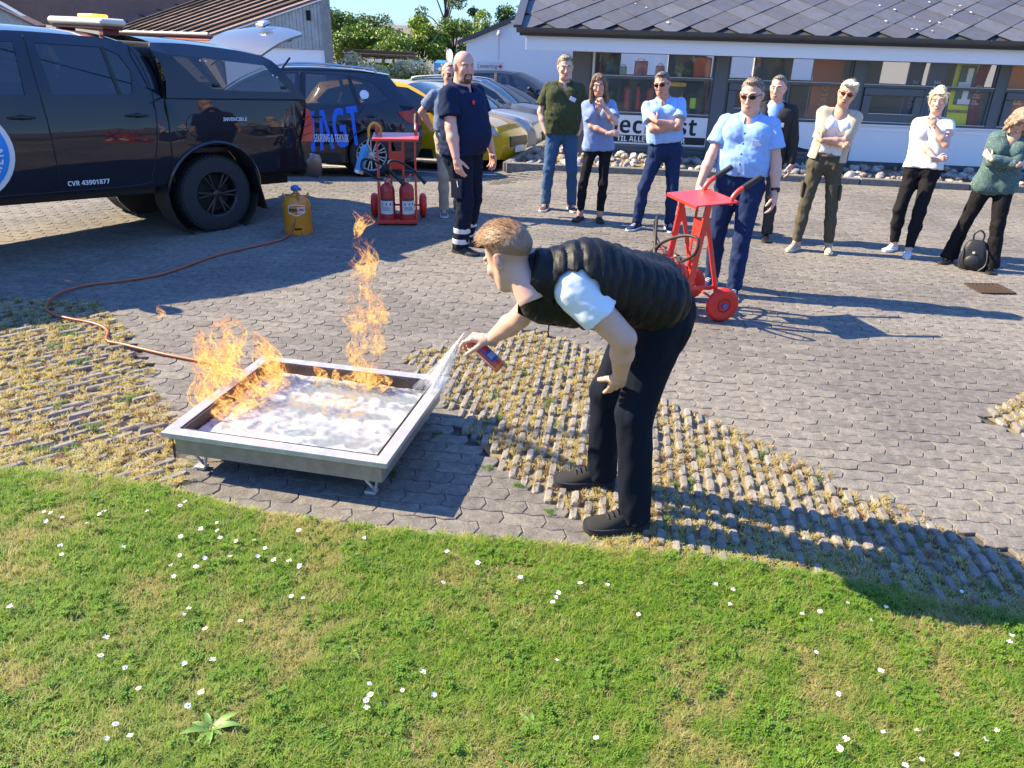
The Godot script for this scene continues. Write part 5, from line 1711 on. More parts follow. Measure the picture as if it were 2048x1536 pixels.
	for i in word.length():
		var a := -2.55 + i * 0.165 + 0.5
		a = PI + 0.10 + (word.length() - 1 - i) * -0.17 - 0.1
		tm = text_mesh(word[i], 0.105, 0.003, true)
		var ang: float = PI - 0.28 + (word.length() - 1 - i) * 0.26
		var c := Vector2(2.36 + cos(ang) * 0.29, 0.93 + sin(ang) * 0.29)
		var ra := Vector3(cos(ang), sin(ang), 0)
		var up := -ra
		obj("logo_letter", tm, white, t, Transform3D(Basis(up.cross(Vector3(0, 0, -1)), up, Vector3(0, 0, -1)), Vector3(c.x, c.y, -W.call(c.x, c.y) - 0.008)))

# ---------------------------------------------------------------- trolleys, extinguishers, gas bottle, hose, bag
func trolley(label: String, at: Vector3, turn: float, s: float) -> Node3D:
	var t := thing("extinguisher_trolley", label, "trolley", at, turn, "red extinguisher trolleys")
	t.scale = Vector3.ONE * s
	var red := mat("trolley_red", lin(0.62, 0.028, 0.014), 0.32, 0.0, {"clearcoat_enabled": true, "clearcoat": 0.7})
	var black := mat("rubber", lin(0.015, 0.015, 0.016), 0.6)
	var mb := MB.new()
	mb.box(Vector3(0, 0.915, -0.08), Vector3(0.50, 0.012, 0.36), 0.004, Basis(Vector3.RIGHT, 0.06))
	for z in [0.096, -0.256]: mb.box(Vector3(0, 0.905 - (z + 0.08) * 0.06, z), Vector3(0.50, 0.024, 0.006), 0.002)
	obj("top_plate", mb, red, t)
	for sd in [-1.0, 1.0]:
		mb = MB.new()
		mb.bar(Vector3(0.205 * sd, 0.01, 0.085), Vector3(0.205 * sd, 0.905, -0.03), 0.022, 0.05, Vector3.RIGHT, 0.004)
		obj("upright", mb, red, t)
		mb = MB.new()
		mb.bar(Vector3(0.205 * sd, 0.80, -0.03), Vector3(0.205 * sd, 0.14, -0.21), 0.018, 0.035, Vector3.RIGHT, 0.003)
		mb.bar(Vector3(0.205 * sd, 0.26, 0.05), Vector3(0.205 * sd, 0.26, -0.18), 0.014, 0.03, Vector3.RIGHT, 0.003)
		obj("rear_brace", mb, red, t)
		mb = MB.new()
		mb.bar(Vector3(0.07 * sd, 0.30, -0.06), Vector3(0.07 * sd, 0.905, -0.09), 0.03, 0.012, Vector3.RIGHT, 0.003)
		obj("middle_bar", mb, red, t)
		mb = MB.new()
		mb.tube(smooth([Vector3(0.215 * sd, 0.90, -0.20), Vector3(0.215 * sd, 0.95, -0.21), Vector3(0.215 * sd, 1.0, -0.25), Vector3(0.215 * sd, 1.03, -0.30)], 4), 0.019, 10)
		var h := obj("handle", mb, red, t)
		mb = MB.new()
		mb.rod(Vector3(0.215 * sd, 1.022, -0.287), Vector3(0.215 * sd, 1.105, -0.42), 0.022, 12)
		obj("grip", mb, black, h)
		mb = MB.new()
		var ax := Transform3D(Basis(Vector3.BACK, -PI / 2 * sd), Vector3(0.275 * sd, 0.135, -0.22))
		mb.lathe([[0.055, -0.03], [0.085, -0.042], [0.118, -0.036], [0.133, -0.015], [0.135, 0.0], [0.133, 0.015], [0.118, 0.036], [0.085, 0.042], [0.055, 0.03]], 28, ax)
		var w := obj("wheel", mb, mat("wheel_red", lin(0.60, 0.022, 0.012), 0.5), t)
		mb = MB.new()
		mb.lathe([[0.0, 0.018], [0.058, 0.020], [0.058, 0.028], [0.050, 0.034], [0.046, 0.026], [0.0, 0.022]], 18, ax)
		mb.lathe([[0.0, -0.02], [0.05, -0.02], [0.05, 0.02], [0.0, 0.02]], 18, ax)
		obj("hub", mb, black, w)
		mb = MB.new()
		mb.lathe([[0.0, 0.02], [0.02, 0.022], [0.02, 0.044], [0.0, 0.048]], 12, ax)
		obj("hub_cap", mb, mat("cap_blue", lin(0.02, 0.12, 0.4), 0.4), w)
	mb = MB.new()
	mb.box(Vector3(0, 0.66, -0.078), Vector3(0.15, 0.19, 0.006), 0.002)
	obj("back_plate", mb, red, t)
	mb = MB.new()
	mb.rod(Vector3(-0.3, 0.135, -0.22), Vector3(0.3, 0.135, -0.22), 0.011)
	mb.rod(Vector3(-0.2, 0.20, 0.06), Vector3(0.2, 0.20, 0.06), 0.008)
	obj("axle", mb, red, t)
	mb = MB.new()
	mb.box(Vector3(0, 0.022, 0.10), Vector3(0.44, 0.012, 0.24), 0.003)
	mb.box(Vector3(0, 0.04, 0.22), Vector3(0.44, 0.04, 0.008), 0.002)
	mb.box(Vector3(0, 0.05, -0.02), Vector3(0.44, 0.06, 0.01), 0.002)
	obj("base_shelf", mb, red, t)
	return t

func extinguisher(label: String, base: Transform3D, hose_side: float) -> void:
	var t := thing("fire_extinguisher", label, "fire extinguisher", Vector3.ZERO, 0.0, "red extinguishers on the trolleys")
	t.transform = base
	var red := mat("paint_red", lin(0.42, 0.018, 0.014), 0.35, 0.0, {"clearcoat_enabled": true, "clearcoat": 0.5})
	var black := mat("rubber", lin(0.015, 0.015, 0.016), 0.6)
	var mb := MB.new()
	mb.lathe([[0.07, 0.0], [0.082, 0.01], [0.082, 0.33], [0.078, 0.36], [0.062, 0.395], [0.03, 0.415], [0.026, 0.43]], 24)
	var cyl := obj("cylinder", mb, red, t)
	mb = MB.new()
	mb.loft([arc3(0.0832, 0.09, -0.95, 0.95), arc3(0.0832, 0.26, -0.95, 0.95)], false, false, 60.0, Vector3(0, 0, 1))
	obj("label", mb, mat("label_white", lin(0.62, 0.60, 0.58), 0.5), cyl)
	mb = MB.new()
	mb.loft([arc3(0.0838, 0.235, -0.93, 0.93), arc3(0.0838, 0.262, -0.93, 0.93)], false, false, 60.0, Vector3(0, 0, 1))
	for k in 3:
		var a := -0.55 + k * 0.55
		mb.box(Vector3(sin(a) * 0.0835, 0.20, cos(a) * 0.0835), Vector3(0.014, 0.022, 0.002), 0.0, Basis(Vector3.UP, a))
	for k in 4: mb.loft([arc3(0.0838, 0.13 + k * 0.012, -0.7, 0.6 - 0.2 * (k % 2)), arc3(0.0838, 0.134 + k * 0.012, -0.7, 0.6 - 0.2 * (k % 2))], false, false, 60.0, Vector3(0, 0, 1))
	obj("label_print", mb, mat("label_dark", lin(0.06, 0.05, 0.05), 0.6), cyl)
	mb = MB.new()
	mb.lathe([[0.024, 0.425], [0.028, 0.44], [0.022, 0.47], [0.0, 0.475]], 14)
	mb.rod(Vector3(-0.04, 0.452, 0), Vector3(0.04, 0.452, 0), 0.012)
	obj("valve", mb, mat("brass_pale", lin(0.45, 0.42, 0.36), 0.3, 0.8), t)
	mb = MB.new()
	mb.bar(Vector3(0, 0.475, 0.0), Vector3(0.02, 0.53, 0.13), 0.026, 0.008, Vector3.RIGHT)
	mb.bar(Vector3(0, 0.46, 0.02), Vector3(0.01, 0.455, 0.14), 0.024, 0.008, Vector3.RIGHT)
	obj("lever", mb, red, t)
	mb = MB.new()
	var h := hose_side
	mb.tube(smooth([Vector3(0.035 * h, 0.452, 0.0), Vector3(0.12 * h, 0.47, 0.03), Vector3(0.25 * h, 0.56, 0.05), Vector3(0.24 * h, 0.66, 0.04), Vector3(0.12 * h, 0.66, 0.07), Vector3(-0.05 * h, 0.58, 0.11), Vector3(-0.16 * h, 0.48, 0.13)], 6), 0.0125, 9)
	var hs := obj("hose", mb, black, t)
	mb = MB.new()
	mb.tube(PackedVector3Array([Vector3(-0.10 * h, 0.535, 0.12), Vector3(-0.19 * h, 0.45, 0.135), Vector3(-0.215 * h, 0.43, 0.14)]), [0.016, 0.019, 0.026], 10)
	obj("nozzle", mb, black, hs)

func arc3(r: float, y: float, a0: float, a1: float, n := 12) -> PackedVector3Array:
	var o := PackedVector3Array()
	for i in n + 1:
		var a := lerpf(a0, a1, float(i) / n)
		o.append(Vector3(sin(a) * r, y, cos(a) * r))
	return o

func build_props() -> void:
	var t1 := trolley("red extinguisher trolley at the front man's hands, behind the bending man", Vector3(1.41, 0.0, -6.286), -1.3, 1.05)
	var t2 := trolley("red extinguisher trolley standing alone between navy car and bearded man", Vector3(-1.42, 0.0, -9.27), 0.10, 1.06)
	var b1 := t1.transform
	var b2 := t2.transform
	extinguisher("red extinguisher with looped black hose on the trolley behind the bending man", b1 * Transform3D(Basis(Vector3.UP, 0.2), Vector3(0.11, 0.03, 0.12)), 1.0)
	extinguisher("second extinguisher on the front trolley, mostly hidden by the bending man", b1 * Transform3D(Basis(Vector3.UP, -0.2), Vector3(-0.11, 0.03, 0.12)), -1.0)
	extinguisher("left extinguisher of the pair on the far trolley, white label", b2 * Transform3D(Basis(Vector3.UP, -0.15), Vector3(-0.105, 0.03, 0.12)), -1.0)
	extinguisher("right extinguisher of the pair on the far trolley, label turned right", b2 * Transform3D(Basis(Vector3.UP, 0.35), Vector3(0.105, 0.03, 0.12)), -0.8)
	# gas lighter hanging from the left handle of the far trolley
	var g := thing("gas_torch", "blue gas torch with yellow hook handle hanging from the far trolley", "gas torch", Vector3.ZERO)
	g.transform = b2 * Transform3D(Basis(), Vector3(-0.235, 0.0, -0.1))
	var mb := MB.new()
	mb.tube(smooth([Vector3(-0.055, 0.90, 0.06), Vector3(-0.05, 1.0, 0.04), Vector3(0.0, 1.045, 0.0), Vector3(0.06, 1.0, -0.04), Vector3(0.065, 0.93, -0.05)], 5), 0.016, 9)
	obj("hook_handle", mb, mat("hook_yellow", lin(0.70, 0.32, 0.01), 0.4), g)
	mb = MB.new()
	mb.rod(Vector3(-0.055, 0.90, 0.06), Vector3(-0.075, 0.83, 0.08), 0.010)
	obj("stem", mb, mat("rail_silver", lin(0.5, 0.51, 0.52), 0.3, 0.8), g)
	mb = MB.new()
	var ax := (Vector3(-0.19, 0.52, 0.10) - Vector3(-0.08, 0.83, 0.085)).normalized()
	var sx := ax.cross(Vector3.BACK).normalized()
	var tb := Transform3D(Basis(sx, ax, sx.cross(ax)), Vector3(-0.08, 0.83, 0.085))
	mb.lathe([[0.012, 0.0], [0.045, 0.03], [0.05, 0.06], [0.05, 0.29], [0.046, 0.31], [0.0, 0.31]], 8, tb)
	obj("canister", mb, mat("torch_blue", lin(0.05, 0.30, 0.58), 0.35), g)
	mb = MB.new()
	mb.lathe([[0.052, 0.285], [0.053, 0.318], [0.0, 0.318]], 8, tb)
	obj("end_ring", mb, mat("rail_silver", lin(0.5, 0.51, 0.52), 0.3, 0.8), g)
	gas_bottle()
	# orange gas hose on the ground
	mb = MB.new()
	mb.tube(smooth([Vector3(-2.44, 0.485, -8.60), Vector3(-2.41, 0.47, -8.55), Vector3(-2.40, 0.32, -8.50), Vector3(-2.45, 0.14, -8.47), Vector3(-2.5, 0.03, -8.42), Vector3(-2.54, 0.016, -8.18), Vector3(-2.76, 0.016, -7.87), Vector3(-3.0, 0.016, -7.51), Vector3(-3.24, 0.016, -6.9), Vector3(-3.53, 0.016, -6.63), Vector3(-3.77, 0.016, -6.48), Vector3(-3.85, 0.03, -6.2), Vector3(-3.8, 0.03, -5.95), Vector3(-3.7, 0.03, -5.78), Vector3(-3.5, 0.03, -5.65), Vector3(-3.22, 0.02, -5.56), Vector3(-3.06, 0.016, -5.43), Vector3(-2.97, 0.016, -5.24), Vector3(-2.81, 0.016, -5.17), Vector3(-2.46, 0.016, -5.02), Vector3(-2.1, 0.016, -4.89), Vector3(-1.77, 0.03, -4.72), Vector3(-1.50, 0.10, -4.42), Vector3(-1.38, 0.16, -4.28)], 8), 0.0115, 9)
	tag(obj("gas_hose", mb, mat("hose_orange", lin(0.34, 0.10, 0.045), 0.45)), "long orange gas hose snaking from the yellow bottle to the fire tray", "hose")
	# black bag between the rightmost woman's feet
	var b := thing("rucksack", "small black rucksack standing between the feet of the woman at far right", "bag", Vector3(4.73, 0.0, -7.87), -0.5)
	mb = MB.new()
	var rings := []
	for q in [[0.0, 0.115, 0.065], [0.02, 0.13, 0.075], [0.12, 0.128, 0.08], [0.22, 0.11, 0.065], [0.28, 0.085, 0.045], [0.30, 0.06, 0.02]]:
		var ring := PackedVector3Array()
		for k in 16:
			var a := TAU * k / 16
			ring.append(Vector3(signf(cos(a)) * pow(absf(cos(a)), 0.6) * q[1], q[0], signf(sin(a)) * pow(absf(sin(a)), 0.6) * q[2]))
		rings.append(ring)
	mb.loft(rings, true, true, 50.0)
	var bk := mat("bag_black", lin(0.014, 0.014, 0.016), 0.55)
	obj("bag", mb, bk, b)
	mb = MB.new()
	mb.ell(Vector3(0, 0.09, 0.07), Vector3(0.085, 0.07, 0.035), Basis(), 12, 7)
	obj("pocket", mb, bk, b)
	mb = MB.new()
	mb.tube(smooth([Vector3(-0.04, 0.29, 0), Vector3(-0.045, 0.36, 0), Vector3(0, 0.40, 0), Vector3(0.045, 0.36, 0), Vector3(0.04, 0.29, 0)], 4), 0.009, 7)
	obj("carry_handle", mb, bk, b)
	for s in [-1, 1]:
		mb = MB.new()
		mb.tube(smooth([Vector3(0.06 * s, 0.27, -0.04), Vector3(0.11 * s, 0.2, 0.06), Vector3(0.12 * s, 0.08, 0.10), Vector3(0.07 * s, 0.015, 0.12)], 4), 0.008, 6)
		obj("strap", mb, bk, b)
	mb = MB.new()
	mb.box(Vector3(-0.01, 0.185, 0.082), Vector3(0.022, 0.022, 0.004), 0.001)
	obj("emblem", mb, mat("label_white", lin(0.62, 0.60, 0.58), 0.5), b)

func gas_bottle() -> void:
	var t := thing("gas_bottle", "yellow gas bottle with blue regulator standing behind the pickup", "gas bottle", Vector3(-2.45, 0.0, -8.62), 0.28)
	var ym := mat("bottle_yellow", lin(0.58, 0.20, 0.008), 0.4)
	var mb := MB.new()
	mb.lathe([[0.12, 0.05], [0.150, 0.075], [0.152, 0.12], [0.152, 0.28], [0.146, 0.33], [0.125, 0.375], [0.085, 0.40], [0.05, 0.41], [0.045, 0.43], [0.0, 0.43]], 28)
	var sh := obj("shell", mb, ym, t)
	mb = MB.new()   # foot ring with hand holes
	for k in 4:
		var a0 := TAU * k / 4 + 0.2
		mb.loft([ring_arc(0.158, 0.0, a0, a0 + TAU / 4 - 0.02), ring_arc(0.158, 0.055, a0, a0 + TAU / 4 - 0.02)], false, false, 60.0)
		mb.loft([ring_arc(0.158, 0.055, a0, a0 + TAU / 4 - 0.5), ring_arc(0.155, 0.09, a0 + 0.03, a0 + TAU / 4 - 0.53)], false, false, 60.0)
	obj("foot_ring", mb, ym, t)
	for a in [0.0, PI, -PI / 2]:
		mb = MB.new()
		mb.bar(Vector3(cos(a) * 0.10, 0.375, sin(a) * 0.10), Vector3(cos(a) * 0.140, 0.432, sin(a) * 0.140), 0.05, 0.02, Vector3(-sin(a), 0, cos(a)), 0.006)
		obj("lug", mb, ym, t)
	mb = MB.new()
	mb.rod(Vector3(0, 0.42, 0), Vector3(0, 0.47, 0), 0.016)
	obj("valve", mb, mat("brass_pale", lin(0.45, 0.42, 0.36), 0.3, 0.8), t)
	mb = MB.new()
	mb.lathe([[0.02, 0.455], [0.045, 0.465], [0.048, 0.50], [0.03, 0.515], [0.0, 0.515]], 14)
	mb.rod(Vector3(0.02, 0.48, 0.0), Vector3(0.06, 0.475, 0.03), 0.014)
	obj("regulator", mb, mat("regulator_blue", lin(0.03, 0.13, 0.38), 0.45), t)
	mb = MB.new()   # hexagonal label border and lettering, bent round the shell
	for seg in [[-0.62, 0.245, -0.62, 0.315], [-0.62, 0.315, -0.08, 0.335], [-0.08, 0.335, 0.55, 0.315], [0.55, 0.315, 0.55, 0.245], [0.55, 0.245, -0.08, 0.21], [-0.08, 0.21, -0.62, 0.245]]:
		var pts := PackedVector3Array()
		for i in 7:
			var a := lerpf(seg[0], seg[2], i / 6.0)
			pts.append(Vector3(sin(a) * 0.1535, lerpf(seg[1], seg[3], i / 6.0), cos(a) * 0.1535))
		mb.tube(pts, 0.005, 5)
	obj("label_border", mb, mat("label_white", lin(0.62, 0.60, 0.58), 0.5), sh)
	mb = MB.new()
	mb.loft([arc3(0.1528, 0.245, 0.03, 0.5), arc3(0.1528, 0.305, 0.03, 0.5)], false, false, 60.0, Vector3(0, 0, 1))
	obj("label_field", mb, mat("label_white", lin(0.62, 0.60, 0.58), 0.5), sh)
	var word := "KOSAN GAS"
	for i in word.length():
		if word[i] == " ": continue
		var a := -0.54 + i * 0.118
		obj("label_letter", text_mesh(word[i], 0.045, 0.003, true), mat("board_ink", lin(0.012, 0.014, 0.018), 0.5) if i < 5 else mat("arrow_red", lin(0.55, 0.02, 0.03), 0.5), sh, Transform3D(Basis(Vector3.UP, a), Vector3(sin(a) * 0.1545, 0.275, cos(a) * 0.1545)))

func ring_arc(r: float, y: float, a0: float, a1: float) -> PackedVector3Array: return arc3(r, y, a0, a1, 10)

# ---------------------------------------------------------------- bodies: distance fields meshed as surface nets
class Fld:
	static var jobs := []
	var o: Vector3
	var h: float
	var nx: int
	var ny: int
	var nz: int
	var D := PackedFloat32Array()
	var ops := []
	var steep := 1.0
	func cone(a: Vector3, b: Vector3, r1: float, r2: float, k := 0.03) -> void: ops.append([0, a, b, r1, r2, k])
	func ell(c: Vector3, r: Vector3, k := 0.03, b := Basis()) -> void: ops.append([1, c, r, k, b])
	func carve(c: Vector3, r: float, k := 0.01) -> void: ops.append([2, c, r, k])
	func cut(p0: Vector3, n: Vector3) -> void: ops.append([3, p0, n])
	func each(f: Callable, band := 0.03) -> void: ops.append([4, f, band])
	func net(mb: MB, colf: Variant = null, xf := Transform3D()) -> void:
		var part := MB.new()
		part.col = mb.col
		mb.late.append(part)
		var me := self
		jobs.append(func(): me.run(part, colf, xf))
	func run(part: MB, colf: Variant, xf: Transform3D) -> void:
		D.resize(nx * ny * nz)
		D.fill(1.0)
		for q in ops:
			match q[0]:
				0: xcone(q[1], q[2], q[3], q[4], q[5])
				1: xell(q[1], q[2], q[3], q[4])
				2: xcarve(q[1], q[2], q[3])
				3: xcut(q[1], q[2])
				4: xeach(q[1], q[2])
		xnet(part, colf, xf)
		D = PackedFloat32Array()
		ops = []
	func _init(lo: Vector3, hi: Vector3, cell: float) -> void:
		h = cell
		o = lo
		nx = int(ceil((hi.x - lo.x) / h)) + 2
		ny = int(ceil((hi.y - lo.y) / h)) + 2
		nz = int(ceil((hi.z - lo.z) / h)) + 2
	func xcone(a: Vector3, b: Vector3, r1: float, r2: float, k := 0.03) -> void:
		var m := maxf(r1, r2) + k + h * 2.0
		var mx := Vector3.ONE * m
		var lo := (a.min(b) - mx - o) / h
		var hi := (a.max(b) + mx - o) / h
		var x0 := maxi(0, int(lo.x))
		var y0 := maxi(0, int(lo.y))
		var z0 := maxi(0, int(lo.z))
		var x1 := mini(nx - 1, int(hi.x) + 1)
		var y1 := mini(ny - 1, int(hi.y) + 1)
		var z1 := mini(nz - 1, int(hi.z) + 1)
		var af := a
		var d := b - a
		var dd := maxf(d.length_squared(), 1e-9)
		var id := d / dd
		var dr := r2 - r1
		var ik := 0.25 / k
		var mm := k + h * 2.5
		for z in range(z0, z1 + 1):
			for y in range(y0, y1 + 1):
				var row := (z * ny + y) * nx
				var py := o.y + y * h
				var pz := o.z + z * h
				var p := Vector3(o.x + x0 * h, py, pz) - af
				var px := p.x - x0 * h
				var x := x0
				while x <= x1:
					p.x = px + x * h
					var t := clampf(p.dot(id), 0.0, 1.0)
					var v := (p - d * t).length() - r1 - dr * t
					if v < mm:
						var c := D[row + x]
						var q := k - absf(c - v)
						D[row + x] = minf(c, v) - (q * q * ik if q > 0.0 else 0.0)
						x += 1
					else: x += maxi(1, int((v - mm) / h))
	func xell(c: Vector3, r: Vector3, k := 0.03, b := Basis()) -> void:
		var m := maxf(r.x, maxf(r.y, r.z)) + k + h * 2.0
		var lo := (c - Vector3.ONE * m - o) / h
		var hi := (c + Vector3.ONE * m - o) / h
		var x0 := maxi(0, int(lo.x))
		var y0 := maxi(0, int(lo.y))
		var z0 := maxi(0, int(lo.z))
		var x1 := mini(nx - 1, int(hi.x) + 1)
		var y1 := mini(ny - 1, int(hi.y) + 1)
		var z1 := mini(nz - 1, int(hi.z) + 1)
		var bi := b.inverse()
		var ir := Vector3.ONE / r
		var ir2 := ir * ir
		var ik := 0.25 / k
		for z in range(z0, z1 + 1):
			for y in range(y0, y1 + 1):
				var row := (z * ny + y) * nx
				var x := x0
				while x <= x1:
					var p := bi * (Vector3(o.x + x * h, o.y + y * h, o.z + z * h) - c)
					var k0 := (p * ir).length()
					var k1 := (p * ir2).length()
					var v := k0 * (k0 - 1.0) / maxf(k1, 1e-5)
					if v < k + h * 2.5:
						var cc := D[row + x]
						var q := k - absf(cc - v)
						D[row + x] = minf(cc, v) - (q * q * ik if q > 0.0 else 0.0)
						x += 1
					else: x += maxi(1, int((v - k - h * 2.5) * 0.6 / h))
	func xcarve(c: Vector3, r: float, k := 0.01) -> void:   # smooth subtraction of a ball
		var m := r + k + h
		var lo := (c - Vector3.ONE * m - o) / h
		var hi := (c + Vector3.ONE * m - o) / h
		for z in range(maxi(0, int(lo.z)), mini(nz - 1, int(hi.z) + 1) + 1):
			for y in range(maxi(0, int(lo.y)), mini(ny - 1, int(hi.y) + 1) + 1):
				var row := (z * ny + y) * nx
				for x in range(maxi(0, int(lo.x)), mini(nx - 1, int(hi.x) + 1) + 1):
					var v := r - (Vector3(o.x + x * h, o.y + y * h, o.z + z * h) - c).length()
					var cc := D[row + x]
					var q := maxf(k - absf(cc - v), 0.0)
					D[row + x] = maxf(cc, v) + q * q * 0.25 / k
	func xcut(p0: Vector3, n: Vector3) -> void:   # keeps what lies behind the plane
		for z in nz:
			for y in ny:
				var row := (z * ny + y) * nx
				var base := (Vector3(o.x, o.y + y * h, o.z + z * h) - p0).dot(n)
				var st := n.x * h
				if base < -0.3 and base + st * nx < -0.3: continue
				var x := 0
				while x < nx:
					var d := D[row + x]
					var v := base + st * x
					if d < v: D[row + x] = v
					x += 1 if d < 0.9 else 3
	func xeach(f: Callable, band := 0.03) -> void:   # f(p, d) returns a new distance, only near the surface
		for z in nz:
			for y in ny:
				var row := (z * ny + y) * nx
				var x := 0
				while x < nx:
					var d := D[row + x]
					var ad := absf(d)
					if ad < band:
						D[row + x] = f.call(Vector3(o.x + x * h, o.y + y * h, o.z + z * h), d)
						x += 1
					else: x += clampi(int((ad - band) / h), 1, 3)
	func xnet(mb: MB, colf: Variant = null, xf := Transform3D()) -> void:
		var idx := PackedInt32Array()
		idx.resize(D.size())
		idx.fill(-1)
		var sx := 1
		var sy := nx
		var sz := nx * ny
		var vp := PackedVector3Array()
		var vn := PackedVector3Array()
		var vc := PackedColorArray()
		var lim := 1.9 * h * steep
		for z in nz - 1:
			for y in ny - 1:
				var row := (z * ny + y) * nx
				var x := -1
				var hop := 1
				while x + hop < nx - 1:
					x += hop
					hop = 1
					var i := row + x
					var a := D[i]
					if a > lim or a < -lim:
						hop = clampi(int((absf(a) - lim) / (h * steep)), 1, 3) if steep == 1.0 else 1
						continue
					var d := [a, D[i + sx], D[i + sy], D[i + sx + sy], D[i + sz], D[i + sx + sz], D[i + sy + sz], D[i + sx + sy + sz]]
					var neg := 0
					for q in d:
						if q < 0.0: neg += 1
					if neg == 0 or neg == 8: continue
					var s := Vector3.ZERO
					var n := 0
					for e in EDGES:
						var u: float = d[e[0]]
						var v: float = d[e[1]]
						if (u < 0.0) != (v < 0.0):
							var t := u / (u - v)
							s += (e[2] as Vector3) + (e[3] as Vector3) * t
							n += 1
					idx[i] = vp.size()
					var p := o + (Vector3(x, y, z) + s / n) * h
					vp.append(p)
					vn.append(Vector3(d[1] + d[3] + d[5] + d[7] - d[0] - d[2] - d[4] - d[6], d[2] + d[3] + d[6] + d[7] - d[0] - d[1] - d[4] - d[5], d[4] + d[5] + d[6] + d[7] - d[0] - d[1] - d[2] - d[3]).normalized())
					vc.append(colf.call(p) if colf != null else mb.col)
		var st := [sx, sy, sz]
		for z in range(1, nz - 1):
			for y in range(1, ny - 1):
				var row := (z * ny + y) * nx
				var x := 0
				var hop := 1
				while x + hop < nx - 1:
					x += hop
					hop = 1
					var i := row + x
					var a := D[i]
					if a > lim or a < -lim:
						hop = clampi(int((absf(a) - lim) / (h * steep)), 1, 3) if steep == 1.0 else 1
						continue
					for ax in 3:
						var b := D[i + st[ax]]
						if (a < 0.0) == (b < 0.0): continue
						var u: int = st[(ax + 1) % 3]
						var v: int = st[(ax + 2) % 3]
						var q := [idx[i], idx[i - u], idx[i - u - v], idx[i - v]]
						if q[0] < 0 or q[1] < 0 or q[2] < 0 or q[3] < 0: continue
						if a >= 0.0: q = [q[3], q[2], q[1], q[0]]
						for k in [0, 2, 1, 0, 3, 2]:
							mb.V.append(xf * vp[q[k]])
							mb.N.append((xf.basis * vn[q[k]]).normalized())
							mb.C.append(vc[q[k]])
	const EDGES := [[0, 1, Vector3(0, 0, 0), Vector3(1, 0, 0)], [2, 3, Vector3(0, 1, 0), Vector3(1, 0, 0)], [4, 5, Vector3(0, 0, 1), Vector3(1, 0, 0)], [6, 7, Vector3(0, 1, 1), Vector3(1, 0, 0)],
		[0, 2, Vector3(0, 0, 0), Vector3(0, 1, 0)], [1, 3, Vector3(1, 0, 0), Vector3(0, 1, 0)], [4, 6, Vector3(0, 0, 1), Vector3(0, 1, 0)], [5, 7, Vector3(1, 0, 1), Vector3(0, 1, 0)],
		[0, 4, Vector3(0, 0, 0), Vector3(0, 0, 1)], [1, 5, Vector3(1, 0, 0), Vector3(0, 0, 1)], [2, 6, Vector3(0, 1, 0), Vector3(0, 0, 1)], [3, 7, Vector3(1, 1, 0), Vector3(0, 0, 1)]]

func ik(a: Vector3, c: Vector3, l1: float, l2: float, pole: Vector3) -> Vector3:
	var d := c - a
	var l := minf(d.length(), (l1 + l2) * 0.999)
	var u := d.normalized()
	var x := (l1 * l1 - l2 * l2 + l * l) / (2.0 * l)
	var y := sqrt(maxf(0.0, l1 * l1 - x * x))
	var p := (pole - u * pole.dot(u)).normalized()
	return a + u * x + p * y

var fold_noise := noise(101, 7.0, 2)

# fingers: base at the wrist w, d towards the fingers, n out of the back of the hand, t towards the thumb; curl in radians per joint
func hand(mb: MB, w: Vector3, d: Vector3, n: Vector3, thumb: Vector3, curl: Array, thumb_curl: float, size: float, cell: float, colf: Variant) -> void:
	d = d.normalized()
	n = (n - d * n.dot(d)).normalized()
	var t := (thumb - d * thumb.dot(d) - n * thumb.dot(n)).normalized()
	var hq := w + (d * 0.15 - n * 0.03) * size
	var f := Fld.new(w.min(hq) - Vector3.ONE * 0.075 * size, w.max(hq) + Vector3.ONE * 0.075 * size, cell)
	f.cone(w - d * 0.02, w + d * 0.03 * size, 0.026 * size, 0.027 * size, 0.02)
	var lens := [[0.040, 0.026, 0.022], [0.045, 0.030, 0.024], [0.042, 0.028, 0.023], [0.033, 0.022, 0.020]]
	for i in 4:
		var sp := (1.5 - i) * 0.0195 * size
		var k := w + d * (0.088 - absf(i - 1.2) * 0.004) * size + t * sp
		f.cone(w + d * 0.015 * size + t * sp * 0.6, k, 0.0155 * size, 0.0115 * size, 0.014)
		var p := k
		var dir := (d + t * (1.5 - i) * 0.05).normalized()
		for j in 3:
			var c: float = curl[i] * ([0.9, 1.15, 0.7][j])
			dir = dir.rotated(t, -c if n.cross(d).dot(t) < 0.0 else c)
			var q: Vector3 = p + dir * lens[i][j] * size
			f.cone(p, q, (0.0100 - j * 0.0008) * size, (0.0092 - j * 0.0009) * size, 0.005)
			p = q
	var tb := w + d * 0.022 * size + t * 0.022 * size - n * 0.006
	var td := (d * 0.72 + t * 0.62 - n * (0.25 + thumb_curl * 0.6)).normalized()
	f.cone(tb, tb + td * 0.042 * size, 0.0155 * size, 0.0125 * size, 0.016)
	var p2 := tb + td * 0.042 * size
	var td2 := (td + d * 0.25 - t * 0.35 * thumb_curl - n * 0.35 * thumb_curl).normalized()
	f.cone(p2, p2 + td2 * 0.032 * size, 0.0118 * size, 0.0105 * size, 0.006)
	var p3 := p2 + td2 * 0.032 * size
	var td3 := (td2 - t * 0.45 * thumb_curl - n * 0.2 * thumb_curl).normalized()
	f.cone(p3, p3 + td3 * 0.026 * size, 0.0105 * size, 0.0085 * size, 0.006)
	f.net(mb, colf)

func darker(c: Color, f: float) -> Color: return Color(c.r * f, c.g * f, c.b * f)

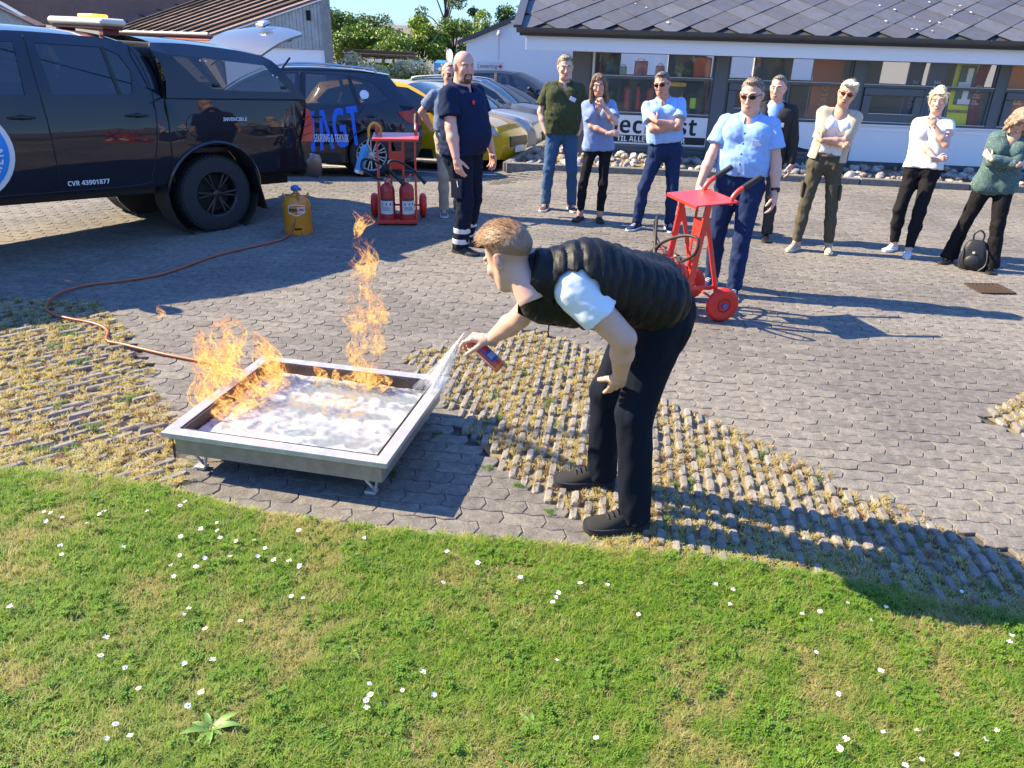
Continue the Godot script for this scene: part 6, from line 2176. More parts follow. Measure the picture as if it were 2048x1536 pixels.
# head in its own axes: x to the person's left, y up, z to the face; centre between the ears
func head_skin(mb: MB, at: Transform3D, p: Dictionary, cell: float) -> void:
	var f := Fld.new(Vector3(-0.11, -0.19, -0.14), Vector3(0.11, 0.14, 0.15), cell)
	var wd: float = p.get("face", 1.0)
	f.ell(Vector3(0, 0.035, -0.016), Vector3(0.075 * wd, 0.088, 0.094), 0.02)
	f.ell(Vector3(0, -0.035, 0.022), Vector3(0.061 * wd, 0.082, 0.066), 0.03)
	f.ell(Vector3(0, -0.088, 0.052), Vector3(0.03 * wd, 0.024, 0.026), 0.03)
	for s in [-1.0, 1.0]:
		f.cone(Vector3(s * 0.056 * wd, -0.03, 0.0), Vector3(s * 0.03 * wd, -0.088, 0.045), 0.018, 0.018, 0.025)
		f.ell(Vector3(s * 0.038 * wd, -0.018, 0.062), Vector3(0.024, 0.02, 0.018), 0.022)
		f.cone(Vector3(s * 0.014, 0.033, 0.083), Vector3(s * 0.048, 0.034, 0.066), 0.008, 0.008, 0.012)
		f.carve(Vector3(s * 0.031, 0.012, 0.098), 0.017, 0.012)
		f.ell(Vector3(s * 0.0115, -0.035, 0.092), Vector3(0.0085, 0.008, 0.011), 0.007)
		f.ell(Vector3(s * 0.077 * wd, -0.005, -0.012), Vector3(0.008, 0.031, 0.019), 0.008, Basis(Vector3.UP, s * 0.35))
		f.ell(Vector3(s * 0.083 * wd, 0.004, -0.02), Vector3(0.006, 0.024, 0.014), 0.005, Basis(Vector3.UP, s * 0.5))
	f.cone(Vector3(0, 0.022, 0.083), Vector3(0, -0.03, 0.105), 0.0075, 0.0115, 0.012)
	f.cone(Vector3(-0.019, -0.063, 0.080), Vector3(0.019, -0.063, 0.080), 0.0055, 0.0055, 0.008)
	f.cone(Vector3(0, -0.0625, 0.086), Vector3(0, -0.0625, 0.086), 0.006, 0.006, 0.008)
	f.cone(Vector3(-0.013, -0.074, 0.081), Vector3(0.013, -0.074, 0.081), 0.0065, 0.0065, 0.008)
	if p.get("jowl", 0.0) > 0.0: f.ell(Vector3(0, -0.105, 0.02), Vector3(0.06, 0.035, 0.05), 0.03)
	f.cone(Vector3(0, -0.06, -0.022), Vector3(0, -0.17, -0.03), 0.050 * p.get("neck", 1.0), 0.056 * p.get("neck", 1.0), 0.03)
	var skin: Color = p.skin
	var lip: Color = skin.lerp(Color(0.42, 0.12, 0.11), 0.55)
	var brow: Color = p.get("brow", Color(0.10, 0.06, 0.035))
	var stub: Color = p.get("beard", skin)
	var stubw: float = p.get("beard_w", 0.0)
	var scalp: Color = p.get("scalp", skin)
	var colf := func(q: Vector3) -> Color:
		var c := skin
		var ax := absf(q.x)
		if q.z > 0.03:
			var cheek := exp(-(pow((ax - 0.04) / 0.022, 2) + pow((q.y + 0.025) / 0.022, 2)))
			c = c.lerp(Color(skin.r * 1.02, skin.g * 0.78, skin.b * 0.74), 0.5 * cheek)
			if q.z > 0.09 and q.y < -0.015 and q.y > -0.045 and ax < 0.02: c = c.lerp(Color(skin.r * 1.0, skin.g * 0.8, skin.b * 0.75), 0.5)
			if ax < 0.026 and absf(q.y + 0.0685) < 0.0115 * (1.0 - ax / 0.034): c = lip if absf(q.y + 0.0682) > 0.0016 else darker(lip, 0.35)
			if absf(q.y - 0.036 + absf(ax - 0.034) * 0.25) < 0.006 and ax > 0.012 and ax < 0.055: c = c.lerp(brow, 0.85)
			if q.y < -0.035 and ax < 0.055 and q.z > 0.04 and c == skin and stubw > 0.0 and (q.y < -0.08 or ax < 0.034): c = skin.lerp(stub, stubw)
		elif stubw > 0.0 and q.y < -0.03 and q.z > 0.0: c = skin.lerp(stub, stubw * 0.6)
		if p.has("scalp") and q.y > 0.02 + q.z * 0.5 and q.z < 0.055: c = scalp
		if p.has("fade") and q.z < 0.045 and q.y > -0.07: c = c.lerp(p.fade, 0.75 * smoothstep(-0.06 + q.z * 0.5, 0.055, q.y) * smoothstep(0.045, 0.02, q.z))
		return c
	f.net(mb, colf, at)
	for s in [-1.0, 1.0]:   # eyes
		mb.xf = at
		mb.col = Color(0.62, 0.6, 0.57)
		mb.ell(Vector3(s * 0.031, 0.011, 0.0755), Vector3(0.0125, 0.0105, 0.0105), Basis(), 10, 7)
		mb.col = Color(0.05, 0.05, 0.06)
		mb.ell(Vector3(s * 0.031, 0.010, 0.0835), Vector3(0.0056, 0.0056, 0.0036), Basis(), 8, 5)
		mb.col = darker(skin, 0.8)
		mb.ell(Vector3(s * 0.031, 0.0165, 0.0775), Vector3(0.0145, 0.0055, 0.0112), Basis(), 10, 5)
		mb.xf = Transform3D()

func hair_cap(p: Dictionary, at: Transform3D, cell: float) -> MB:
	var mb := MB.new()
	var style: String = p.get("hair", "short")
	var long_ := style == "long" or style == "bob" or style == "bun"
	var f := Fld.new(Vector3(-0.16, -0.34 if style == "long" else -0.2, -0.2), Vector3(0.16, 0.22, 0.15), cell)
	var th: float = p.get("hair_th", 0.010)
	var wd: float = p.get("face", 1.0)
	f.ell(Vector3(0, 0.037, -0.018), Vector3(0.076 * wd + th, 0.089 + th * 1.3, 0.095 + th), 0.01)
	if style == "quiff": f.ell(Vector3(0.0, 0.122, 0.032), Vector3(0.056, 0.034, 0.068), 0.03)
	if style == "short": f.ell(Vector3(0.01, 0.112, 0.035), Vector3(0.045, 0.02, 0.035), 0.02)
	var line := func(q: Vector3) -> float:   # hair stays above this height
		var front: float = p.get("hairline", 0.078)
		var y := 0.0
		if q.z > 0.045: y = front
		elif q.z > -0.01: y = lerpf(0.014, front, (q.z + 0.01) / 0.055)
		else: y = lerpf(-0.075, 0.014, clampf((q.z + 0.10) / 0.09, 0, 1))
		if style == "quiff" and q.z < 0.05: y = maxf(y, lerpf(-0.035, 0.03, clampf((q.z + 0.11) / 0.08, 0, 1)))
		return y
	var r := RandomNumberGenerator.new()
	r.seed = hash(p.get("name", "x"))
	f.each(func(q, d):
		var l: float = line.call(q)
		return maxf(d + (0.0 if long_ else th * 0.95 * (1.0 - smoothstep(l - 0.005, l + 0.055, q.y))), (l - q.y) * 0.8), 0.06)
	if style == "long":
		for s in [-1.0, 1.0]:
			f.cone(Vector3(s * 0.045, 0.105, 0.04), Vector3(s * 0.082, 0.0, 0.03), 0.02, 0.022, 0.02)
			f.cone(Vector3(s * 0.082, 0.0, 0.02), Vector3(s * 0.095, -0.2, 0.03), 0.024, 0.03, 0.02)
			f.cone(Vector3(s * 0.06, 0.0, -0.05), Vector3(s * 0.06, -0.24, -0.05), 0.045, 0.04, 0.03)
	elif style == "bob":
		for s in [-1.0, 1.0]:
			f.cone(Vector3(s * 0.03, 0.12, 0.055), Vector3(s * 0.082, 0.0, 0.06), 0.02, 0.026, 0.02)
			f.cone(Vector3(s * 0.080, 0.02, 0.04), Vector3(s * 0.095, -0.10, 0.05), 0.03, 0.024, 0.02)
			f.cone(Vector3(s * 0.05, 0.02, -0.06), Vector3(s * 0.06, -0.12, -0.06), 0.05, 0.04, 0.03)
		f.cone(Vector3(-0.06, 0.085, 0.075), Vector3(0.05, 0.09, 0.08), 0.02, 0.02, 0.02)
		f.cone(Vector3(0.02, 0.10, 0.075), Vector3(0.06, 0.03, 0.09), 0.018, 0.012, 0.02)
		f.cone(Vector3(-0.02, 0.10, 0.075), Vector3(-0.065, 0.03, 0.08), 0.018, 0.012, 0.02)
	elif style == "bun":
		f.ell(Vector3(0.01, 0.135, -0.07), Vector3(0.05, 0.042, 0.05), 0.02)
		for s in [-1.0, 1.0]: f.cone(Vector3(s * 0.05, 0.09, 0.05), Vector3(s * 0.08, -0.005, 0.025), 0.014, 0.012, 0.015)
	elif style == "pixie":
		f.cone(Vector3(-0.05, 0.095, 0.065), Vector3(0.055, 0.115, 0.06), 0.018, 0.024, 0.02)
	var hn := noise(hash(p.get("name", "x")) % 1000, 46.0, 2)
	var streak: float = p.get("streak", 0.0035)
	f.each(func(q, d): return d - streak * hn.get_noise_3d(q.x * 1.3, q.y * 0.45 + q.z * 0.5, q.z * 0.9 - q.y * 0.4) * 1.6, 0.02)
	var hc: Color = p.hair_col
	var h2: Color = p.get("hair_col2", darker(hc, 1.6))
	var colf := func(q: Vector3) -> Color:
		var t := clampf(0.5 + hn.get_noise_3d(q.x * 2.6 + 3.0, q.y * 0.6, q.z * 2.2) * 1.3, 0, 1)
		var c: Color = hc.lerp(h2, t)
		if p.has("fade"): c = c.lerp(p.fade, clampf((0.085 - q.y) / 0.05, 0, 1) * 0.8)
		return c
	f.net(mb, colf, at)
	# loose strands
	var n: int = p.get("strands", 60)
	mb.xf = at
	for i in n:
		mb.col = hc.lerp(h2, r.randf())
		var a := r.randf() * TAU
		var e := r.randf_range(0.15, 1.35)
		var dv := Vector3(cos(a) * sin(e), cos(e), sin(a) * sin(e))
		var q := Vector3(0, 0.037, -0.018) + dv * Vector3(0.076 * wd + th, 0.089 + th * 1.2, 0.095 + th) * 0.985
		if q.y < line.call(q) + (0.01 if not p.has("fade") else 0.045): continue
		var l: float = p.get("strand_len", 0.02) * r.randf_range(0.6, 1.3)
		var sw: Vector3 = p.get("sweep", Vector3(0, 0.6, 0.3))
		var spread: float = p.get("spread", 0.25)
		var t := (dv * 0.6 + sw + Vector3(r.randfn(), r.randfn(), r.randfn()) * spread).normalized()
		var wv: Vector3 = dv.cross(t).normalized() * p.get("strand_w", 0.0016)
		var q1 := q + t * l * 0.55 + dv * 0.002
		var q2 := q + t * l + Vector3(0, -l * 0.18, l * 0.1)
		for vq in [q - wv, q + wv, q1 + wv * 0.8, q - wv, q1 + wv * 0.8, q1 - wv * 0.8, q1 - wv * 0.8, q1 + wv * 0.8, q2]:
			mb.V.append(at * vq)
			mb.N.append((at.basis * (dv + t * 0.2)).normalized())
			mb.C.append(mb.col)
	if style == "bun" or style == "bob":
		for i in 26:
			mb.col = hc.lerp(h2, r.randf())
			var s := -1.0 if i % 2 else 1.0
			var q := Vector3(s * r.randf_range(0.03, 0.085), r.randf_range(0.02, 0.11), r.randf_range(0.0, 0.085))
			mb.tube(smooth([q, q + Vector3(s * 0.02, -0.02, 0.02), q + Vector3(s * r.randf_range(-0.02, 0.03), -0.07, r.randf_range(-0.02, 0.03))], 3), 0.0011, 3, false)
	mb.xf = Transform3D()
	return mb

func shoe(parent: Node, ankle: Vector3, dir: Vector3, len_: float, upper: Material, sole: Material, h: float, wide := 1.0, sole_h := 0.022) -> void:
	var z := dir.normalized()
	var x := Vector3.UP.cross(z).normalized()
	var at := Transform3D(Basis(x, Vector3.UP, z), Vector3(ankle.x, 0, ankle.z) - z * len_ * 0.27)
	var prof := [[0.0, 0.55, 0.62], [0.04, 0.78, 0.86], [0.15, 0.86, 1.0], [0.32, 0.82, 0.98], [0.45, 0.84, 0.78], [0.6, 0.97, 0.58], [0.75, 1.0, 0.46], [0.88, 0.88, 0.38], [0.96, 0.62, 0.30], [1.0, 0.25, 0.22]]
	for part in 2:
		var rings := []
		for q in prof:
			var w: float = q[1] * 0.049 * wide * (len_ / 0.29) + (0.004 if part == 1 else 0.0)
			var zz: float = q[0] * len_ + (0.003 if q[0] > 0.5 else -0.003) * part
			var ring := PackedVector3Array()
			if part == 0:
				var hh: float = q[2] * h
				for k in 12:
					var a := PI * k / 11.0
					ring.append(at * Vector3(cos(a) * w * (1.0 - 0.22 * sin(a)), sole_h * 0.7 + pow(sin(a), 0.7) * (hh - sole_h * 0.7), zz))
				for k in 4: ring.append(at * Vector3(-w + 2.0 * w * (k + 1) / 5.0, sole_h * 0.7, zz))
			else:
				for k in 14:
					var u := -1.0 if k < 7 else 1.0
					var t := (k if k < 7 else 13 - k) / 6.0
					ring.append(at * Vector3(-w + 2.0 * w * t, (0.001 + (0.004 if q[0] > 0.9 else 0.0)) if k < 7 else sole_h, zz))
			rings.append(ring)
		var mb := MB.new()
		mb.loft(rings, true, true, 50.0)
		var o := obj("shoe" if part == 0 else "sole", mb, upper if part == 0 else sole, parent if part == 0 else parent.get_child(parent.get_child_count() - 1))
		if part == 0:
			pass
	var last := parent.get_child(parent.get_child_count() - 1)
	var lm := MB.new()
	for k in 4:
		var f := 0.42 + k * 0.07
		var y: float = lerpf(0.82, 0.56, (f - 0.42) / 0.2) * h + 0.004
		lm.tube(PackedVector3Array([at * Vector3(-0.022, y - 0.004, f * len_), at * Vector3(0, y + 0.004, (f + 0.02) * len_), at * Vector3(0.022, y - 0.004, (f + 0.01) * len_)]), 0.0035, 5)
	obj("lace", lm, sole, last)

func cloth(key: String, c: Color, rough := 0.85) -> StandardMaterial3D:
	return mat(key, c, rough, 0.0, {"normal_enabled": true, "normal_texture": tex_nrm, "normal_scale": 0.25, "metallic_specular": 0.25, "uv1_triplanar": true, "uv1_scale": Vector3.ONE * 9.0})

# a standing person; all positions in the person's axes (x to their left, z forward), metres for a height of 1.75 then scaled
func person(p: Dictionary) -> Node3D:
	var sc: float = p.height / 1.75
	var root := thing("person", p.label, "person", p.at, p.turn)
	root.scale = Vector3.ONE * 1.0
	var V := func(a: Array) -> Vector3: return Vector3(a[0], a[1], a[2]) * sc
	var bulk: float = p.get("bulk", 1.0)
	var fem: bool = p.get("female", false)
	var sw: float = (0.155 if fem else 0.178) * p.get("shoulders", 1.0)
	var hipc: Vector3 = V.call(p.get("hips", [0, 0.93, 0]))
	var chest: Vector3 = V.call(p.get("chest", [0, 1.28, 0]))
	var up := (chest - hipc).normalized()
	var tw: float = p.get("twist", 0.0)
	var xx := Vector3.RIGHT.rotated(Vector3.UP, tw)
	var tx := (xx - up * xx.dot(up)).normalized()
	var tz := tx.cross(up).normalized()
	var T := func(x: float, y: float, z: float) -> Vector3: return chest + (tx * x + up * y + tz * z) * sc
	var hx := Vector3.RIGHT.rotated(Vector3.UP, p.get("hip_turn", 0.0))
	var neck: Vector3 = T.call(0, 0.185, -0.02)
	var hd: Array = p.get("head", [0, 0, 0])   # yaw, pitch (down positive), roll
	var hb := Basis(tx, up, tz) * Basis(Vector3.UP, hd[0]) * Basis(Vector3.RIGHT, hd[1]) * Basis(Vector3.BACK, hd[2])
	var headc: Vector3 = neck + (up * 0.085 + tz * 0.015) * sc + hb * Vector3(0, 0.07, 0.02) * sc
	var hat := Transform3D(hb.scaled(Vector3.ONE * sc * p.get("head_scale", 1.0)), headc)
	var sh := [T.call(-sw, 0.118, -0.01), T.call(sw, 0.118, -0.01)]   # right, left
	var wr: Array = [V.call(p.wrists[0]), V.call(p.wrists[1])]
	var pole: Array = p.get("poles", [[-0.5, -0.4, -1], [0.5, -0.4, -1]])
	var ua := (0.265 if fem else 0.285) * sc
	var fa := (0.235 if fem else 0.255) * sc
	var el := []
	for i in 2: el.append(ik(sh[i], wr[i], ua, fa, Vector3(pole[i][0], pole[i][1], pole[i][2])))
	for i in 2:
		if (wr[i] - sh[i]).length() > (ua + fa): wr[i] = sh[i] + (wr[i] - sh[i]).normalized() * (ua + fa) * 0.998
	var feet: Array = p.get("feet", [[-0.12, 0, 0.15], [0.12, 0, -0.15]])   # x, z, toe turn
	var ank := []
	var hip := []
	var knee := []
	for i in 2:
		ank.append(Vector3(feet[i][0], 0.085, feet[i][1]) * sc)
		hip.append(hipc + hx * (-0.088 if i == 0 else 0.088) * sc - Vector3(0, 0.02, 0) * sc)
		var fd := Vector3(0, 0, 1).rotated(Vector3.UP, feet[i][2])
		var kb: float = p.get("knee", 0.0)
		knee.append(ik(hip[i], ank[i], 0.435 * sc, 0.405 * sc, fd + Vector3(0, 0, kb)))
	var skin: Color = p.skin
	var slv: float = p.get("sleeve", 0.55)      # share of the upper arm that the sleeve covers; over 1 reaches down the forearm
	var ar: float = p.get("arm", 1.0 if not fem else 0.86)
	var colf := func(q: Vector3) -> Color: return skin
	# ---- body: skin
	var mb := MB.new()
	var cell: float = p.get("cell", 0.0135)
	var bl := hipc
	var bh := hipc
	for q in sh + el + wr: 
		bl = bl.min(q - Vector3.ONE * 0.09)
		bh = bh.max(q + Vector3.ONE * 0.09)
	bl = bl.min(hipc - Vector3(0.21, 0.25, 0.21) * bulk)
	bh = bh.max(hipc + Vector3(0.21, 0, 0.23) * bulk)
	var ll := Vector3(hipc.x - 0.24 * bulk, 0.0, hipc.z - 0.24 * bulk)
	var lh := Vector3(hipc.x + 0.24 * bulk, hipc.y + 0.17 * sc, hipc.z + 0.24 * bulk)
	for q in ank:
		ll = ll.min(q - Vector3(0.13, 0.2, 0.13))
		lh = lh.max(q + Vector3(0.13, 0, 0.13))
	ll.y = 0.0
	bh.y = neck.y + 0.12
	var f := Fld.new(bl.min(ll + Vector3(0.04, 0.03, 0.04)), bh.max(lh - Vector3(0.04, 0, 0.04)), cell)
	f.cone(hipc, T.call(0, -0.15, 0), 0.08 * sc, 0.08 * sc)
	f.cone(T.call(0, -0.15, 0), T.call(0, 0.1, -0.01), 0.08 * sc, 0.085 * sc)
	f.cone(T.call(0, 0.11, -0.015), neck + hb * Vector3(0, 0.09, 0.0) * sc, 0.066 * sc * p.get("neck", 1.0), 0.049 * sc * p.get("neck", 1.0), 0.03)
	f.cone(T.call(-sw * 0.8, 0.125, -0.01), T.call(sw * 0.8, 0.125, -0.01), 0.05 * sc, 0.05 * sc)
	for i in 2:
		f.cone(sh[i], el[i], 0.049 * sc * ar, 0.040 * sc * ar, 0.02)
		f.cone(el[i], el[i].lerp(wr[i], 0.35), 0.041 * sc * ar, 0.042 * sc * ar, 0.02)
		f.cone(el[i].lerp(wr[i], 0.35), wr[i], 0.042 * sc * ar, 0.026 * sc * ar, 0.02)
		f.cone(hip[i], knee[i], 0.065 * sc, 0.045 * sc)
		f.cone(knee[i], ank[i], 0.045 * sc, 0.034 * sc)
		f.cone(ank[i], ank[i] - Vector3(0, 0.03, 0) * sc, 0.036 * sc, 0.036 * sc)
	f.net(mb, colf)
	var hs: float = p.get("hand_size", 0.92 if not fem else 0.83) * sc
	for i in 2:
		var hdp: Array = p.hands[i]    # direction, back normal, thumb, curl
		if hdp.is_empty(): continue
		hand(mb, wr[i] + (wr[i] - el[i]).normalized() * 0.012, Vector3(hdp[0][0], hdp[0][1], hdp[0][2]), Vector3(hdp[1][0], hdp[1][1], hdp[1][2]), Vector3(hdp[2][0], hdp[2][1], hdp[2][2]), hdp[3], hdp[4] if hdp.size() > 4 else 0.5, hs, p.get("hand_cell", 0.0065), colf)
	head_skin(mb, hat, p, p.get("head_cell", 0.006))
	var sm := vcol("skin", 0.5, 0.0, {"subsurf_scatter_enabled": true, "subsurf_scatter_strength": 0.15})
	obj("body", mb, sm, root)
	if p.get("hair", "short") != "none":
		obj("hair", hair_cap(p, hat, p.get("head_cell", 0.006)), vcol("hair", 0.55), root)
	# ---- trousers
	mb = MB.new()
	f = Fld.new(ll, lh, cell)
	var wb: float = p.get("hip_w", 1.0) * bulk
	for s in [-1.0, 1.0]:
		f.cone(hipc + hx * 0.062 * s * sc * wb + up * 0.075 * sc, hipc + hx * 0.072 * s * sc * wb, 0.098 * sc * wb, 0.108 * sc * wb, 0.05)
		f.ell(hipc + hx * 0.07 * s * sc - Vector3(0, 0.03, 0) * sc + Vector3(0, 0, -0.05).rotated(Vector3.UP, p.get("hip_turn", 0.0)) * sc, Vector3(0.085, 0.095, 0.075) * sc * wb, 0.05)
	var lg: float = p.get("leg", 1.0)
	var flare: float = p.get("hem", 0.056)
	for i in 2:
		f.cone(hip[i] - Vector3(0, 0.03, 0) * sc, knee[i], 0.092 * sc * lg * bulk, 0.064 * sc * lg, 0.04)
		f.cone(knee[i], knee[i].lerp(ank[i], 0.4), 0.064 * sc * lg, 0.064 * sc * lg, 0.03)
		f.cone(knee[i].lerp(ank[i], 0.4), ank[i] - Vector3(0, p.get("hem_low", 0.01), 0) * sc, 0.064 * sc * lg, flare * sc, 0.03)
	f.cut(hipc + up * p.get("waist_y", 0.12) * sc, up)
	f.cut(Vector3(0, p.get("hem_y", 0.06) * sc, 0), Vector3.DOWN)
	var fa1: float = p.get("folds_legs", 0.0075)
	f.each(func(q, d):
		var k := 1.0 + 1.3 * exp(-q.y / (0.14 * sc)) + 0.9 * exp(-pow((q.y - 0.86 * sc) / (0.08 * sc), 2)) + 0.6 * exp(-pow((q.y - 0.47 * sc) / (0.07 * sc), 2))
		return d - fa1 * k * fold_noise.get_noise_3d(q.x * 1.9 + p.at.x, q.y * 1.25, q.z * 1.9), 0.035)
	f.net(mb)
	obj("trousers", mb, p.trousers, root)
	# ---- shirt
	mb = MB.new()
	f = Fld.new(Vector3(minf(bl.x, ll.x), hipc.y - 0.22 * sc, bl.z - 0.03), Vector3(maxf(bh.x, lh.x), bh.y, bh.z + (0.12 if p.has("belly") else 0.0)), cell)
	var ease: float = p.get("ease", 0.008) * sc
	for s in [-1.0, 1.0]:
		f.cone(T.call(s * 0.085 * bulk, 0.02, 0.0), T.call(s * (0.062 if fem else 0.075) * bulk, -0.2, 0.005), 0.102 * sc * bulk + ease, (0.085 if fem else 0.095) * sc * bulk + ease, 0.05)
		f.cone(T.call(s * (0.062 if fem else 0.075) * bulk, -0.2, 0.005), hipc + hx * s * 0.075 * sc * bulk + up * -0.02 * sc, (0.085 if fem else 0.095) * sc * bulk + ease, 0.112 * sc * wb + ease, 0.05)
		f.cone(T.call(s * 0.02, 0.155, -0.02), T.call(s * sw * 0.9, 0.108, -0.01), 0.058 * sc, 0.052 * sc + ease, 0.04)
		f.cone(T.call(s * 0.07, 0.03, -0.01), T.call(s * sw * 0.8, 0.09, -0.01), 0.09 * sc, 0.06 * sc, 0.04)
		if fem: f.ell(T.call(s * 0.07, 0.02, 0.095), Vector3(0.058, 0.06, 0.05) * sc, 0.04)
		else: f.ell(T.call(s * 0.075, 0.05, 0.07), Vector3(0.08, 0.07, 0.045) * sc * bulk, 0.05)
	if p.has("belly"):
		for b in p.belly: f.ell(T.call(b[0], b[1], b[2]), Vector3(b[3], b[4], b[5]) * sc, 0.06)
	f.cut(hipc + up * p.get("shirt_y", -0.03) * sc, -up)
	if p.get("tails", false): f.cut(hipc - Vector3(0, 0.06, 0), -up)
	var fs: float = p.get("folds", 0.0055)
	for i in 2:
		var e: Vector3 = sh[i].lerp(el[i], minf(slv, 1.0))
		var sr: float = p.get("sleeve_r", 0.066) * sc * ar
		var e2: Vector3 = e if slv <= 1.0 else el[i].lerp(wr[i], slv - 1.0)
		var mg := Vector3.ONE * (0.1 * sc * maxf(ar, 1.0) + 0.03)
		var g := Fld.new(sh[i].min(e).min(e2) - mg, sh[i].max(e).max(e2) + mg, cell)
		g.cone(sh[i], e, 0.064 * sc * maxf(ar, 0.9), sr, 0.03)
		if slv > 1.0: g.cone(el[i], e2, sr, p.get("cuff_r", 0.044) * sc, 0.02)
		else: g.cut(e, (el[i] - sh[i]).normalized())
		g.each(func(q, d): return d - fs * fold_noise.get_noise_3d(q.x * 1.9 + 5.0, q.y * 1.5, q.z * 1.9), 0.035)
		g.net(mb)
	var nk: Array = p.get("neckline", [0.165, 0.5])   # height above the chest, tilt forward
	f.carve(T.call(0, nk[0] + 0.03, 0.015 + 0.03 * nk[1]), (0.068 + 0.02 * (nk[1] - 0.5)) * sc * maxf(1.0, p.get("neck", 1.0)), 0.02)
	f.carve(T.call(0, nk[0] + 0.10, -0.01), 0.075 * sc, 0.02)
	if p.has("vee"):
		var v0: Vector3 = T.call(0, p.vee, 0.12)
		f.each(func(q, d):
			var w: Vector3 = q - v0
			var y := w.dot(up)
			if y > 0.0 and w.dot(tz) > -0.11 * sc: return maxf(d, y * 0.42 - absf(w.dot(tx)))
			return d, 0.06)
	f.each(func(q, d):
		var rel: Vector3 = q - chest
		return d - fs * (0.8 + 0.7 * clampf(-rel.dot(up) / 0.3, 0, 1)) * fold_noise.get_noise_3d(q.x * 1.5 + p.at.z, q.y * (1.9 if not fem else 1.4) + q.x, q.z * 1.5), 0.035)
	var sc_f: Variant = p.get("shirt_col", null)
	f.net(mb, sc_f)
	var shirt := obj("shirt", mb, p.shirt, root)
	if p.get("collar", true):
		mb = MB.new()
		var rings := []
		for j in 4:
			var ring := PackedVector3Array()
			for k in 18:
				var a := -PI * 0.5 + 0.28 + (TAU - 0.56) * k / 17.0
				var rr: float = [0.074, 0.066, 0.078, 0.098][j] * p.get("neck", 1.0)
				var yy: float = [0.15, 0.205, 0.195, 0.14][j]
				var fr := -sin(a)      # front is +z
				ring.append(T.call(cos(a) * rr, yy - 0.030 * fr - (0.02 * maxf(fr, 0.0) if j == 3 else 0.0), -0.018 + fr * rr * 1.0))
			rings.append(ring)
		mb.loft(rings, false, false, 50.0, up)
		obj("collar", mb, p.get("collar_m", p.shirt), shirt)
	# ---- shoes
	for i in 2:
		var fd := Vector3(0, 0, 1).rotated(Vector3.UP, feet[i][2])
		var sp: Array = p.shoes
		shoe(root, ank[i], fd, (0.285 if not fem else 0.25) * sc, sp[0], sp[1], sp[2], sp[3] if sp.size() > 3 else 1.0, sp[4] if sp.size() > 4 else 0.022)
	# ---- extras
	if p.has("belt"):
		mb = MB.new()
		var pts := PackedVector3Array()
		for k in 21:
			var a := TAU * k / 20.0
			pts.append(hipc + up * (p.get("waist_y", 0.12) - 0.025) * sc + hx * cos(a) * 0.167 * sc * wb + hx.cross(up) * sin(a) * 0.112 * sc * wb)
		var rr := []
		var r1 := PackedVector3Array()
		var r2 := PackedVector3Array()
		for q in pts:
			r1.append(q - up * 0.018 * sc)
			r2.append(q + up * 0.018 * sc)
		mb.loft([r1, r2], false, false, 60.0)
		mb.box(hipc + up * (p.get("waist_y", 0.12) - 0.025) * sc + hx.cross(up) * 0.114 * sc * wb, Vector3(0.05, 0.036, 0.008) * sc, 0.004)
		obj("belt", mb, p.belt, root)
	if p.has("badge"):
		mb = MB.new()
		var b: Array = p.badge
		mb.box(T.call(b[0], b[1], b[2]), Vector3(0.075, 0.045, 0.004) * sc, 0.001, Basis(tx, up, tz) * Basis(Vector3.UP, b[3]) * Basis(Vector3.BACK, b[4]))
		obj("name_badge", mb, mat("badge_white", lin(0.62, 0.68, 0.78), 0.5), root)
	if p.has("glasses"):
		mb = MB.new()
		mb.xf = hat
		for s in [-1.0, 1.0]:
			var lens := PackedVector2Array()
			for k in 12: lens.append(Vector2(s * 0.032 + cos(TAU * k / 12) * 0.026, 0.010 + sin(TAU * k / 12) * 0.018 * (1.0 if sin(TAU * k / 12) < 0 else 0.8)))
			mb.prism(lens, 0.003, Transform3D(Basis(Vector3.UP, s * 0.22), Vector3(s * 0.003, 0, 0.092 + 0.0)), 30.0)
			mb.tube(PackedVector3Array([Vector3(s * 0.058, 0.018, 0.083), Vector3(s * 0.078, 0.016, 0.04), Vector3(s * 0.082, 0.012, -0.01)]), 0.003, 5)
		mb.rod(Vector3(-0.008, 0.016, 0.099), Vector3(0.008, 0.016, 0.099), 0.0028, 5)
		mb.xf = Transform3D()
		obj("sunglasses", mb, p.glasses, root)
	root.set_meta("tmp", 0)
	root.remove_meta("tmp")
	dbg = {"T": T, "hat": hat, "sh": sh, "el": el, "wr": wr, "tx": tx, "tz": tz, "up": up, "sc": sc, "hipc": hipc, "knee": knee, "ank": ank, "hip": hip}
	return root

var dbg := {}

func relaxed(side: float, fwd := 0.15) -> Array: return [[0.02 * side, -1.0, fwd], [side, 0.0, 0.1], [0.0, 0.0, 1.0], [0.35, 0.4, 0.45, 0.5], 0.3]

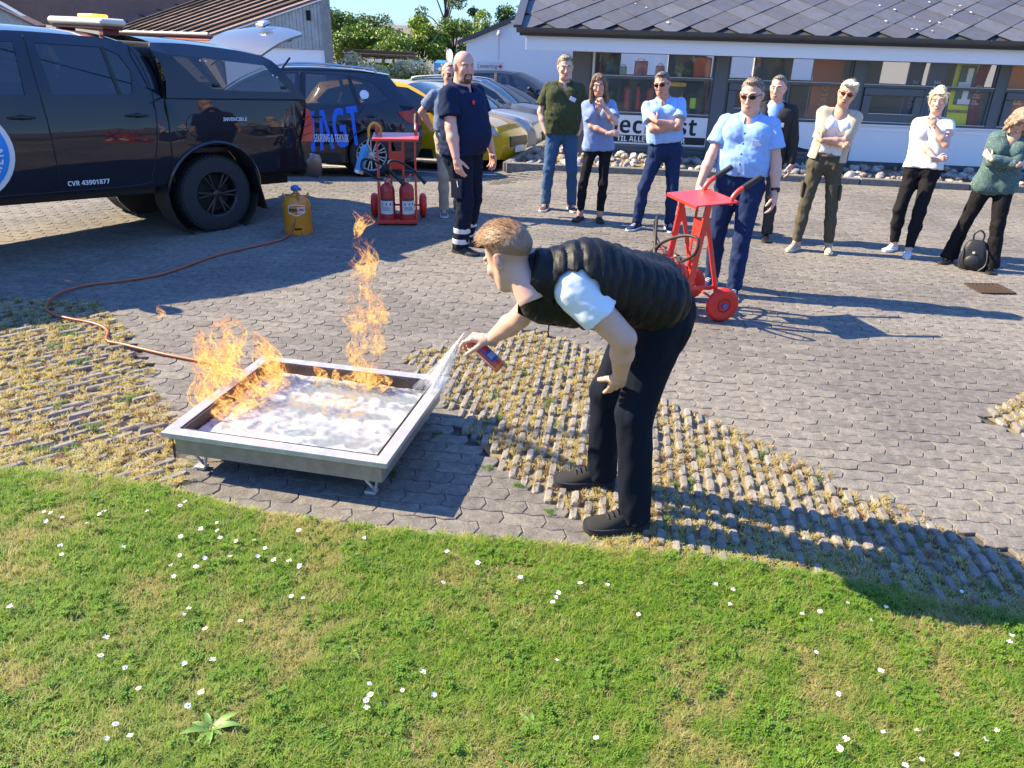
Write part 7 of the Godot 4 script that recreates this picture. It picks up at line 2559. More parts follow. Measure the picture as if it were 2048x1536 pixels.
func build_people() -> void:
	var jeans_dk := cloth("jeans_dark", lin(0.016, 0.030, 0.085))
	var jeans_md := cloth("jeans_mid", lin(0.05, 0.105, 0.20))
	var blackc := cloth("cloth_black", lin(0.012, 0.012, 0.014))
	var sky := cloth("shirt_blue", lin(0.26, 0.43, 0.74))
	var sky2 := cloth("shirt_blue_pale", lin(0.29, 0.46, 0.76))
	var white_sole := mat("sole_white", lin(0.6, 0.6, 0.58), 0.6)
	var dark_sole := mat("sole_dark", lin(0.02, 0.02, 0.02), 0.7)
	var navy_shoe := cloth("shoe_navy", lin(0.03, 0.055, 0.13))
	var black_shoe := mat("shoe_black", lin(0.012, 0.012, 0.013), 0.35)
	var glasses := mat("dark_lens", lin(0.008, 0.008, 0.01), 0.1)
	var leather := mat("belt_black", lin(0.012, 0.011, 0.011), 0.4)
	var s1 := Color(0.56, 0.31, 0.225)
	var s2 := Color(0.62, 0.37, 0.275)
	var s3 := Color(0.52, 0.275, 0.19)
	# front man in pale blue shirt
	person({"name": "a", "label": "man in light blue short-sleeved shirt, jeans and sunglasses standing at the front trolley", "at": Vector3(1.95, 0, -6.93), "turn": -0.42, "height": 1.84, "skin": s2,
		"bulk": 1.12, "belly": [[0, -0.17, 0.05, 0.155, 0.15, 0.12]], "feet": [[-0.14, -0.10, -0.25], [0.10, 0.14, 0.15]], "wrists": [[-0.30, 0.90, 0.18], [0.30, 0.88, 0.06]], "poles": [[-0.6, -0.1, -1], [0.6, -0.1, -1]], "hands": [[[0.1, -0.8, 0.6], [-1, 0, 0.3], [0.2, 0.3, 1], [0.9, 1.0, 1.0, 1.0], 0.7], relaxed(1.0)],
		"head": [-0.12, 0.20, 0.02], "hair": "short", "hair_col": Color(0.12, 0.085, 0.06), "hair_col2": Color(0.25, 0.2, 0.16), "hair_th": 0.008, "hairline": 0.085, "strands": 160, "brow": Color(0.16, 0.10, 0.06), "face": 1.08, "jowl": 1.0, "neck": 1.15, "head_cell": 0.0045,
		"shirt": sky, "ease": 0.016, "sleeve": 0.66, "sleeve_r": 0.082, "shirt_y": 0.07, "trousers": jeans_dk, "leg": 1.08, "hem": 0.062, "belt": leather, "badge": [0.105, -0.01, 0.135, 0.35, 0.05], "glasses": glasses, "shoes": [navy_shoe, white_sole, 0.095], "arm": 1.08, "folds": 0.008, "cell": 0.011, "hand_cell": 0.005})
	watch()
	buttons(5, mat("button_navy", lin(0.02, 0.04, 0.12), 0.4), 0.153)
	# olive polo
	person({"name": "b", "label": "man in olive green polo shirt and blue jeans with hands in pockets", "at": Vector3(0.54, 0, -10.18), "turn": -0.02, "height": 1.86, "skin": s2,
		"bulk": 1.12, "belly": [[0, -0.15, 0.06, 0.16, 0.17, 0.12]], "feet": [[-0.16, 0, -0.2], [0.16, 0.0, 0.2]], "wrists": [[-0.185, 0.90, 0.075], [0.185, 0.90, 0.075]], "poles": [[-1, 0, -0.7], [1, 0, -0.7]], "hands": [[], []],
		"head": [0.1, 0.12, 0.03], "hair": "short", "hair_col": Color(0.16, 0.12, 0.085), "hair_col2": Color(0.3, 0.25, 0.19), "hair_th": 0.012, "strands": 120, "face": 1.05, "jowl": 1.0, "neck": 1.12,
		"shirt": cloth("polo_olive", lin(0.052, 0.062, 0.030)), "ease": 0.02, "sleeve": 0.72, "sleeve_r": 0.088, "shirt_y": -0.03, "trousers": jeans_md, "leg": 0.98, "hem": 0.055, "badge": [0.10, 0.01, 0.14, 0.2, -0.45], "shoes": [mat("shoe_brown", lin(0.10, 0.035, 0.025), 0.6), white_sole, 0.085], "folds": 0.009})
	# woman with hand at her mouth
	person({"name": "c", "label": "woman with long brown hair and pale blue blouse holding her hand to her mouth", "at": Vector3(0.93, 0, -9.6), "turn": -0.12, "height": 1.69, "female": true, "skin": s1,
		"hips": [0.02, 0.93, 0], "chest": [0, 1.28, 0.0], "feet": [[-0.15, 0.02, -0.35], [0.10, 0.02, 0.15]], "wrists": [[0.13, 1.10, 0.19], [0.055, 1.405, 0.185]], "poles": [[-1, -0.6, -0.1], [0.75, -1, 0.15]],
		"hands": [[[0.8, 0.05, 0.1], [0, 0.4, 1], [0.2, 1, 0], [0.5, 0.5, 0.5, 0.5], 0.3], [[-0.35, 0.8, 0.1], [0.7, 0.2, 0.8], [-0.7, 0.5, -0.2], [1.1, 1.2, 1.2, 1.2], 0.8]],
		"head": [0.0, 0.12, 0.04], "hair": "long", "hair_col": Color(0.085, 0.05, 0.03), "hair_col2": Color(0.22, 0.13, 0.075), "hair_th": 0.014, "strands": 60, "brow": Color(0.10, 0.06, 0.04),
		"shirt": speckle("blouse_blue", Color(0.44, 0.52, 0.68), Color(0.66, 0.72, 0.84), 0.35), "ease": 0.016, "sleeve": 0.74, "sleeve_r": 0.078, "shirt_y": -0.06, "vee": -0.02, "trousers": blackc, "leg": 0.86, "hem": 0.043, "hem_y": 0.13, "shoes": [mat("sandal_brown", lin(0.03, 0.02, 0.015), 0.5), dark_sole, 0.06, 1.05, 0.03]})
	# man with crossed arms
	person({"name": "d", "label": "man in pale blue shirt and wraparound sunglasses with crossed arms before the lettered board", "at": Vector3(1.65, 0, -9.22), "turn": -0.12, "height": 1.76, "skin": s3,
		"hips": [0.03, 0.92, 0], "chest": [-0.02, 1.275, 0.0], "bulk": 1.06, "belly": [[0, -0.16, 0.04, 0.145, 0.14, 0.11]], "feet": [[-0.21, 0.02, -0.55], [0.17, -0.03, 0.15]], "wrists": [[0.11, 1.20, 0.205], [-0.10, 1.245, 0.23]], "poles": [[-1, -0.7, 0.15], [1, -0.8, 0.15]],
		"hands": [[[0.6, 0.35, -0.72], [0.3, 0.3, 0.9], [-0.2, 1, 0], [0.3, 0.3, 0.35, 0.4], 0.2], [[-0.62, 0.5, -0.6], [-0.35, 0.2, 0.9], [0, 1, 0.2], [0.25, 0.3, 0.35, 0.4], 0.2]],
		"head": [-0.38, 0.1, 0.0], "hair": "short", "hair_col": Color(0.06, 0.045, 0.035), "hair_col2": Color(0.16, 0.13, 0.11), "hair_th": 0.009, "strands": 90, "face": 1.05, "neck": 1.1, "beard": Color(0.22, 0.15, 0.12), "beard_w": 0.25,
		"shirt": sky2, "ease": 0.014, "sleeve": 0.66, "sleeve_r": 0.08, "shirt_y": 0.08, "trousers": jeans_dk, "leg": 1.0, "hem": 0.058, "belt": leather, "glasses": glasses, "shoes": [cloth("shoe_navy_dark", lin(0.015, 0.03, 0.08)), white_sole, 0.09], "arm": 1.08, "folds": 0.008})
	# man in dark suit
	person({"name": "e", "label": "older man in charcoal suit jacket half hidden behind the front man", "at": Vector3(2.80, 0, -9.0), "turn": -0.45, "height": 1.76, "skin": s2,
		"feet": [[-0.11, 0.02, -0.2], [0.13, 0.05, 0.2]], "wrists": [[-0.27, 0.88, 0.05], [0.27, 0.87, 0.06]], "hands": [relaxed(-1.0), relaxed(1.0)],
		"head": [-0.1, 0.1, 0.0], "hair": "short", "hair_col": Color(0.11, 0.085, 0.065), "hair_col2": Color(0.2, 0.17, 0.14), "hair_th": 0.006, "hairline": 0.098, "strands": 40, "neck": 1.05,
		"shirt": cloth("blazer_charcoal", lin(0.028, 0.030, 0.034)), "ease": 0.028, "sleeve": 1.92, "sleeve_r": 0.066, "cuff_r": 0.05, "shirt_y": -0.10, "vee": -0.06, "trousers": cloth("suit_grey", lin(0.045, 0.045, 0.048)), "leg": 0.98, "hem": 0.06, "badge": [0.10, -0.02, 0.150, 0.35, 0.0], "collar_m": sky2, "shoes": [black_shoe, dark_sole, 0.075]})
	var mb := MB.new()
	mb.ell(dbg.T.call(0, 0.06, 0.085), Vector3(0.07, 0.13, 0.035), Basis(dbg.tx, dbg.up, dbg.tz), 14, 8)
	obj("undershirt", mb, sky2, get_child(get_child_count() - 1))
	# woman in olive trousers
	person({"name": "f", "label": "blonde short-haired woman in olive trousers and cream cardigan with folded arms", "at": Vector3(3.27, 0, -8.45), "turn": -0.28, "height": 1.75, "female": true, "skin": Color(0.58, 0.31, 0.20),
		"hips": [-0.02, 0.94, 0], "chest": [0.015, 1.29, 0.0], "feet": [[-0.17, 0.06, -0.5], [0.17, 0.0, 0.05]], "wrists": [[0.11, 1.145, 0.19], [-0.12, 1.19, 0.20]], "poles": [[-1, -0.8, 0.1], [1, -0.8, 0.1]],
		"hands": [[[0.6, 0.35, -0.72], [0.3, 0.3, 0.9], [-0.2, 1, 0], [0.3, 0.3, 0.35, 0.4], 0.2], [[-0.62, 0.5, -0.6], [-0.35, 0.2, 0.9], [0, 1, 0.2], [0.25, 0.3, 0.35, 0.4], 0.2]],
		"head": [-0.12, 0.08, -0.12], "hair": "pixie", "hair_col": Color(0.55, 0.45, 0.30), "hair_col2": Color(0.78, 0.72, 0.58), "hair_th": 0.013, "strands": 220, "sweep": Vector3(0.5, 0.3, 0.3), "strand_len": 0.028, "brow": Color(0.2, 0.12, 0.07), "fade": Color(0.25, 0.19, 0.13),
		"shirt": cloth("tee_white", lin(0.74, 0.74, 0.74)), "ease": 0.010, "sleeve": 0.3, "sleeve_r": 0.07, "shirt_y": 0.10, "collar": false, "neckline": [0.14, 0.75], "trousers": cloth("cargo_olive", lin(0.085, 0.075, 0.05)), "leg": 0.95, "hem": 0.05, "hem_y": 0.10, "belt": speckle("snake_belt", Color(0.36, 0.31, 0.26), Color(0.66, 0.6, 0.54), 0.8), "glasses": mat("amber_lens", lin(0.07, 0.012, 0.008), 0.1), "shoes": [cloth("boot_beige", lin(0.40, 0.34, 0.27)), mat("boot_sole", lin(0.45, 0.40, 0.32), 0.7), 0.13, 0.95, 0.03]})
	cardigan(cloth("cardigan_cream", lin(0.50, 0.42, 0.31)))
	cargo_pockets()
	# woman in white tee
	person({"name": "g", "label": "blonde woman with hair bun and white top, hand at chin, black trousers", "at": Vector3(4.30, 0, -8.5), "turn": -0.62, "height": 1.70, "female": true, "skin": s2,
		"hips": [0.01, 0.93, 0.02], "chest": [0.0, 1.27, -0.03], "feet": [[-0.10, 0.02, -0.3], [0.09, 0.16, 0.1]], "wrists": [[0.13, 1.06, 0.18], [0.05, 1.395, 0.18]], "poles": [[-1, -0.7, 0.0], [0.6, -1, 0.2]],
		"hands": [[[0.85, 0.3, 0.0], [0, 0.2, 1], [0.2, 1, 0], [0.6, 0.6, 0.6, 0.6], 0.3], [[-0.3, 0.85, 0.0], [0.6, 0.2, 0.8], [-0.6, 0.5, -0.3], [1.0, 1.2, 1.3, 1.3], 0.7]],
		"head": [0.15, 0.05, 0.08], "hair": "bun", "hair_col": Color(0.46, 0.35, 0.20), "hair_col2": Color(0.76, 0.66, 0.46), "hair_th": 0.014, "strands": 200, "strand_len": 0.035, "sweep": Vector3(0, 0.3, -0.4), "brow": Color(0.2, 0.13, 0.08),
		"shirt": cloth("top_white", lin(0.70, 0.71, 0.74)), "ease": 0.024, "sleeve": 0.42, "sleeve_r": 0.085, "shirt_y": 0.0, "collar": false, "vee": 0.04, "neckline": [0.16, 0.5], "trousers": cloth("trousers_black", lin(0.014, 0.013, 0.016)), "leg": 1.0, "hem": 0.046, "hem_y": 0.10, "knee": 0.3, "shoes": [mat("trainer_white", lin(0.66, 0.66, 0.65), 0.5), white_sole, 0.085, 1.0, 0.03]})
	# rightmost woman
	person({"name": "h", "label": "woman with brown bob looking down, green dotted blouse, wide black trousers, at far right", "at": Vector3(4.80, 0, -7.97), "turn": -0.42, "height": 1.64, "female": true, "skin": s2,
		"bulk": 1.06, "hips": [0.0, 0.93, 0.0], "chest": [0.02, 1.26, 0.04], "feet": [[-0.24, -0.05, -0.5], [0.16, 0.12, 0.0]], "wrists": [[0.115, 1.15, 0.22], [-0.12, 1.19, 0.235]], "poles": [[-1, -0.75, 0.0], [1, -0.8, 0.1]],
		"hands": [[[0.6, 0.35, -0.72], [0.3, 0.3, 0.9], [-0.2, 1, 0], [0.3, 0.3, 0.35, 0.4], 0.2], [[-0.62, 0.5, -0.6], [-0.35, 0.2, 0.9], [0, 1, 0.2], [0.25, 0.3, 0.35, 0.4], 0.2]],
		"head": [0.05, 0.62, -0.22], "hair": "bob", "hair_col": Color(0.15, 0.095, 0.06), "hair_col2": Color(0.38, 0.28, 0.19), "hair_th": 0.018, "strands": 160, "sweep": Vector3(0, -0.3, 0.4), "strand_len": 0.03,
		"shirt": speckle("blouse_green", Color(0.26, 0.36, 0.355), Color(0.74, 0.79, 0.78), 0.26, true), "ease": 0.02, "sleeve": 1.88, "sleeve_r": 0.062, "cuff_r": 0.05, "shirt_y": -0.13, "vee": 0.05, "trousers": cloth("trousers_wide", lin(0.013, 0.012, 0.013)), "leg": 1.04, "hem": 0.088, "hem_y": 0.045, "hip_w": 1.05, "shoes": [black_shoe, dark_sole, 0.075]})
	# big bearded man in navy
	person({"name": "i", "label": "big bearded man in navy polo and work trousers with reflective bands, seen from his side", "at": Vector3(-0.56, 0, -8.1), "turn": 1.02, "height": 1.95, "skin": Color(0.60, 0.33, 0.25),
		"bulk": 1.25, "belly": [[0, -0.21, 0.10, 0.18, 0.20, 0.17], [0, -0.08, 0.075, 0.18, 0.2, 0.145], [0, -0.1, -0.05, 0.19, 0.22, 0.12]], "shoulders": 1.15, "feet": [[-0.13, 0.06, 0.0], [0.13, -0.06, 0.2]], "wrists": [[-0.335, 0.86, 0.17], [0.33, 0.86, 0.10]], "poles": [[-0.5, 0, -1], [0.5, 0, -1]], "hands": [relaxed(-1.0, 0.3), relaxed(1.0)],
		"head": [-0.42, 0.13, 0.0], "hair": "none", "scalp": Color(0.50, 0.29, 0.22), "brow": Color(0.2, 0.12, 0.08), "beard": Color(0.10, 0.06, 0.04), "beard_w": 0.8, "face": 1.12, "jowl": 1.0, "neck": 1.35, "arm": 1.25,
		"shirt": cloth("polo_navy", lin(0.010, 0.018, 0.050)), "ease": 0.02, "sleeve": 0.68, "sleeve_r": 0.080, "shirt_y": -0.04, "trousers": cloth("work_navy", lin(0.008, 0.012, 0.026)), "leg": 1.18, "hem": 0.075, "hem_y": 0.045, "shoes": [black_shoe, dark_sole, 0.11, 1.1], "folds": 0.007, "hand_size": 1.0})
	big_man_extras()
	# man behind him
	person({"name": "j", "label": "balding man with glasses, grey-blue patterned shirt and beige chinos, behind the bearded man", "at": Vector3(-0.84, 0, -9.75), "turn": 0.32, "height": 1.76, "skin": s1,
		"feet": [[-0.09, 0.05, -0.2], [0.12, -0.08, 0.2]], "wrists": [[-0.16, 0.98, -0.20], [0.16, 0.98, -0.20]], "poles": [[-1, 0.2, -0.4], [1, 0.2, -0.4]], "hands": [[], []],
		"head": [0.05, 0.12, 0.0], "hair": "short", "hair_col": Color(0.28, 0.2, 0.15), "hair_col2": Color(0.34, 0.27, 0.2), "hair_th": 0.004, "hairline": 0.115, "strands": 0, "glasses": tint("clear_lens", Color(0.2, 0.16, 0.15), 0.35),
		"shirt": speckle("shirt_pattern", Color(0.33, 0.40, 0.50), Color(0.50, 0.57, 0.67), 0.4), "ease": 0.012, "sleeve": 0.66, "sleeve_r": 0.075, "shirt_y": 0.07, "trousers": cloth("chino_beige", lin(0.36, 0.30, 0.22)), "belt": leather, "leg": 0.98, "hem": 0.06, "shoes": [mat("shoe_tan", lin(0.16, 0.13, 0.10), 0.7), white_sole, 0.085]})
	bending_man()
	var js: Array = Fld.jobs
	var task := WorkerThreadPool.add_group_task(func(i): js[i].call(), js.size())
	WorkerThreadPool.wait_for_group_task_completion(task)
	Fld.jobs = []
	for q in waiting: q[0].mesh = q[1].mesh()
	waiting = []

func speckle(key: String, base: Color, spot: Color, share: float, dots := false) -> StandardMaterial3D:   # sRGB colours
	if mats.has(key): return mats[key]
	var im := Image.create(256, 256, false, Image.FORMAT_RGB8)
	im.fill(base)
	var r := RandomNumberGenerator.new()
	r.seed = hash(key)
	for i in int(share * (700 if dots else 9000)):
		var x := r.randi() % 256
		var y := r.randi() % 256
		var s := (r.randi() % 3 + 2) if dots else 1 + r.randi() % 2
		for dx in s:
			for dy in s: im.set_pixel((x + dx) % 256, (y + dy) % 256, spot)
	return mat(key, Color(1, 1, 1), 0.85, 0.0, {"albedo_texture": ImageTexture.create_from_image(im), "uv1_triplanar": true, "uv1_scale": Vector3.ONE * (3.2 if dots else 4.0)})

func last() -> Node3D: return get_child(get_child_count() - 1)

func watch() -> void:
	var w: Vector3 = dbg.wr[1].lerp(dbg.el[1], 0.14)
	var d: Vector3 = (dbg.wr[1] - dbg.el[1]).normalized()
	var mb := MB.new()
	var x := d.cross(Vector3.FORWARD).normalized()
	mb.lathe([[0.0345, -0.012], [0.036, -0.012], [0.036, 0.012], [0.0345, 0.012]], 18, Transform3D(Basis(x, d, x.cross(d)), w), false)
	mb.box(w + Vector3(0.03, 0, 0.022), Vector3(0.03, 0.036, 0.012), 0.004, Basis(Vector3.UP, 0.9))
	obj("wrist_watch", mb, mat("watch_black", lin(0.012, 0.012, 0.014), 0.25), last())

func buttons(n: int, m: Material, z: float) -> void:
	for i in n:
		var mb := MB.new()
		var y := 0.06 - i * 0.078
		var zz: float = z - 0.03 * maxf(0.0, y) * 6.0 + (0.038 if y < -0.08 else 0.02)
		mb.ell(dbg.T.call(0.005, y, zz), Vector3(0.009, 0.009, 0.005), Basis(), 8, 5)
		obj("button", mb, m, last())

func cardigan(m: Material) -> void:
	var sc: float = dbg.sc
	var T: Callable = dbg.T
	var mb := MB.new()
	var f := Fld.new(Vector3(-0.45, 0.8, -0.4), Vector3(0.45, 1.62, 0.45), 0.0125)
	for s in [-1.0, 1.0]:
		f.cone(T.call(s * 0.085, 0.02, -0.01), T.call(s * 0.07, -0.2, -0.005), 0.118 * sc, 0.105 * sc, 0.05)
		f.cone(T.call(s * 0.07, -0.2, -0.005), dbg.hipc + dbg.tx * s * 0.08 * sc, 0.105 * sc, 0.125 * sc, 0.05)
		f.cone(T.call(s * 0.03, 0.135, -0.02), T.call(s * 0.155, 0.13, -0.01), 0.066 * sc, 0.062 * sc, 0.04)
	for i in 2: f.cone(dbg.sh[i], dbg.sh[i].lerp(dbg.el[i], 0.72), 0.07 * sc, 0.076 * sc, 0.03)
	f.cut(dbg.hipc - dbg.up * -0.03, -dbg.up)
	f.carve(T.call(0, 0.20, 0.02), 0.075, 0.02)
	var ch: Vector3 = T.call(0, 0, 0)
	var cx: Vector3 = dbg.tx
	var cu: Vector3 = dbg.up
	var cz: Vector3 = dbg.tz
	f.each(func(q, d):
		var w: Vector3 = q - ch
		if w.dot(cz) > 0.0: return maxf(d, 0.085 * sc + w.dot(cu) * -0.10 - absf(w.dot(cx)))
		return d - 0.007 * fold_noise.get_noise_3d(q.x * 1.5, q.y * 1.6, q.z), 0.06)
	f.net(mb)
	obj("cardigan", mb, m, last())

func cargo_pockets() -> void:
	for i in 2:
		var mb := MB.new()
		var c: Vector3 = dbg.hip[i].lerp(dbg.knee[i], 0.62) + dbg.tx * (-0.075 if i == 0 else 0.075)
		mb.box(c, Vector3(0.03, 0.16, 0.12), 0.01, Basis(Vector3.BACK, 0.05))
		obj("cargo_pocket", mb, mats["cargo_olive"], last())

func big_man_extras() -> void:
	var m := mat("reflective_band", lin(0.52, 0.55, 0.58), 0.35, 0.2)
	for i in 2:
		for y in [0.13, 0.24]:
			var a: Vector3 = dbg.ank[i]
			var k: Vector3 = dbg.knee[i]
			var c := a.lerp(k, (y - 0.095) / maxf(k.y - a.y, 0.1))
			var mb := MB.new()
			mb.lathe([[0.084, -0.026], [0.0885, -0.022], [0.0885, 0.022], [0.084, 0.026]], 22, Transform3D(Basis(), c), false, 60.0)
			obj("reflective_band", mb, m, last())
	var mb := MB.new()
	mb.box(dbg.hip[0].lerp(dbg.knee[0], 0.72) + dbg.tx * -0.108, Vector3(0.025, 0.19, 0.14), 0.008)
	var pk := obj("thigh_pocket", mb, mats["work_navy"], last())
	mb = MB.new()
	mb.rod(dbg.hip[0].lerp(dbg.knee[0], 0.55) + dbg.tx * -0.124 + dbg.tz * 0.03, dbg.hip[0].lerp(dbg.knee[0], 0.68) + dbg.tx * -0.124 + dbg.tz * 0.03, 0.005, 6)
	obj("pen", mb, mat("sign_white", lin(0.72, 0.72, 0.72), 0.5), pk)
	var p: Node3D = last()
	var tm := text_mesh("VAGT", 0.10, 0.003, true)
	obj("back_print", tm, mat("letter_white", lin(0.62, 0.64, 0.66), 0.5), p, Transform3D(Basis(-dbg.tx, dbg.up, -dbg.tz), dbg.T.call(0, 0.0, -0.146)))
	mb = MB.new()
	mb.ell(dbg.T.call(-0.10, 0.06, 0.185), Vector3(0.022, 0.022, 0.006), Basis(dbg.tx, dbg.up, dbg.tz), 10, 5)
	obj("chest_emblem", mb, mat("arrow_red", lin(0.55, 0.02, 0.03), 0.5), p)
	# goatee
	mb = MB.new()
	var f := Fld.new(Vector3(-0.08, -0.16, 0.0), Vector3(0.08, 0.0, 0.14), 0.0055)
	f.ell(Vector3(0, -0.098, 0.062), Vector3(0.036, 0.030, 0.028), 0.015)
	f.cone(Vector3(-0.03, -0.055, 0.078), Vector3(-0.034, -0.09, 0.068), 0.008, 0.01, 0.015)
	f.cone(Vector3(0.03, -0.055, 0.078), Vector3(0.034, -0.09, 0.068), 0.008, 0.01, 0.015)
	f.cone(Vector3(-0.026, -0.052, 0.086), Vector3(0.026, -0.052, 0.086), 0.0065, 0.0065, 0.01)
	f.carve(Vector3(0, -0.070, 0.10), 0.018, 0.008)
	mb.col = Color(0.09, 0.05, 0.03)
	f.net(mb, null, dbg.hat)
	obj("beard", mb, vcol("hair", 0.55), p)

func bending_man() -> void:
	var root := thing("person", "man in black quilted vest bending over to spray the fire tray with a can", "person", Vector3(0.53, 0, -3.3))
	var O := Vector3(0.53, 0, -3.3)
	var P := func(x: float, y: float, z: float) -> Vector3: return Vector3(x, y, z) - O
	var ankL: Vector3 = P.call(0.60, 0.10, -3.12)
	var ankR: Vector3 = P.call(0.475, 0.10, -3.50)
	var kneeL: Vector3 = P.call(0.555, 0.62, -3.11)
	var kneeR: Vector3 = P.call(0.470, 0.58, -3.44)
	var hipL: Vector3 = P.call(0.635, 1.035, -3.15)
	var hipR: Vector3 = P.call(0.62, 1.02, -3.37)
	var shL: Vector3 = P.call(0.235, 1.265, -2.90)
	var shR: Vector3 = P.call(0.135, 1.20, -3.24)
	var elL: Vector3 = P.call(0.437, 1.075, -2.87)
	var wrL: Vector3 = P.call(0.455, 0.865, -2.985)
	var elR: Vector3 = P.call(0.028, 0.986, -3.32)
	var wrR: Vector3 = P.call(-0.112, 0.818, -3.46)
	var skin := Color(0.57, 0.335, 0.25)
	var skf := func(q: Vector3) -> Color: return skin
	var mb := MB.new()
	var f := Fld.new(Vector3(-0.75, 0.05, -0.3), Vector3(0.3, 1.5, 0.55), 0.010)
	f.cone(hipL, kneeL, 0.07, 0.05)
	f.cone(hipR, kneeR, 0.07, 0.05)
	f.cone(kneeL, ankL, 0.045, 0.035)
	f.cone(kneeR, ankR, 0.045, 0.035)
	f.cone((hipL + hipR) * 0.5, P.call(0.25, 1.25, -3.06), 0.09, 0.10)
	f.cone(shL, shR, 0.055, 0.055)
	f.cone(P.call(0.20, 1.29, -3.06), P.call(0.03, 1.345, -3.025), 0.066, 0.05, 0.03)
	f.cone(shL, elL, 0.062, 0.050, 0.02)
	f.cone(shL.lerp(elL, 0.45), shL.lerp(elL, 0.8), 0.058, 0.052, 0.02)
	f.cone(elL, elL.lerp(wrL, 0.4), 0.050, 0.048, 0.02)
	f.cone(elL.lerp(wrL, 0.4), wrL, 0.048, 0.031, 0.02)
	f.cone(shR, elR, 0.056, 0.046, 0.02)
	f.cone(elR, elR.lerp(wrR, 0.35), 0.047, 0.049, 0.02)
	f.cone(elR.lerp(wrR, 0.35), wrR, 0.049, 0.029, 0.02)
	f.net(mb, skf)
	hand(mb, wrR + (wrR - elR).normalized() * 0.006, Vector3(-0.92, 0.10, -0.12), Vector3(0.15, 0.95, 0.12), Vector3(-0.2, -0.3, 1.0), [0.55, 0.85, 0.95, 1.0], 0.55, 1.0, 0.0036, skf)
	hand(mb, wrL + (wrL - elL).normalized() * 0.01, Vector3(-0.05, -0.80, -0.60), Vector3(0.25, -0.5, 0.8), Vector3(-1.0, 0.0, -0.2), [0.12, 0.15, 0.2, 0.25], 0.3, 1.0, 0.0042, skf)
	# head: looks left, down and a little away
	var fw := Vector3(-0.70, -0.55, -0.52).normalized()
	var up := Vector3(-0.22, 0.95, -0.20)
	up = (up - fw * up.dot(fw)).normalized()
	var hb := Basis(up.cross(fw), up, fw)
	var hp := {"name": "bender", "skin": skin, "hair": "quiff", "hair_col": Color(0.10, 0.052, 0.024), "hair_col2": Color(0.34, 0.20, 0.095), "hair_th": 0.013, "strands": 6500, "strand_len": 0.040, "strand_w": 0.0011, "spread": 0.13, "streak": 0.0012, "sweep": Vector3(0.15, 0.20, 1.0), "hairline": 0.075, "neck": 0.95, "fade": Color(0.235, 0.135, 0.09), "brow": Color(0.18, 0.10, 0.05)}
	var hat := Transform3D(hb.scaled(Vector3.ONE * 1.02), P.call(-0.030, 1.352, -2.985))
	head_skin(mb, hat, hp, 0.0032)
	obj("body", mb, vcol("skin", 0.5, 0.0, {"subsurf_scatter_enabled": true, "subsurf_scatter_strength": 0.15}), root)
	obj("hair", hair_cap(hp, hat, 0.0036), vcol("hair", 0.55), root)
	# trousers
	mb = MB.new()
	f = Fld.new(Vector3(-0.35, 0.02, -0.4), Vector3(0.42, 1.32, 0.45), 0.0095)
	f.cone(hipL + Vector3(0, 0.01, 0), kneeL, 0.118, 0.082, 0.05)
	f.cone(hipR + Vector3(0, 0.01, 0), kneeR, 0.115, 0.080, 0.05)
	f.cone(kneeL, ankL + Vector3(0.01, -0.04, 0), 0.082, 0.078, 0.03)
	f.cone(kneeR, ankR + Vector3(0.01, -0.04, 0), 0.080, 0.076, 0.03)
	f.ell(P.call(0.66, 1.06, -3.19), Vector3(0.125, 0.15, 0.12), 0.06)
	f.ell(P.call(0.655, 1.05, -3.33), Vector3(0.125, 0.15, 0.12), 0.06)
	f.cone(P.call(0.60, 1.12, -3.20), P.call(0.60, 1.10, -3.32), 0.15, 0.15, 0.06)
	f.cone(P.call(0.50, 1.18, -3.16), P.call(0.50, 1.17, -3.27), 0.13, 0.13, 0.05)
	f.cut(P.call(0.47, 1.2, -3.2), Vector3(-0.9, 0.42, 0.1).normalized())
	f.cut(Vector3(0, 0.045, 0), Vector3.DOWN)
	var fn := noise(55, 6.0, 2)
	f.each(func(q, d):
		var k := 0.6 + 2.0 * exp(-q.y / 0.13) + 1.2 * exp(-pow((q.y - 0.98) / 0.12, 2)) + 0.7 * exp(-pow((q.y - 0.6) / 0.1, 2))
		return d - 0.006 * k * fn.get_noise_3d(q.x * 2.0, q.y * (1.0 + 1.6 * exp(-q.y / 0.2)) - q.x * 0.8, q.z * 2.0), 0.04)
	f.net(mb)
	obj("trousers", mb, cloth("trousers_midnight", lin(0.006, 0.009, 0.018)), root)
	# white sleeve and shirt front
	mb = MB.new()
	f = Fld.new(Vector3(-0.65, 0.85, -0.25), Vector3(0.1, 1.5, 0.6), 0.008)
	f.steep = 1.7
	f.cone(shL + Vector3(0.01, 0.0, -0.02), shL.lerp(elL, 0.56), 0.098, 0.086, 0.03)
	f.cone(shR, shR.lerp(elR, 0.30), 0.07, 0.066, 0.03)
	f.cone(P.call(0.06, 1.30, -3.03), P.call(0.25, 1.24, -3.08), 0.078, 0.11, 0.03)
	var ad := (elL - shL).normalized()
	var e0 := shL.lerp(elL, 0.54)
	f.each(func(q, d):
		var v: Vector3 = q - e0
		if v.length_squared() < 0.03: return maxf(d, v.dot(ad))
		return d, 0.12)
	var sn := noise(56, 9.0, 2)
	f.each(func(q, d): return d - 0.005 * sn.get_noise_3d(q.x, q.y * 1.5, q.z) - 0.002 * sin(q.y * 70.0 + q.x * 40.0) * smoothstep(0.0, 0.12, (q - shL).dot(ad)), 0.03)
	f.net(mb)
	obj("white_shirt", mb, cloth("shirt_white", lin(0.62, 0.69, 0.76)), root)
	# quilted vest
	mb = MB.new()
	f = Fld.new(Vector3(-0.56, 0.85, -0.33), Vector3(0.30, 1.55, 0.50), 0.0076)
	f.steep = 2.2
	var a0: Vector3 = P.call(0.135, 1.265, -3.06)
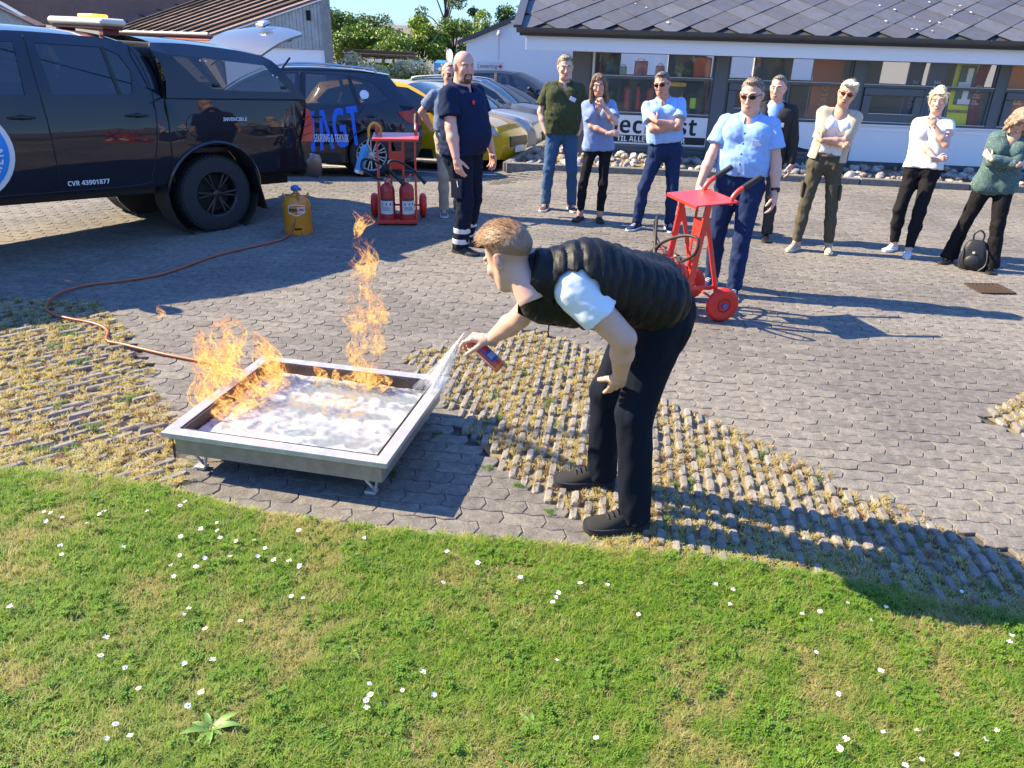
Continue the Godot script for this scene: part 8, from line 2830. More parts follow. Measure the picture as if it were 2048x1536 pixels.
	var a1: Vector3 = P.call(0.33, 1.255, -3.08)
	var a2: Vector3 = P.call(0.60, 1.165, -3.20)
	for s in [-1.0, 1.0]:
		var off: Vector3 = Vector3(-0.05, 0.04, 0.115) * s
		f.cone(a0 + off * 0.75, a1 + off * 0.85, 0.100, 0.138, 0.06)
		f.cone(a1 + off * 0.85, a2 + Vector3(0.0, 0.0, 0.085 * s), 0.138, 0.140, 0.06)
	f.cone(shL + Vector3(0.02, 0.05, -0.06), shR + Vector3(0.02, 0.05, 0.04), 0.07, 0.065, 0.05)
	f.cone(P.call(0.10, 1.17, -2.99), P.call(0.34, 1.12, -3.04), 0.075, 0.075, 0.05)
	# arm holes
	for q in [[shL + Vector3(0.005, -0.015, 0.035), 0.102], [shR + Vector3(-0.02, -0.06, -0.05), 0.085]]: f.carve(q[0], q[1], 0.012)
	var ax: Vector3 = (a2 - a0).normalized()
	f.cut(a2 + ax * 0.125, ax)
	var nk := (Vector3(-0.95, 0.28, 0.05)).normalized()
	f.cut(P.call(0.055, 1.30, -3.04), nk)
	var vn := noise(57, 10.0, 2)
	f.each(func(q, d):
		var rel: Vector3 = q - a0
		var s: float = rel.dot(ax) + 0.10 * rel.y * rel.y + 0.05 * rel.z + 0.006 * vn.get_noise_3d(q.x * 0.6, q.y * 0.6, q.z * 0.6)
		var sn1 := sin(PI * s / 0.054)
		var puff := sqrt(sn1 * sn1 + 0.015)
		return d + 0.007 - 0.0125 * sqrt(puff) - 0.006 * vn.get_noise_3d(s * 2.6, q.y * 1.1, q.z * 1.1), 0.04)
	f.net(mb)
	var vest := obj("quilted_vest", mb, mat("vest_black", lin(0.006, 0.0065, 0.008), 0.52, 0.0, {"metallic_specular": 0.35}), root)
	mb = MB.new()   # stand-up collar
	var rings := []
	var cax := Vector3(-0.93, 0.30, 0.06).normalized()
	var c0: Vector3 = P.call(0.080, 1.283, -3.035)
	var ux := cax.cross(Vector3.BACK).normalized()
	var uz := ux.cross(cax)
	for q in [[0.112, -0.035], [0.098, 0.01], [0.086, 0.05], [0.081, 0.072], [0.073, 0.068], [0.078, 0.0]]:
		var ring := PackedVector3Array()
		for k in 26:
			var a := TAU * k / 26
			var drop: float = 0.03 * maxf(0.0, cos(a)) if ux.y < 0 else 0.03 * maxf(0.0, -cos(a))
			ring.append(c0 + cax * (q[1] - drop * 0.3) + (ux * cos(a) * 1.05 + uz * sin(a)) * q[0])
		rings.append(ring)
	mb.loft(rings, true, false, 60.0)
	obj("vest_collar", mb, mats["vest_black"], vest)
	mb = MB.new()   # open front edge hanging down
	mb.loft([PackedVector3Array([P.call(0.012, 1.245, -2.945), P.call(0.02, 1.25, -3.00), P.call(0.03, 1.24, -3.12)]), PackedVector3Array([P.call(0.015, 1.125, -2.99), P.call(0.03, 1.12, -3.06), P.call(0.055, 1.13, -3.14)]), PackedVector3Array([P.call(0.10, 1.07, -3.02), P.call(0.13, 1.075, -3.06), P.call(0.15, 1.10, -3.12)]), PackedVector3Array([P.call(0.24, 1.055, -3.02), P.call(0.25, 1.06, -3.08), P.call(0.26, 1.09, -3.12)])], false, false, 60.0)
	obj("vest_front", mb, mats["vest_black"], vest)
	mb = MB.new()
	mb.tube(PackedVector3Array([P.call(0.145, 1.08, -2.99), P.call(0.143, 1.05, -2.985), P.call(0.146, 1.025, -2.985)]), [0.003, 0.003, 0.004], 5)
	obj("zip_pull", mb, mats["rubber"], vest)
	# shoes: moccasin shape with thick dark sole
	var up_m := mat("suede_black", lin(0.010, 0.010, 0.011), 0.9)
	var so := mat("crepe_sole", lin(0.014, 0.015, 0.017), 0.8)
	shoe(root, ankL + Vector3(-0.01, 0, 0), Vector3(-0.98, 0, 0.20), 0.315, up_m, so, 0.135, 1.2, 0.038)
	shoe(root, ankR + Vector3(-0.01, 0, 0), Vector3(-0.99, 0, 0.06), 0.315, up_m, so, 0.135, 1.2, 0.038)
	# bracelet
	mb = MB.new()
	var wd := (wrR - elR).normalized()
	var wx := wd.cross(Vector3.UP).normalized()
	mb.lathe([[0.0335, -0.003], [0.0355, 0.0], [0.0335, 0.003], [0.032, 0.0]], 20, Transform3D(Basis(wx, wd, wx.cross(wd)), wrR.lerp(elR, 0.06)), false)
	obj("bracelet", mb, mat("rail_silver", lin(0.5, 0.51, 0.52), 0.3, 0.8), root)
	# the can in his hand
	var t := thing("spray_can", "red and blue extinguisher spray can in the bending man's hand", "spray can", Vector3(-0.055, 0.685, -3.425))
	var ca := (Vector3(-0.205, 0.805, -3.485) - Vector3(-0.055, 0.685, -3.425)).normalized()
	var cx := ca.cross(Vector3.BACK).normalized()
	var cz := cx.cross(ca)
	t.transform.basis = Basis(cx, ca, cz)
	mb = MB.new()
	mb.lathe([[0.0, 0.004], [0.028, 0.003], [0.030, 0.0], [0.0335, 0.004], [0.0335, 0.165], [0.031, 0.176], [0.022, 0.186], [0.0, 0.186]], 26)
	var can := obj("can", mb, mat("can_red", lin(0.55, 0.04, 0.02), 0.3, 0.2, {"clearcoat_enabled": true, "clearcoat": 0.6}), t)
	mb = MB.new()
	mb.lathe([[0.0, 0.0005], [0.026, 0.0], [0.0275, 0.0015], [0.0, 0.003]], 22)
	obj("can_base", mb, mat("can_base", lin(0.62, 0.62, 0.55), 0.4), can)
	mb = MB.new()
	mb.lathe([[0.0338, 0.006], [0.0339, 0.022], [0.0338, 0.022]], 26, Transform3D(), false)
	obj("orange_band", mb, mat("can_orange", lin(0.75, 0.18, 0.01), 0.35), can)
	var ca0 := -0.3
	for q in [[0.045, 0.150, 0.35, 1.95, "can_blue", lin(0.02, 0.06, 0.25), 0.0339], [0.105, 0.150, 0.55, 1.75, "can_logo_red", lin(0.5, 0.02, 0.03), 0.0342], [0.06, 0.09, 0.6, 1.6, "can_text_grey", lin(0.25, 0.27, 0.36), 0.0342], [0.02, 0.16, -0.30, -0.10, "label_white", lin(0.62, 0.60, 0.58), 0.034]]:
		mb = MB.new()
		mb.loft([arc3(q[6], q[0], q[2] + ca0, q[3] + ca0), arc3(q[6], q[1], q[2] + ca0, q[3] + ca0)], false, false, 60.0)
		obj("can_print", mb, mat(q[4], q[5], 0.4), can)
	mb = MB.new()
	mb.lathe([[0.026, 0.182], [0.027, 0.205], [0.016, 0.216], [0.0, 0.218]], 18)
	mb.box(Vector3(-0.016, 0.208, 0.0), Vector3(0.03, 0.014, 0.014), 0.003)
	obj("nozzle_cap", mb, mat("cap_red", lin(0.62, 0.03, 0.02), 0.35), t)

# ---------------------------------------------------------------- fire tray, foam, flames, spray
var tray_xf := Transform3D(Basis(Vector3(0.979, 0, 0.204), Vector3.UP, Vector3(-0.204, 0, 0.979)), Vector3(-1.088, -0.06, -3.86))

func build_fire() -> void:
	var t := thing("fire_tray", "square stainless steel fire training tray on short legs, foam and flames inside", "fire tray")
	t.transform = tray_xf
	var steel := tri(mat("tray_steel", lin(0.60, 0.59, 0.57), 0.38, 0.45, {"albedo_texture": tex_soft, "normal_enabled": true, "normal_texture": tex_nrm, "normal_scale": 0.12}), 2.2)
	var dull := tri(mat("tray_dull", lin(0.36, 0.335, 0.30), 0.5, 0.55, {"albedo_texture": tex_soft}), 3.0)
	var sooty := tri(mat("tray_sooty", lin(0.20, 0.16, 0.13), 0.6, 0.6, {"albedo_texture": tex_stone}), 1.6)
	var hx := 0.612
	var hz := 0.525
	var mb := MB.new()
	mb.box(Vector3(0, 0.185, 0), Vector3(hx * 2 - 0.12, 0.008, hz * 2 - 0.12))
	obj("floor", mb, sooty, t)
	for s in [-1.0, 1.0]:
		for side in 2:
			var L := hx if side == 0 else hz      # half length of this side
			var Dd := hz if side == 0 else hx     # distance of it
			var b := Basis() if side == 0 else Basis(Vector3.UP, PI / 2)
			mb = MB.new()
			# flat lip, mitred at the corners
			var v := PackedVector3Array()
			for y in [0.312, 0.304]:
				for q in [Vector2(-L, Dd), Vector2(L, Dd), Vector2(L - 0.065, Dd - 0.065), Vector2(-L + 0.065, Dd - 0.065)]: v.append(b * Vector3(q.x, y, q.y * s))
			mb.loft([v.slice(4, 8), v.slice(0, 4)], true, true, 20.0)
			obj("rim", mb, steel, t)
			mb = MB.new()
			mb.box(b * Vector3(0, 0.295, s * (Dd - 0.004)), (Vector3(L * 2 - 0.004, 0.022, 0.006) if side == 0 else Vector3(0.006, 0.022, L * 2 - 0.004)), 0.001)
			obj("rim_edge", mb, steel, t)
			mb = MB.new()
			mb.box(b * Vector3(0, 0.235, s * (Dd - 0.045)), (Vector3(L * 2 - 0.09, 0.125, 0.006) if side == 0 else Vector3(0.006, 0.125, L * 2 - 0.10)), 0.001)
			obj("wall", mb, dull, t)
			mb = MB.new()
			mb.box(b * Vector3(0, 0.25, s * (Dd - 0.079)), (Vector3(L * 2 - 0.155, 0.115, 0.004) if side == 0 else Vector3(0.004, 0.115, L * 2 - 0.165)), 0.0)
			obj("inner_wall", mb, sooty, t)
	for x in [-1.0, 1.0]:
		for z in [-1.0, 1.0]:
			mb = MB.new()
			mb.tube(PackedVector3Array([Vector3(x * 0.48 - 0.045, 0.19, z * 0.42), Vector3(x * 0.48 - 0.022, 0.128, z * 0.42), Vector3(x * 0.48 + 0.022, 0.078, z * 0.42), Vector3(x * 0.48 + 0.045, 0.19, z * 0.42)]), 0.009, 8)
			mb.box(Vector3(x * 0.48, 0.071, z * 0.42), Vector3(0.06, 0.02, 0.05), 0.004)
			obj("leg", mb, steel, t)
	# foam and water in the tray
	mb = MB.new()
	var n1 := noise(61, 2.6, 3)
	var n2 := noise(62, 12.0, 3)
	var nn := 90
	var v := PackedVector3Array()
	var c := PackedColorArray()
	var f := PackedInt32Array()
	for j in nn + 1:
		for i in nn + 1:
			var x := -0.520 + 1.04 * i / nn
			var z := -0.445 + 0.89 * j / nn
			var q := n1.get_noise_2d(x + 0.4 * n2.get_noise_2d(x * 0.3, z * 0.3), z * 1.4) + 0.25 * n2.get_noise_2d(x, z * 1.5)
			var foam := clampf(0.34 + q * 1.5 + 0.9 * smoothstep(0.25, 0.5, z) + 0.7 * smoothstep(-0.30, -0.46, x), 0.0, 1.0)
			v.append(Vector3(x, 0.240 + 0.010 * foam + 0.003 * n2.get_noise_2d(x * 2.0, z * 2.0), z))
			c.append(Color(0.19, 0.215, 0.21).lerp(Color(0.47, 0.48, 0.48), foam))
	for j in nn:
		for i in nn:
			var a := j * (nn + 1) + i
			f.append_array([a, a + 1, a + nn + 2, a, a + nn + 2, a + nn + 1])
	var st := SurfaceTool.new()
	st.begin(Mesh.PRIMITIVE_TRIANGLES)
	for i in v.size():
		st.set_color(c[i])
		st.set_smooth_group(0)
		st.add_vertex(v[i])
	for i in f: st.add_index(i)
	st.generate_normals()
	var fo := obj("foam_pool", st.commit(), vcol("foam", 0.35, 0.0, {"clearcoat_enabled": true, "clearcoat": 0.3}))
	fo.transform = tray_xf
	tag(fo, "white foam and grey water filling the steel fire tray", "foam")
	# flames
	make_flame_textures()
	var r := RandomNumberGenerator.new()
	r.seed = 17
	flame(r, "broad billowing flame blowing out over the left rim of the tray", [Vector3(-1.663, 0.200, -4.055), Vector3(-1.724, 0.240, -4.127), Vector3(-1.611, 0.240, -4.158), Vector3(-1.765, 0.300, -4.158), Vector3(-1.642, 0.320, -4.229), Vector3(-1.704, 0.160, -3.953)], 0.27, 0.13, Vector3(-0.10, 0, -0.05), 1.0, 3)
	flame(r, "row of low flames licking along the inside of the left rim", [Vector3(-1.539, 0.180, -3.757), Vector3(-1.498, 0.180, -3.880), Vector3(-1.457, 0.180, -4.024), Vector3(-1.426, 0.180, -4.137), Vector3(-1.396, 0.180, -4.240), Vector3(-1.478, 0.180, -3.953)], 0.19, 0.10, Vector3(-0.05, 0, 0.0), 1.0, 3)
	flame(r, "thin curling flame at the back left corner of the tray", [Vector3(-1.467, 0.190, -4.352), Vector3(-1.416, 0.190, -4.322), Vector3(-1.437, 0.260, -4.352)], 0.26, 0.075, Vector3(-0.12, 0, 0.0), 0.9, 3)
	flame(r, "tall wispy column of flame rising from the back rim of the tray", [Vector3(-0.924, 0.190, -4.209), Vector3(-0.842, 0.190, -4.209), Vector3(-0.944, 0.340, -4.229), Vector3(-0.821, 0.380, -4.229), Vector3(-0.924, 0.520, -4.250), Vector3(-0.801, 0.560, -4.250), Vector3(-0.872, 0.700, -4.270), Vector3(-0.893, 0.820, -4.291), Vector3(-0.842, 0.840, -4.291)], 0.27, 0.08, Vector3(0.02, 0, 0.0), 0.75, 3)
	flame(r, "low fire creeping along the back wall of the tray", [Vector3(-1.150, 0.190, -4.250), Vector3(-1.047, 0.190, -4.229), Vector3(-0.944, 0.180, -4.209), Vector3(-0.883, 0.180, -4.188), Vector3(-0.801, 0.180, -4.178)], 0.13, 0.07, Vector3(0.0, 0, 0.0), 0.9, 2)
	flame(r, "faint flame on the foam in the middle of the tray", [Vector3(-1.026, 0.190, -3.880), Vector3(-0.944, 0.190, -3.901), Vector3(-1.150, 0.190, -3.901), Vector3(-0.883, 0.190, -3.839)], 0.13, 0.10, Vector3(0.0, 0, 0.0), 0.5, 2)
	flame(r, "small detached orange flame shred highest above the tray", [Vector3(-0.924, 1.080, -4.332), Vector3(-0.893, 1.110, -4.332)], 0.13, 0.055, Vector3(0.06, 0, 0.0), 0.9, 2)
	flame(r, "small detached flame shred at far left above the hose", [Vector3(-2.032, 0.600, -4.209)], 0.11, 0.05, Vector3(-0.03, 0, 0.0), 0.7, 2)
	for p in [[Vector3(-1.55, 0.42, -3.95), 0.03], [Vector3(-0.85, 0.6, -4.1), 0.02]]:
		var l := OmniLight3D.new()
		l.name = "flame_light"
		l.light_color = Color(1.0, 0.55, 0.18)
		l.light_energy = p[1]
		l.light_size = 0.2
		l.omni_range = 6.0
		l.omni_attenuation = 2.0
		l.shadow_enabled = true
		l.position = p[0]
		add_child(l, true)
	spray(r)

var flame_mats := []

func make_flame_textures() -> void:
	for k in 3:
		var im := Image.create(192, 192, false, Image.FORMAT_RGBA8)
		var em := Image.create(192, 192, false, Image.FORMAT_RGB8)
		var na := noise(70 + k, 0.012, 3)
		var nb := noise(80 + k, 0.016, 3)
		var nc := noise(90 + k, 0.06, 2)
		for y in 192:
			for x in 192:
				var u := x / 191.0
				var w := 1.0 - y / 191.0    # 0 at the foot, 1 at the tip
				var wx := x + 46.0 * nb.get_noise_2d(x * 0.7, y * 0.5) + 10.0 * nc.get_noise_2d(x, y)
				var n := na.get_noise_2d(wx * 1.4, y * 0.62)
				var rd := 1.0 - absf(n) * 2.6
				var fine := 1.0 - absf(nc.get_noise_2d(wx * 1.2, y * 0.5)) * 2.2
				var edge := smoothstep(0.0, 0.22, u) * smoothstep(1.0, 0.78, u)
				var tip := smoothstep(1.0, 0.55, w + 0.25 * nb.get_noise_2d(x * 1.2, 40.0)) * smoothstep(0.0, 0.12, w)
				var dens := clampf((rd * 0.95 + fine * 0.25 - 0.55 + 0.25 * (1.0 - w)) * 1.5, 0.0, 1.0) * edge * tip
				im.set_pixel(x, y, Color(1, 0.8, 0.5, clampf(dens * 0.68, 0, 1)))
				var hot := clampf(dens * 1.25 + fine * 0.15 - 0.15, 0, 1)
				em.set_pixel(x, y, Color(1.0, 0.48, 0.14).lerp(Color(1.0, 0.88, 0.56), hot))
		var m := StandardMaterial3D.new()
		m.resource_name = "flame_%d" % k
		m.transparency = BaseMaterial3D.TRANSPARENCY_ALPHA
		m.albedo_color = Color(0.02, 0.01, 0.0, 1.0)
		m.albedo_texture = ImageTexture.create_from_image(im)
		m.roughness = 1.0
		m.metallic_specular = 0.0
		m.emission_enabled = true
		m.emission = Color(1, 1, 1)
		m.emission_operator = BaseMaterial3D.EMISSION_OP_MULTIPLY
		m.emission_texture = ImageTexture.create_from_image(em)
		m.emission_energy_multiplier = 0.52
		m.cull_mode = BaseMaterial3D.CULL_DISABLED
		flame_mats.append(m)

func flame(r: RandomNumberGenerator, label: String, feet: Array, h: float, w: float, drift: Vector3, strength: float, per: int) -> void:
	var c := Vector3.ZERO
	for p in feet: c += p
	c /= feet.size()
	var t := thing("flame", label, "flame", c, 0.0, "flames over the fire tray")
	for p in feet:
		for k in per:
			var hh := h * r.randf_range(0.7, 1.25)
			var ww := w * r.randf_range(0.7, 1.25)
			var yaw := r.randf() * TAU
			var ph := r.randf() * TAU
			var bend := r.randf_range(1.2, 2.6)
			var v := PackedVector3Array()
			var uv := PackedVector2Array()
			var f := PackedInt32Array()
			var NX := 8
			var NY := 14
			for j in NY + 1:
				var q := float(j) / NY
				var sway := Vector3(sin(q * 5.0 + ph) * 0.035 * q + sin(q * 11.0 + ph * 2.0) * 0.012, 0, cos(q * 4.2 + ph) * 0.03 * q)
				var prof := (0.55 + 0.75 * sin(PI * pow(q, 0.75))) * (1.0 - 0.55 * q)
				for i in NX + 1:
					var a := (float(i) / NX - 0.5) * bend
					var loc := Vector3(sin(a + 0.5 * sin(q * 6.0 + ph)) * ww * prof, q * hh + 0.02 * sin(a * 3.0 + ph), (cos(a) - 0.6) * ww * prof * 0.9)
					v.append(p - c + loc.rotated(Vector3.UP, yaw + q * 1.1 * sin(ph)) + sway + drift * q)
					uv.append(Vector2(float(i) / NX, 1.0 - q))
			for j in NY:
				for i in NX:
					var a := j * (NX + 1) + i
					f.append_array([a, a + 1, a + NX + 2, a, a + NX + 2, a + NX + 1])
			var mb := MB.new()
			mb.add(v, f, 180.0, Vector3(0, 0, 1), uv)
			var m: StandardMaterial3D = flame_mats[r.randi() % 3]
			if strength < 0.8:
				var key := "faint_flame_%d_%.1f" % [flame_mats.find(m), strength]
				if not mats.has(key):
					var m2: StandardMaterial3D = m.duplicate()
					m2.albedo_color = Color(0.02, 0.01, 0.0, strength)
					mats[key] = m2
				m = mats[key]
			obj("flame_tongue", mb, m, t)

func spray(r: RandomNumberGenerator) -> void:
	var a := Vector3(-0.236, 0.822, -3.50)
	var b := Vector3(-0.47, 0.24, -4.12)
	var mist := mat("spray_mist", Color(0.95, 0.97, 1.0, 0.06), 0.9, 0.0, {"transparency": BaseMaterial3D.TRANSPARENCY_ALPHA})
	var mb := MB.new()
	for k in 34:
		var o := Vector3(r.randfn(), r.randfn(), r.randfn()) * 0.022
		var pts := PackedVector3Array()
		var rr := []
		for i in 8:
			var q := i / 7.0
			pts.append(a.lerp(b, q) + o * q * (1.0 + q) + Vector3(0, -0.03 * q * q + 0.012, 0))
			rr.append(0.003 + 0.016 * q)
		mb.tube(pts, rr, 8, true)
	kind(tag(obj("spray_jet", mb, mist), "white jet of mist from the spray can to the tray's back right corner", "spray"), "thing")
	var dm := MB.new()
	dm.ell(Vector3.ZERO, Vector3.ONE, Basis(), 6, 4)
	var xs := []
	for i in 1500:
		var q := pow(r.randf(), 0.8)
		var o := Vector3(r.randfn(), r.randfn(), r.randfn()) * (0.003 + 0.028 * q)
		xs.append(Transform3D(Basis().scaled(Vector3.ONE * r.randf_range(0.0005, 0.0016)), a.lerp(b, q) + o + Vector3(0, -0.03 * q * q, 0)))
	scatter("spray_droplets", dm.mesh(), mat("droplet", lin(0.85, 0.87, 0.9), 0.3), xs, [])
const DAISIES: Array[Vector2] = [Vector2(-2.20, -3.05), Vector2(-2.15, -3.03), Vector2(-2.09, -3.00), Vector2(-2.14, -2.96), Vector2(-1.93, -3.03), Vector2(-1.92, -3.04), Vector2(-1.59, -3.12), Vector2(-1.57, -3.15), Vector2(-1.72, -3.07), Vector2(-1.94, -2.95), Vector2(-1.40, -2.95), Vector2(-1.36, -3.00), Vector2(-1.33, -2.93), Vector2(-1.49, -2.88), Vector2(-1.30, -2.86), Vector2(-1.22, -2.87), Vector2(-1.14, -2.85), Vector2(-1.09, -2.83), Vector2(-0.96, -2.94), Vector2(-1.44, -2.77), Vector2(-1.33, -2.74), Vector2(-1.22, -2.74), Vector2(-1.70, -2.77), Vector2(-1.97, -2.77), Vector2(-1.95, -2.73), Vector2(-1.45, -2.67), Vector2(-1.33, -2.66), Vector2(-1.41, -2.60), Vector2(-1.01, -2.72), Vector2(-0.88, -2.69), Vector2(-0.94, -2.72), Vector2(-1.11, -2.75), Vector2(-0.66, -2.92), Vector2(-0.27, -2.80), Vector2(-0.13, -2.76), Vector2(-0.28, -2.60), Vector2(-0.84, -2.50), Vector2(-0.87, -2.50), Vector2(-1.27, -2.40), Vector2(-1.29, -2.38), Vector2(-1.04, -2.33), Vector2(-1.15, -2.29), Vector2(-1.51, -2.22), Vector2(-1.50, -2.13), Vector2(-1.39, -2.10), Vector2(-1.17, -2.13), Vector2(-1.06, -2.13), Vector2(-1.97, -2.38), Vector2(-1.28, -2.00), Vector2(-1.04, -2.00), Vector2(-0.49, -2.05), Vector2(-0.46, -1.99), Vector2(-0.49, -1.99), Vector2(-0.36, -2.03), Vector2(-0.30, -2.10), Vector2(-0.26, -2.02), Vector2(-0.48, -1.93), Vector2(-1.09, -1.93), Vector2(-1.31, -1.80), Vector2(-1.21, -1.80), Vector2(-1.30, -1.83), Vector2(0.04, -2.66), Vector2(0.23, -2.56), Vector2(0.20, -2.55), Vector2(0.41, -2.62), Vector2(0.31, -2.62), Vector2(0.20, -2.50), Vector2(0.54, -2.45), Vector2(0.93, -2.53), Vector2(0.88, -2.64), Vector2(0.96, -2.62), Vector2(1.29, -2.50), Vector2(1.42, -2.56), Vector2(1.47, -2.44), Vector2(1.57, -2.53), Vector2(1.21, -2.48), Vector2(1.18, -2.27), Vector2(0.20, -2.18), Vector2(1.99, -2.38), Vector2(1.97, -2.34), Vector2(1.41, -2.17), Vector2(1.22, -2.08), Vector2(0.31, -1.84), Vector2(1.16, -1.86), Vector2(1.12, -1.83), Vector2(1.29, -1.90), Vector2(1.41, -1.91), Vector2(1.50, -1.83), Vector2(1.62, -1.87), Vector2(1.70, -1.92), Vector2(1.37, -1.80), Vector2(1.95, -2.66), Vector2(1.32, -1.77)]

# ---------------------------------------------------------------- small plants
func blade(mb: MB, p: Vector3, dir: Vector2, h: float, lean: float, w: float) -> void:
	var s := Vector3(-dir.y, 0, dir.x) * w * 0.5
	var d := Vector3(dir.x, 0, dir.y)
	var m := p + Vector3.UP * h * 0.6 + d * lean * 0.35
	var t := p + Vector3.UP * h * (1.0 - lean * lean * 2.0) + d * lean
	var i := mb.V.size()
	var n := (Vector3.UP * 0.9 - d * 0.25).normalized()
	for q in [p + s, p - s, m + s * 0.8, m + s * 0.8, p - s, m - s * 0.8, m + s * 0.8, m - s * 0.8, t]:
		mb.V.append(q)
		mb.N.append(n)
		mb.C.append(mb.col)

func scatter(called: String, m: Mesh, mt: Material, xfs: Array, cols: Array, parent: Node = null) -> MultiMeshInstance3D:
	var mm := MultiMesh.new()
	mm.transform_format = MultiMesh.TRANSFORM_3D
	mm.use_colors = not cols.is_empty()
	mm.mesh = m
	mm.instance_count = xfs.size()
	for i in xfs.size():
		mm.set_instance_transform(i, xfs[i])
		if not cols.is_empty(): mm.set_instance_color(i, cols[i])
	var o := MultiMeshInstance3D.new()
	o.multimesh = mm
	o.material_override = mt
	o.name = numbered(called) if parent == null else called
	(self if parent == null else parent).add_child(o, true)
	o.set_meta("kind", "stuff")
	return o

func build_plants() -> void:
	var r := RandomNumberGenerator.new()
	r.seed = 21
	var gm := vcol("grass_blade", 0.6, 0.0, {"backlight_enabled": true, "backlight": Color(0.9, 1.0, 0.6), "cull_mode": BaseMaterial3D.CULL_DISABLED})
	var tufts := []
	for k in 4:
		var mb := MB.new()
		for i in 16:
			var a := r.randf() * TAU
			blade(mb, Vector3(r.randf_range(-0.022, 0.022), 0, r.randf_range(-0.022, 0.022)), Vector2(cos(a), sin(a)), r.randf_range(0.012, 0.036), r.randf_range(0.012, 0.042), r.randf_range(0.0025, 0.0045))
		tufts.append(mb.mesh())
	# clover-like tuft: round leaflets
	var cl := MB.new()
	for i in 9:
		var c := Vector3(r.randf_range(-0.025, 0.025), r.randf_range(0.012, 0.03), r.randf_range(-0.025, 0.025))
		var a0 := r.randf() * TAU
		for k in 3:
			var a := a0 + TAU * k / 3
			var q := c + Vector3(cos(a), 0.2, sin(a)) * 0.006
			var v := PackedVector3Array()
			for j in 6: v.append(q + Vector3(cos(TAU * j / 6) * 0.0052, (0.003 if j % 2 else -0.001), sin(TAU * j / 6) * 0.0052))
			cl.add(v, PackedInt32Array([0, 1, 2, 0, 2, 3, 0, 3, 4, 0, 4, 5]), 180.0, Vector3.UP)
	tufts.append(cl.mesh())
	var n1 := noise(5, 1.1, 3)
	var n2 := noise(6, 4.5, 2)
	var n3 := noise(8, 2.3, 2)
	var sets := [[], [], [], [], []]
	var cs := [[], [], [], [], []]
	var count := 0
	for i in 85000:
		var x := r.randf_range(-3.9, 3.9)
		var z := r.randf_range(-3.75, -1.05)
		var o := Vector2(x, z)
		if not inside(o + Vector2(0, r.randf_range(-0.03, 0.03)), LAWN): continue
		if absf(x) > 0.75 - z * 0.78: continue
		var dry := clampf(n1.get_noise_2d(x, z) * 1.5 + n2.get_noise_2d(x, z) * 0.8 + 0.06, 0.0, 1.0)
		var k := r.randi() % 4
		if r.randf() < 0.05 + 0.12 * n3.get_noise_2d(x, z): k = 4
		var s := r.randf_range(0.55, 1.1) * (0.8 if dry > 0.4 else 1.0)
		var b := Basis(Vector3.UP, r.randf() * TAU).scaled(Vector3(s, s * r.randf_range(0.7, 1.15), s))
		sets[k].append(Transform3D(b, Vector3(x, 0.012, z)))
		var green := Color(0.11, 0.25, 0.018).lerp(Color(0.32, 0.44, 0.05), r.randf())
		var straw := Color(0.56, 0.46, 0.20).lerp(Color(0.36, 0.33, 0.09), r.randf())
		var c := green.lerp(straw, clampf(dry * 1.2 + (0.75 if r.randf() < 0.16 else 0.0), 0.0, 0.95))
		if k == 4: c = green.lerp(Color(0.17, 0.33, 0.04), 0.6)
		cs[k].append(c)
	for k in 5: scatter("grass" if k < 4 else "clover", tufts[k], gm, sets[k], cs[k])
	# dry moss and grass in the gaps of the grass paving, green here and there
	var dt := []
	for k in 3:
		var mb := MB.new()
		for i in 14:
			var a := r.randf() * TAU
			blade(mb, Vector3(r.randf_range(-0.014, 0.014), 0, r.randf_range(-0.014, 0.014)), Vector2(cos(a), sin(a)), r.randf_range(0.006, 0.020), r.randf_range(0.006, 0.024), r.randf_range(0.003, 0.0055))
		dt.append(mb.mesh())
	var ds := [[], [], []]
	var dc := [[], [], []]
	var nn := noise(15, 1.6, 3)
	for g in bay_gaps:
		var p: Vector2 = g[0]
		var left: bool = p.x < -1.0
		var cover := nn.get_noise_2d(p.x, p.y) * 1.2 + (0.95 if left else 0.60)
		for i in (20 if left else 9):
			if r.randf() > clampf(cover, 0.12, 1.0): continue
			var q: Vector2 = p + g[1] * r.randf_range(-0.5, 0.5) * g[3] + g[2] * r.randf_range(-0.5, 0.5) * g[4] * (1.0 if left else 0.55)
			var k := r.randi() % 3
			var s := r.randf_range(0.8, 1.45)
			ds[k].append(Transform3D(Basis(Vector3.UP, r.randf() * TAU).scaled(Vector3(s, s * r.randf_range(0.7, 1.2), s)), Vector3(q.x, -0.004 if r.randf() < 0.7 else 0.010, q.y)))
			var c := Color(0.66, 0.52, 0.26).lerp(Color(0.48, 0.35, 0.15), r.randf())
			if nn.get_noise_2d(p.x * 2.5 + 40.0, p.y * 2.5) > 0.42: c = c.lerp(Color(0.10, 0.20, 0.03), 0.8)
			elif r.randf() < 0.12: c = Color(0.26, 0.12, 0.07)
			dc[k].append(c)
	# straggling edge between bays and lawn
	for i in 2600:
		var t := r.randf()
		var x := r.randf_range(-3.6, 3.2)
		var z := 0.0
		for k in LAWN_EDGE.size() - 1:
			if x >= LAWN_EDGE[k].x and x < LAWN_EDGE[k + 1].x: z = lerpf(LAWN_EDGE[k].y, LAWN_EDGE[k + 1].y, (x - LAWN_EDGE[k].x) / (LAWN_EDGE[k + 1].x - LAWN_EDGE[k].x))
		var inbay := inside(Vector2(x, z - 0.1), BAY_L) or inside(Vector2(x, z - 0.1), BAY_R)
		z -= absf(r.randfn(0.0, 0.14 if inbay else 0.022)) - 0.02
		var k := r.randi() % 3
		ds[k].append(Transform3D(Basis(Vector3.UP, r.randf() * TAU).scaled(Vector3.ONE * r.randf_range(0.7, 1.4)), Vector3(x, 0.0, z)))
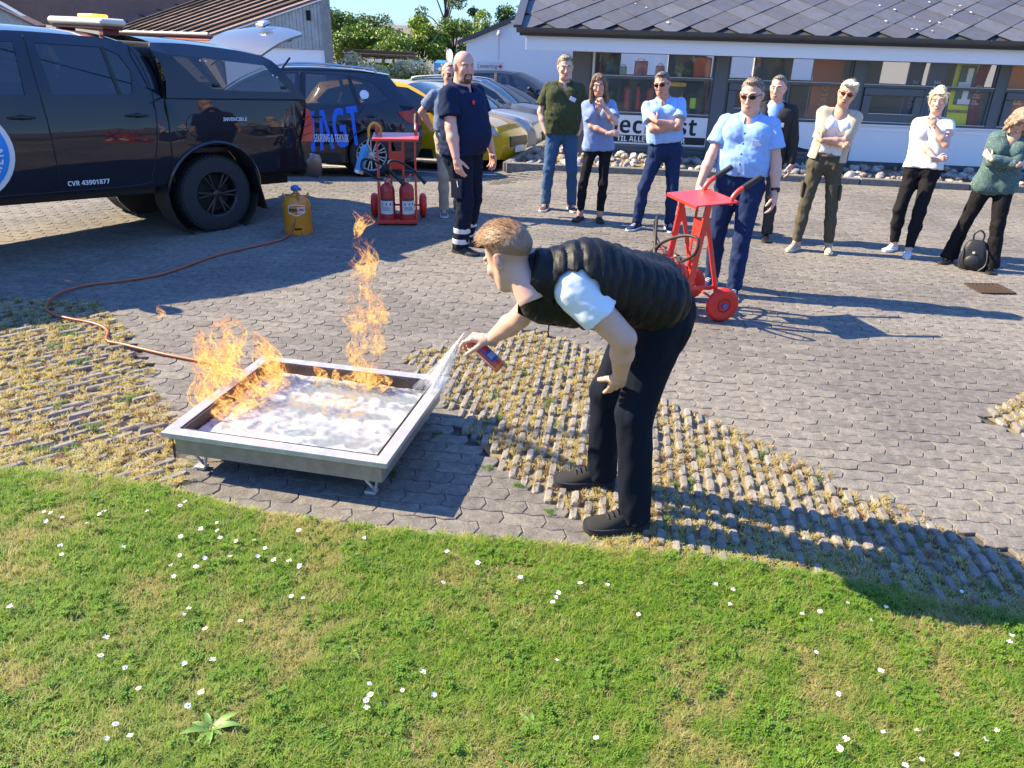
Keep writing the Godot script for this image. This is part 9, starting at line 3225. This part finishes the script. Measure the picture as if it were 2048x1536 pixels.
		dc[k].append(Color(0.66, 0.54, 0.26).lerp(Color(0.36, 0.38, 0.10), r.randf()))
	for k in 3: scatter("dry_grass", dt[k], gm, ds[k], dc[k])
	# weeds in joints
	var ws := []
	var wc := []
	for p in [[-0.12, -3.62], [0.06, -3.45], [-0.42, -4.0], [0.2, -3.22], [-2.3, -3.9], [-0.62, -3.55], [-2.05, -4.9]]:
		for i in 7:
			ws.append(Transform3D(Basis(Vector3.UP, r.randf() * TAU).scaled(Vector3.ONE * r.randf_range(0.5, 1.0)), Vector3(p[0] + r.randfn(0, 0.02), 0.0, p[1] + r.randfn(0, 0.015))))
			wc.append(Color(0.12, 0.24, 0.03))
	scatter("joint_weeds", dt[0], gm, ws, wc)
	build_daisies(r)

func build_daisies(r: RandomNumberGenerator) -> void:
	var dm := vcol("daisy", 0.6, 0.0, {"backlight_enabled": true, "backlight": Color(0.3, 0.3, 0.3), "cull_mode": BaseMaterial3D.CULL_DISABLED})
	var heads := []
	for k in 3:
		var mb := MB.new()
		mb.col = Color(0.12, 0.22, 0.04)
		mb.rod(Vector3(0, 0, 0), Vector3(0.004, 0.044, 0), 0.0012, 5)
		mb.col = Color(0.86, 0.85, 0.84)
		for i in 15:
			var a := TAU * i / 15.0 + r.randf_range(-0.08, 0.08)
			var d := Vector3(cos(a), r.randf_range(-0.05, 0.35 + 0.3 * k), sin(a))
			var s := Vector3(-sin(a), 0, cos(a)) * 0.0022
			var c := Vector3(0.004, 0.045, 0)
			mb.add(PackedVector3Array([c + d * 0.003 - s * 0.6, c + d * 0.003 + s * 0.6, c + d * 0.009 + s, c + d * 0.0125, c + d * 0.009 - s]), PackedInt32Array([0, 1, 2, 0, 2, 4, 4, 2, 3]), 180.0, Vector3.UP)
		mb.col = Color(0.75, 0.5, 0.03)
		mb.ell(Vector3(0.004, 0.0465, 0), Vector3(0.0042, 0.0028, 0.0042), Basis(), 7, 4)
		heads.append(mb.mesh())
	var spots := DAISIES.duplicate()
	spots.sort_custom(func(a, b): return a.x < b.x)
	var strips := ["the strip along the paving edge", "the second strip from the paving", "the middle strip of the lawn", "the fourth strip from the paving", "the strip nearest the camera"]
	var ords := "first second third fourth fifth sixth seventh eighth ninth tenth eleventh twelfth thirteenth fourteenth fifteenth sixteenth seventeenth eighteenth nineteenth twentieth twenty-first twenty-second twenty-third twenty-fourth twenty-fifth twenty-sixth twenty-seventh twenty-eighth twenty-ninth thirtieth thirty-first thirty-second thirty-third thirty-fourth thirty-fifth thirty-sixth".split(" ")
	var seen := [0, 0, 0, 0, 0]
	for i in spots.size():
		var p: Vector2 = spots[i]
		var edge := 0.0
		for k in LAWN_EDGE.size() - 1:
			if p.x >= LAWN_EDGE[k].x and p.x < LAWN_EDGE[k + 1].x: edge = lerpf(LAWN_EDGE[k].y, LAWN_EDGE[k + 1].y, (p.x - LAWN_EDGE[k].x) / (LAWN_EDGE[k + 1].x - LAWN_EDGE[k].x))
		var k := clampi(int((p.y - edge) / (-1.7 - edge) * 5.0), 0, 4)
		var label: String = "white daisy, %s from the left in %s" % [ords[mini(seen[k], 35)], strips[k]]
		seen[k] += 1
		var o := obj("daisy", heads[i % 3], dm)
		o.position = Vector3(p.x, 0.01, p.y)
		o.rotation = Vector3(r.randf_range(-0.25, 0.45), r.randf() * TAU, r.randf_range(-0.3, 0.3))
		o.scale = Vector3.ONE * r.randf_range(0.7, 1.05)
		tag(o, label, "daisy", "daisies in the lawn")
	# broad-leaved weeds
	var wm := vcol("weed_leaf", 0.5, 0.0, {"backlight_enabled": true, "backlight": Color(0.2, 0.25, 0.1), "cull_mode": BaseMaterial3D.CULL_DISABLED})
	for w in [[Vector2(-0.98, -1.86), 0.85, "large green broad-leaved weed rosette in the near left lawn"], [Vector2(-0.58, -2.23), 0.55, "small greyish broad-leaved weed in the middle of the lawn"], [Vector2(0.10, -1.9), 0.6, "small bright green weed near the bottom middle of the lawn"], [Vector2(0.05, -2.4), 0.5, "low weed with narrow leaves beside pale straw, mid lawn"]]:
		var t := thing("broadleaf_weed", w[2], "weed", Vector3(w[0].x, 0.015, w[0].y))
		for i in 9:
			var mb := MB.new()
			mb.col = Color(0.09, 0.20, 0.03).lerp(Color(0.16, 0.28, 0.05), r.randf())
			var a := TAU * i / 9.0 + r.randf_range(-0.2, 0.2)
			var d := Vector3(cos(a), 0, sin(a))
			var s := Vector3(-sin(a), 0, cos(a))
			var l: float = r.randf_range(0.05, 0.12) * w[1]
			var v := PackedVector3Array()
			for k in 5:
				var q := k / 4.0
				var c := d * l * q + Vector3.UP * l * (0.7 * q - 0.5 * q * q)
				var hw: float = l * 0.13 * sin(PI * (0.12 + 0.88 * q)) + 0.001
				v.append_array([c - s * hw + Vector3.UP * hw * 0.3, c, c + s * hw + Vector3.UP * hw * 0.3])
			var f := PackedInt32Array()
			for k in 4: f.append_array([k * 3, k * 3 + 1, k * 3 + 4, k * 3, k * 3 + 4, k * 3 + 3, k * 3 + 1, k * 3 + 2, k * 3 + 5, k * 3 + 1, k * 3 + 5, k * 3 + 4])
			mb.add(v, f, 180.0, Vector3.UP)
			obj("leaf", mb, wm, t)
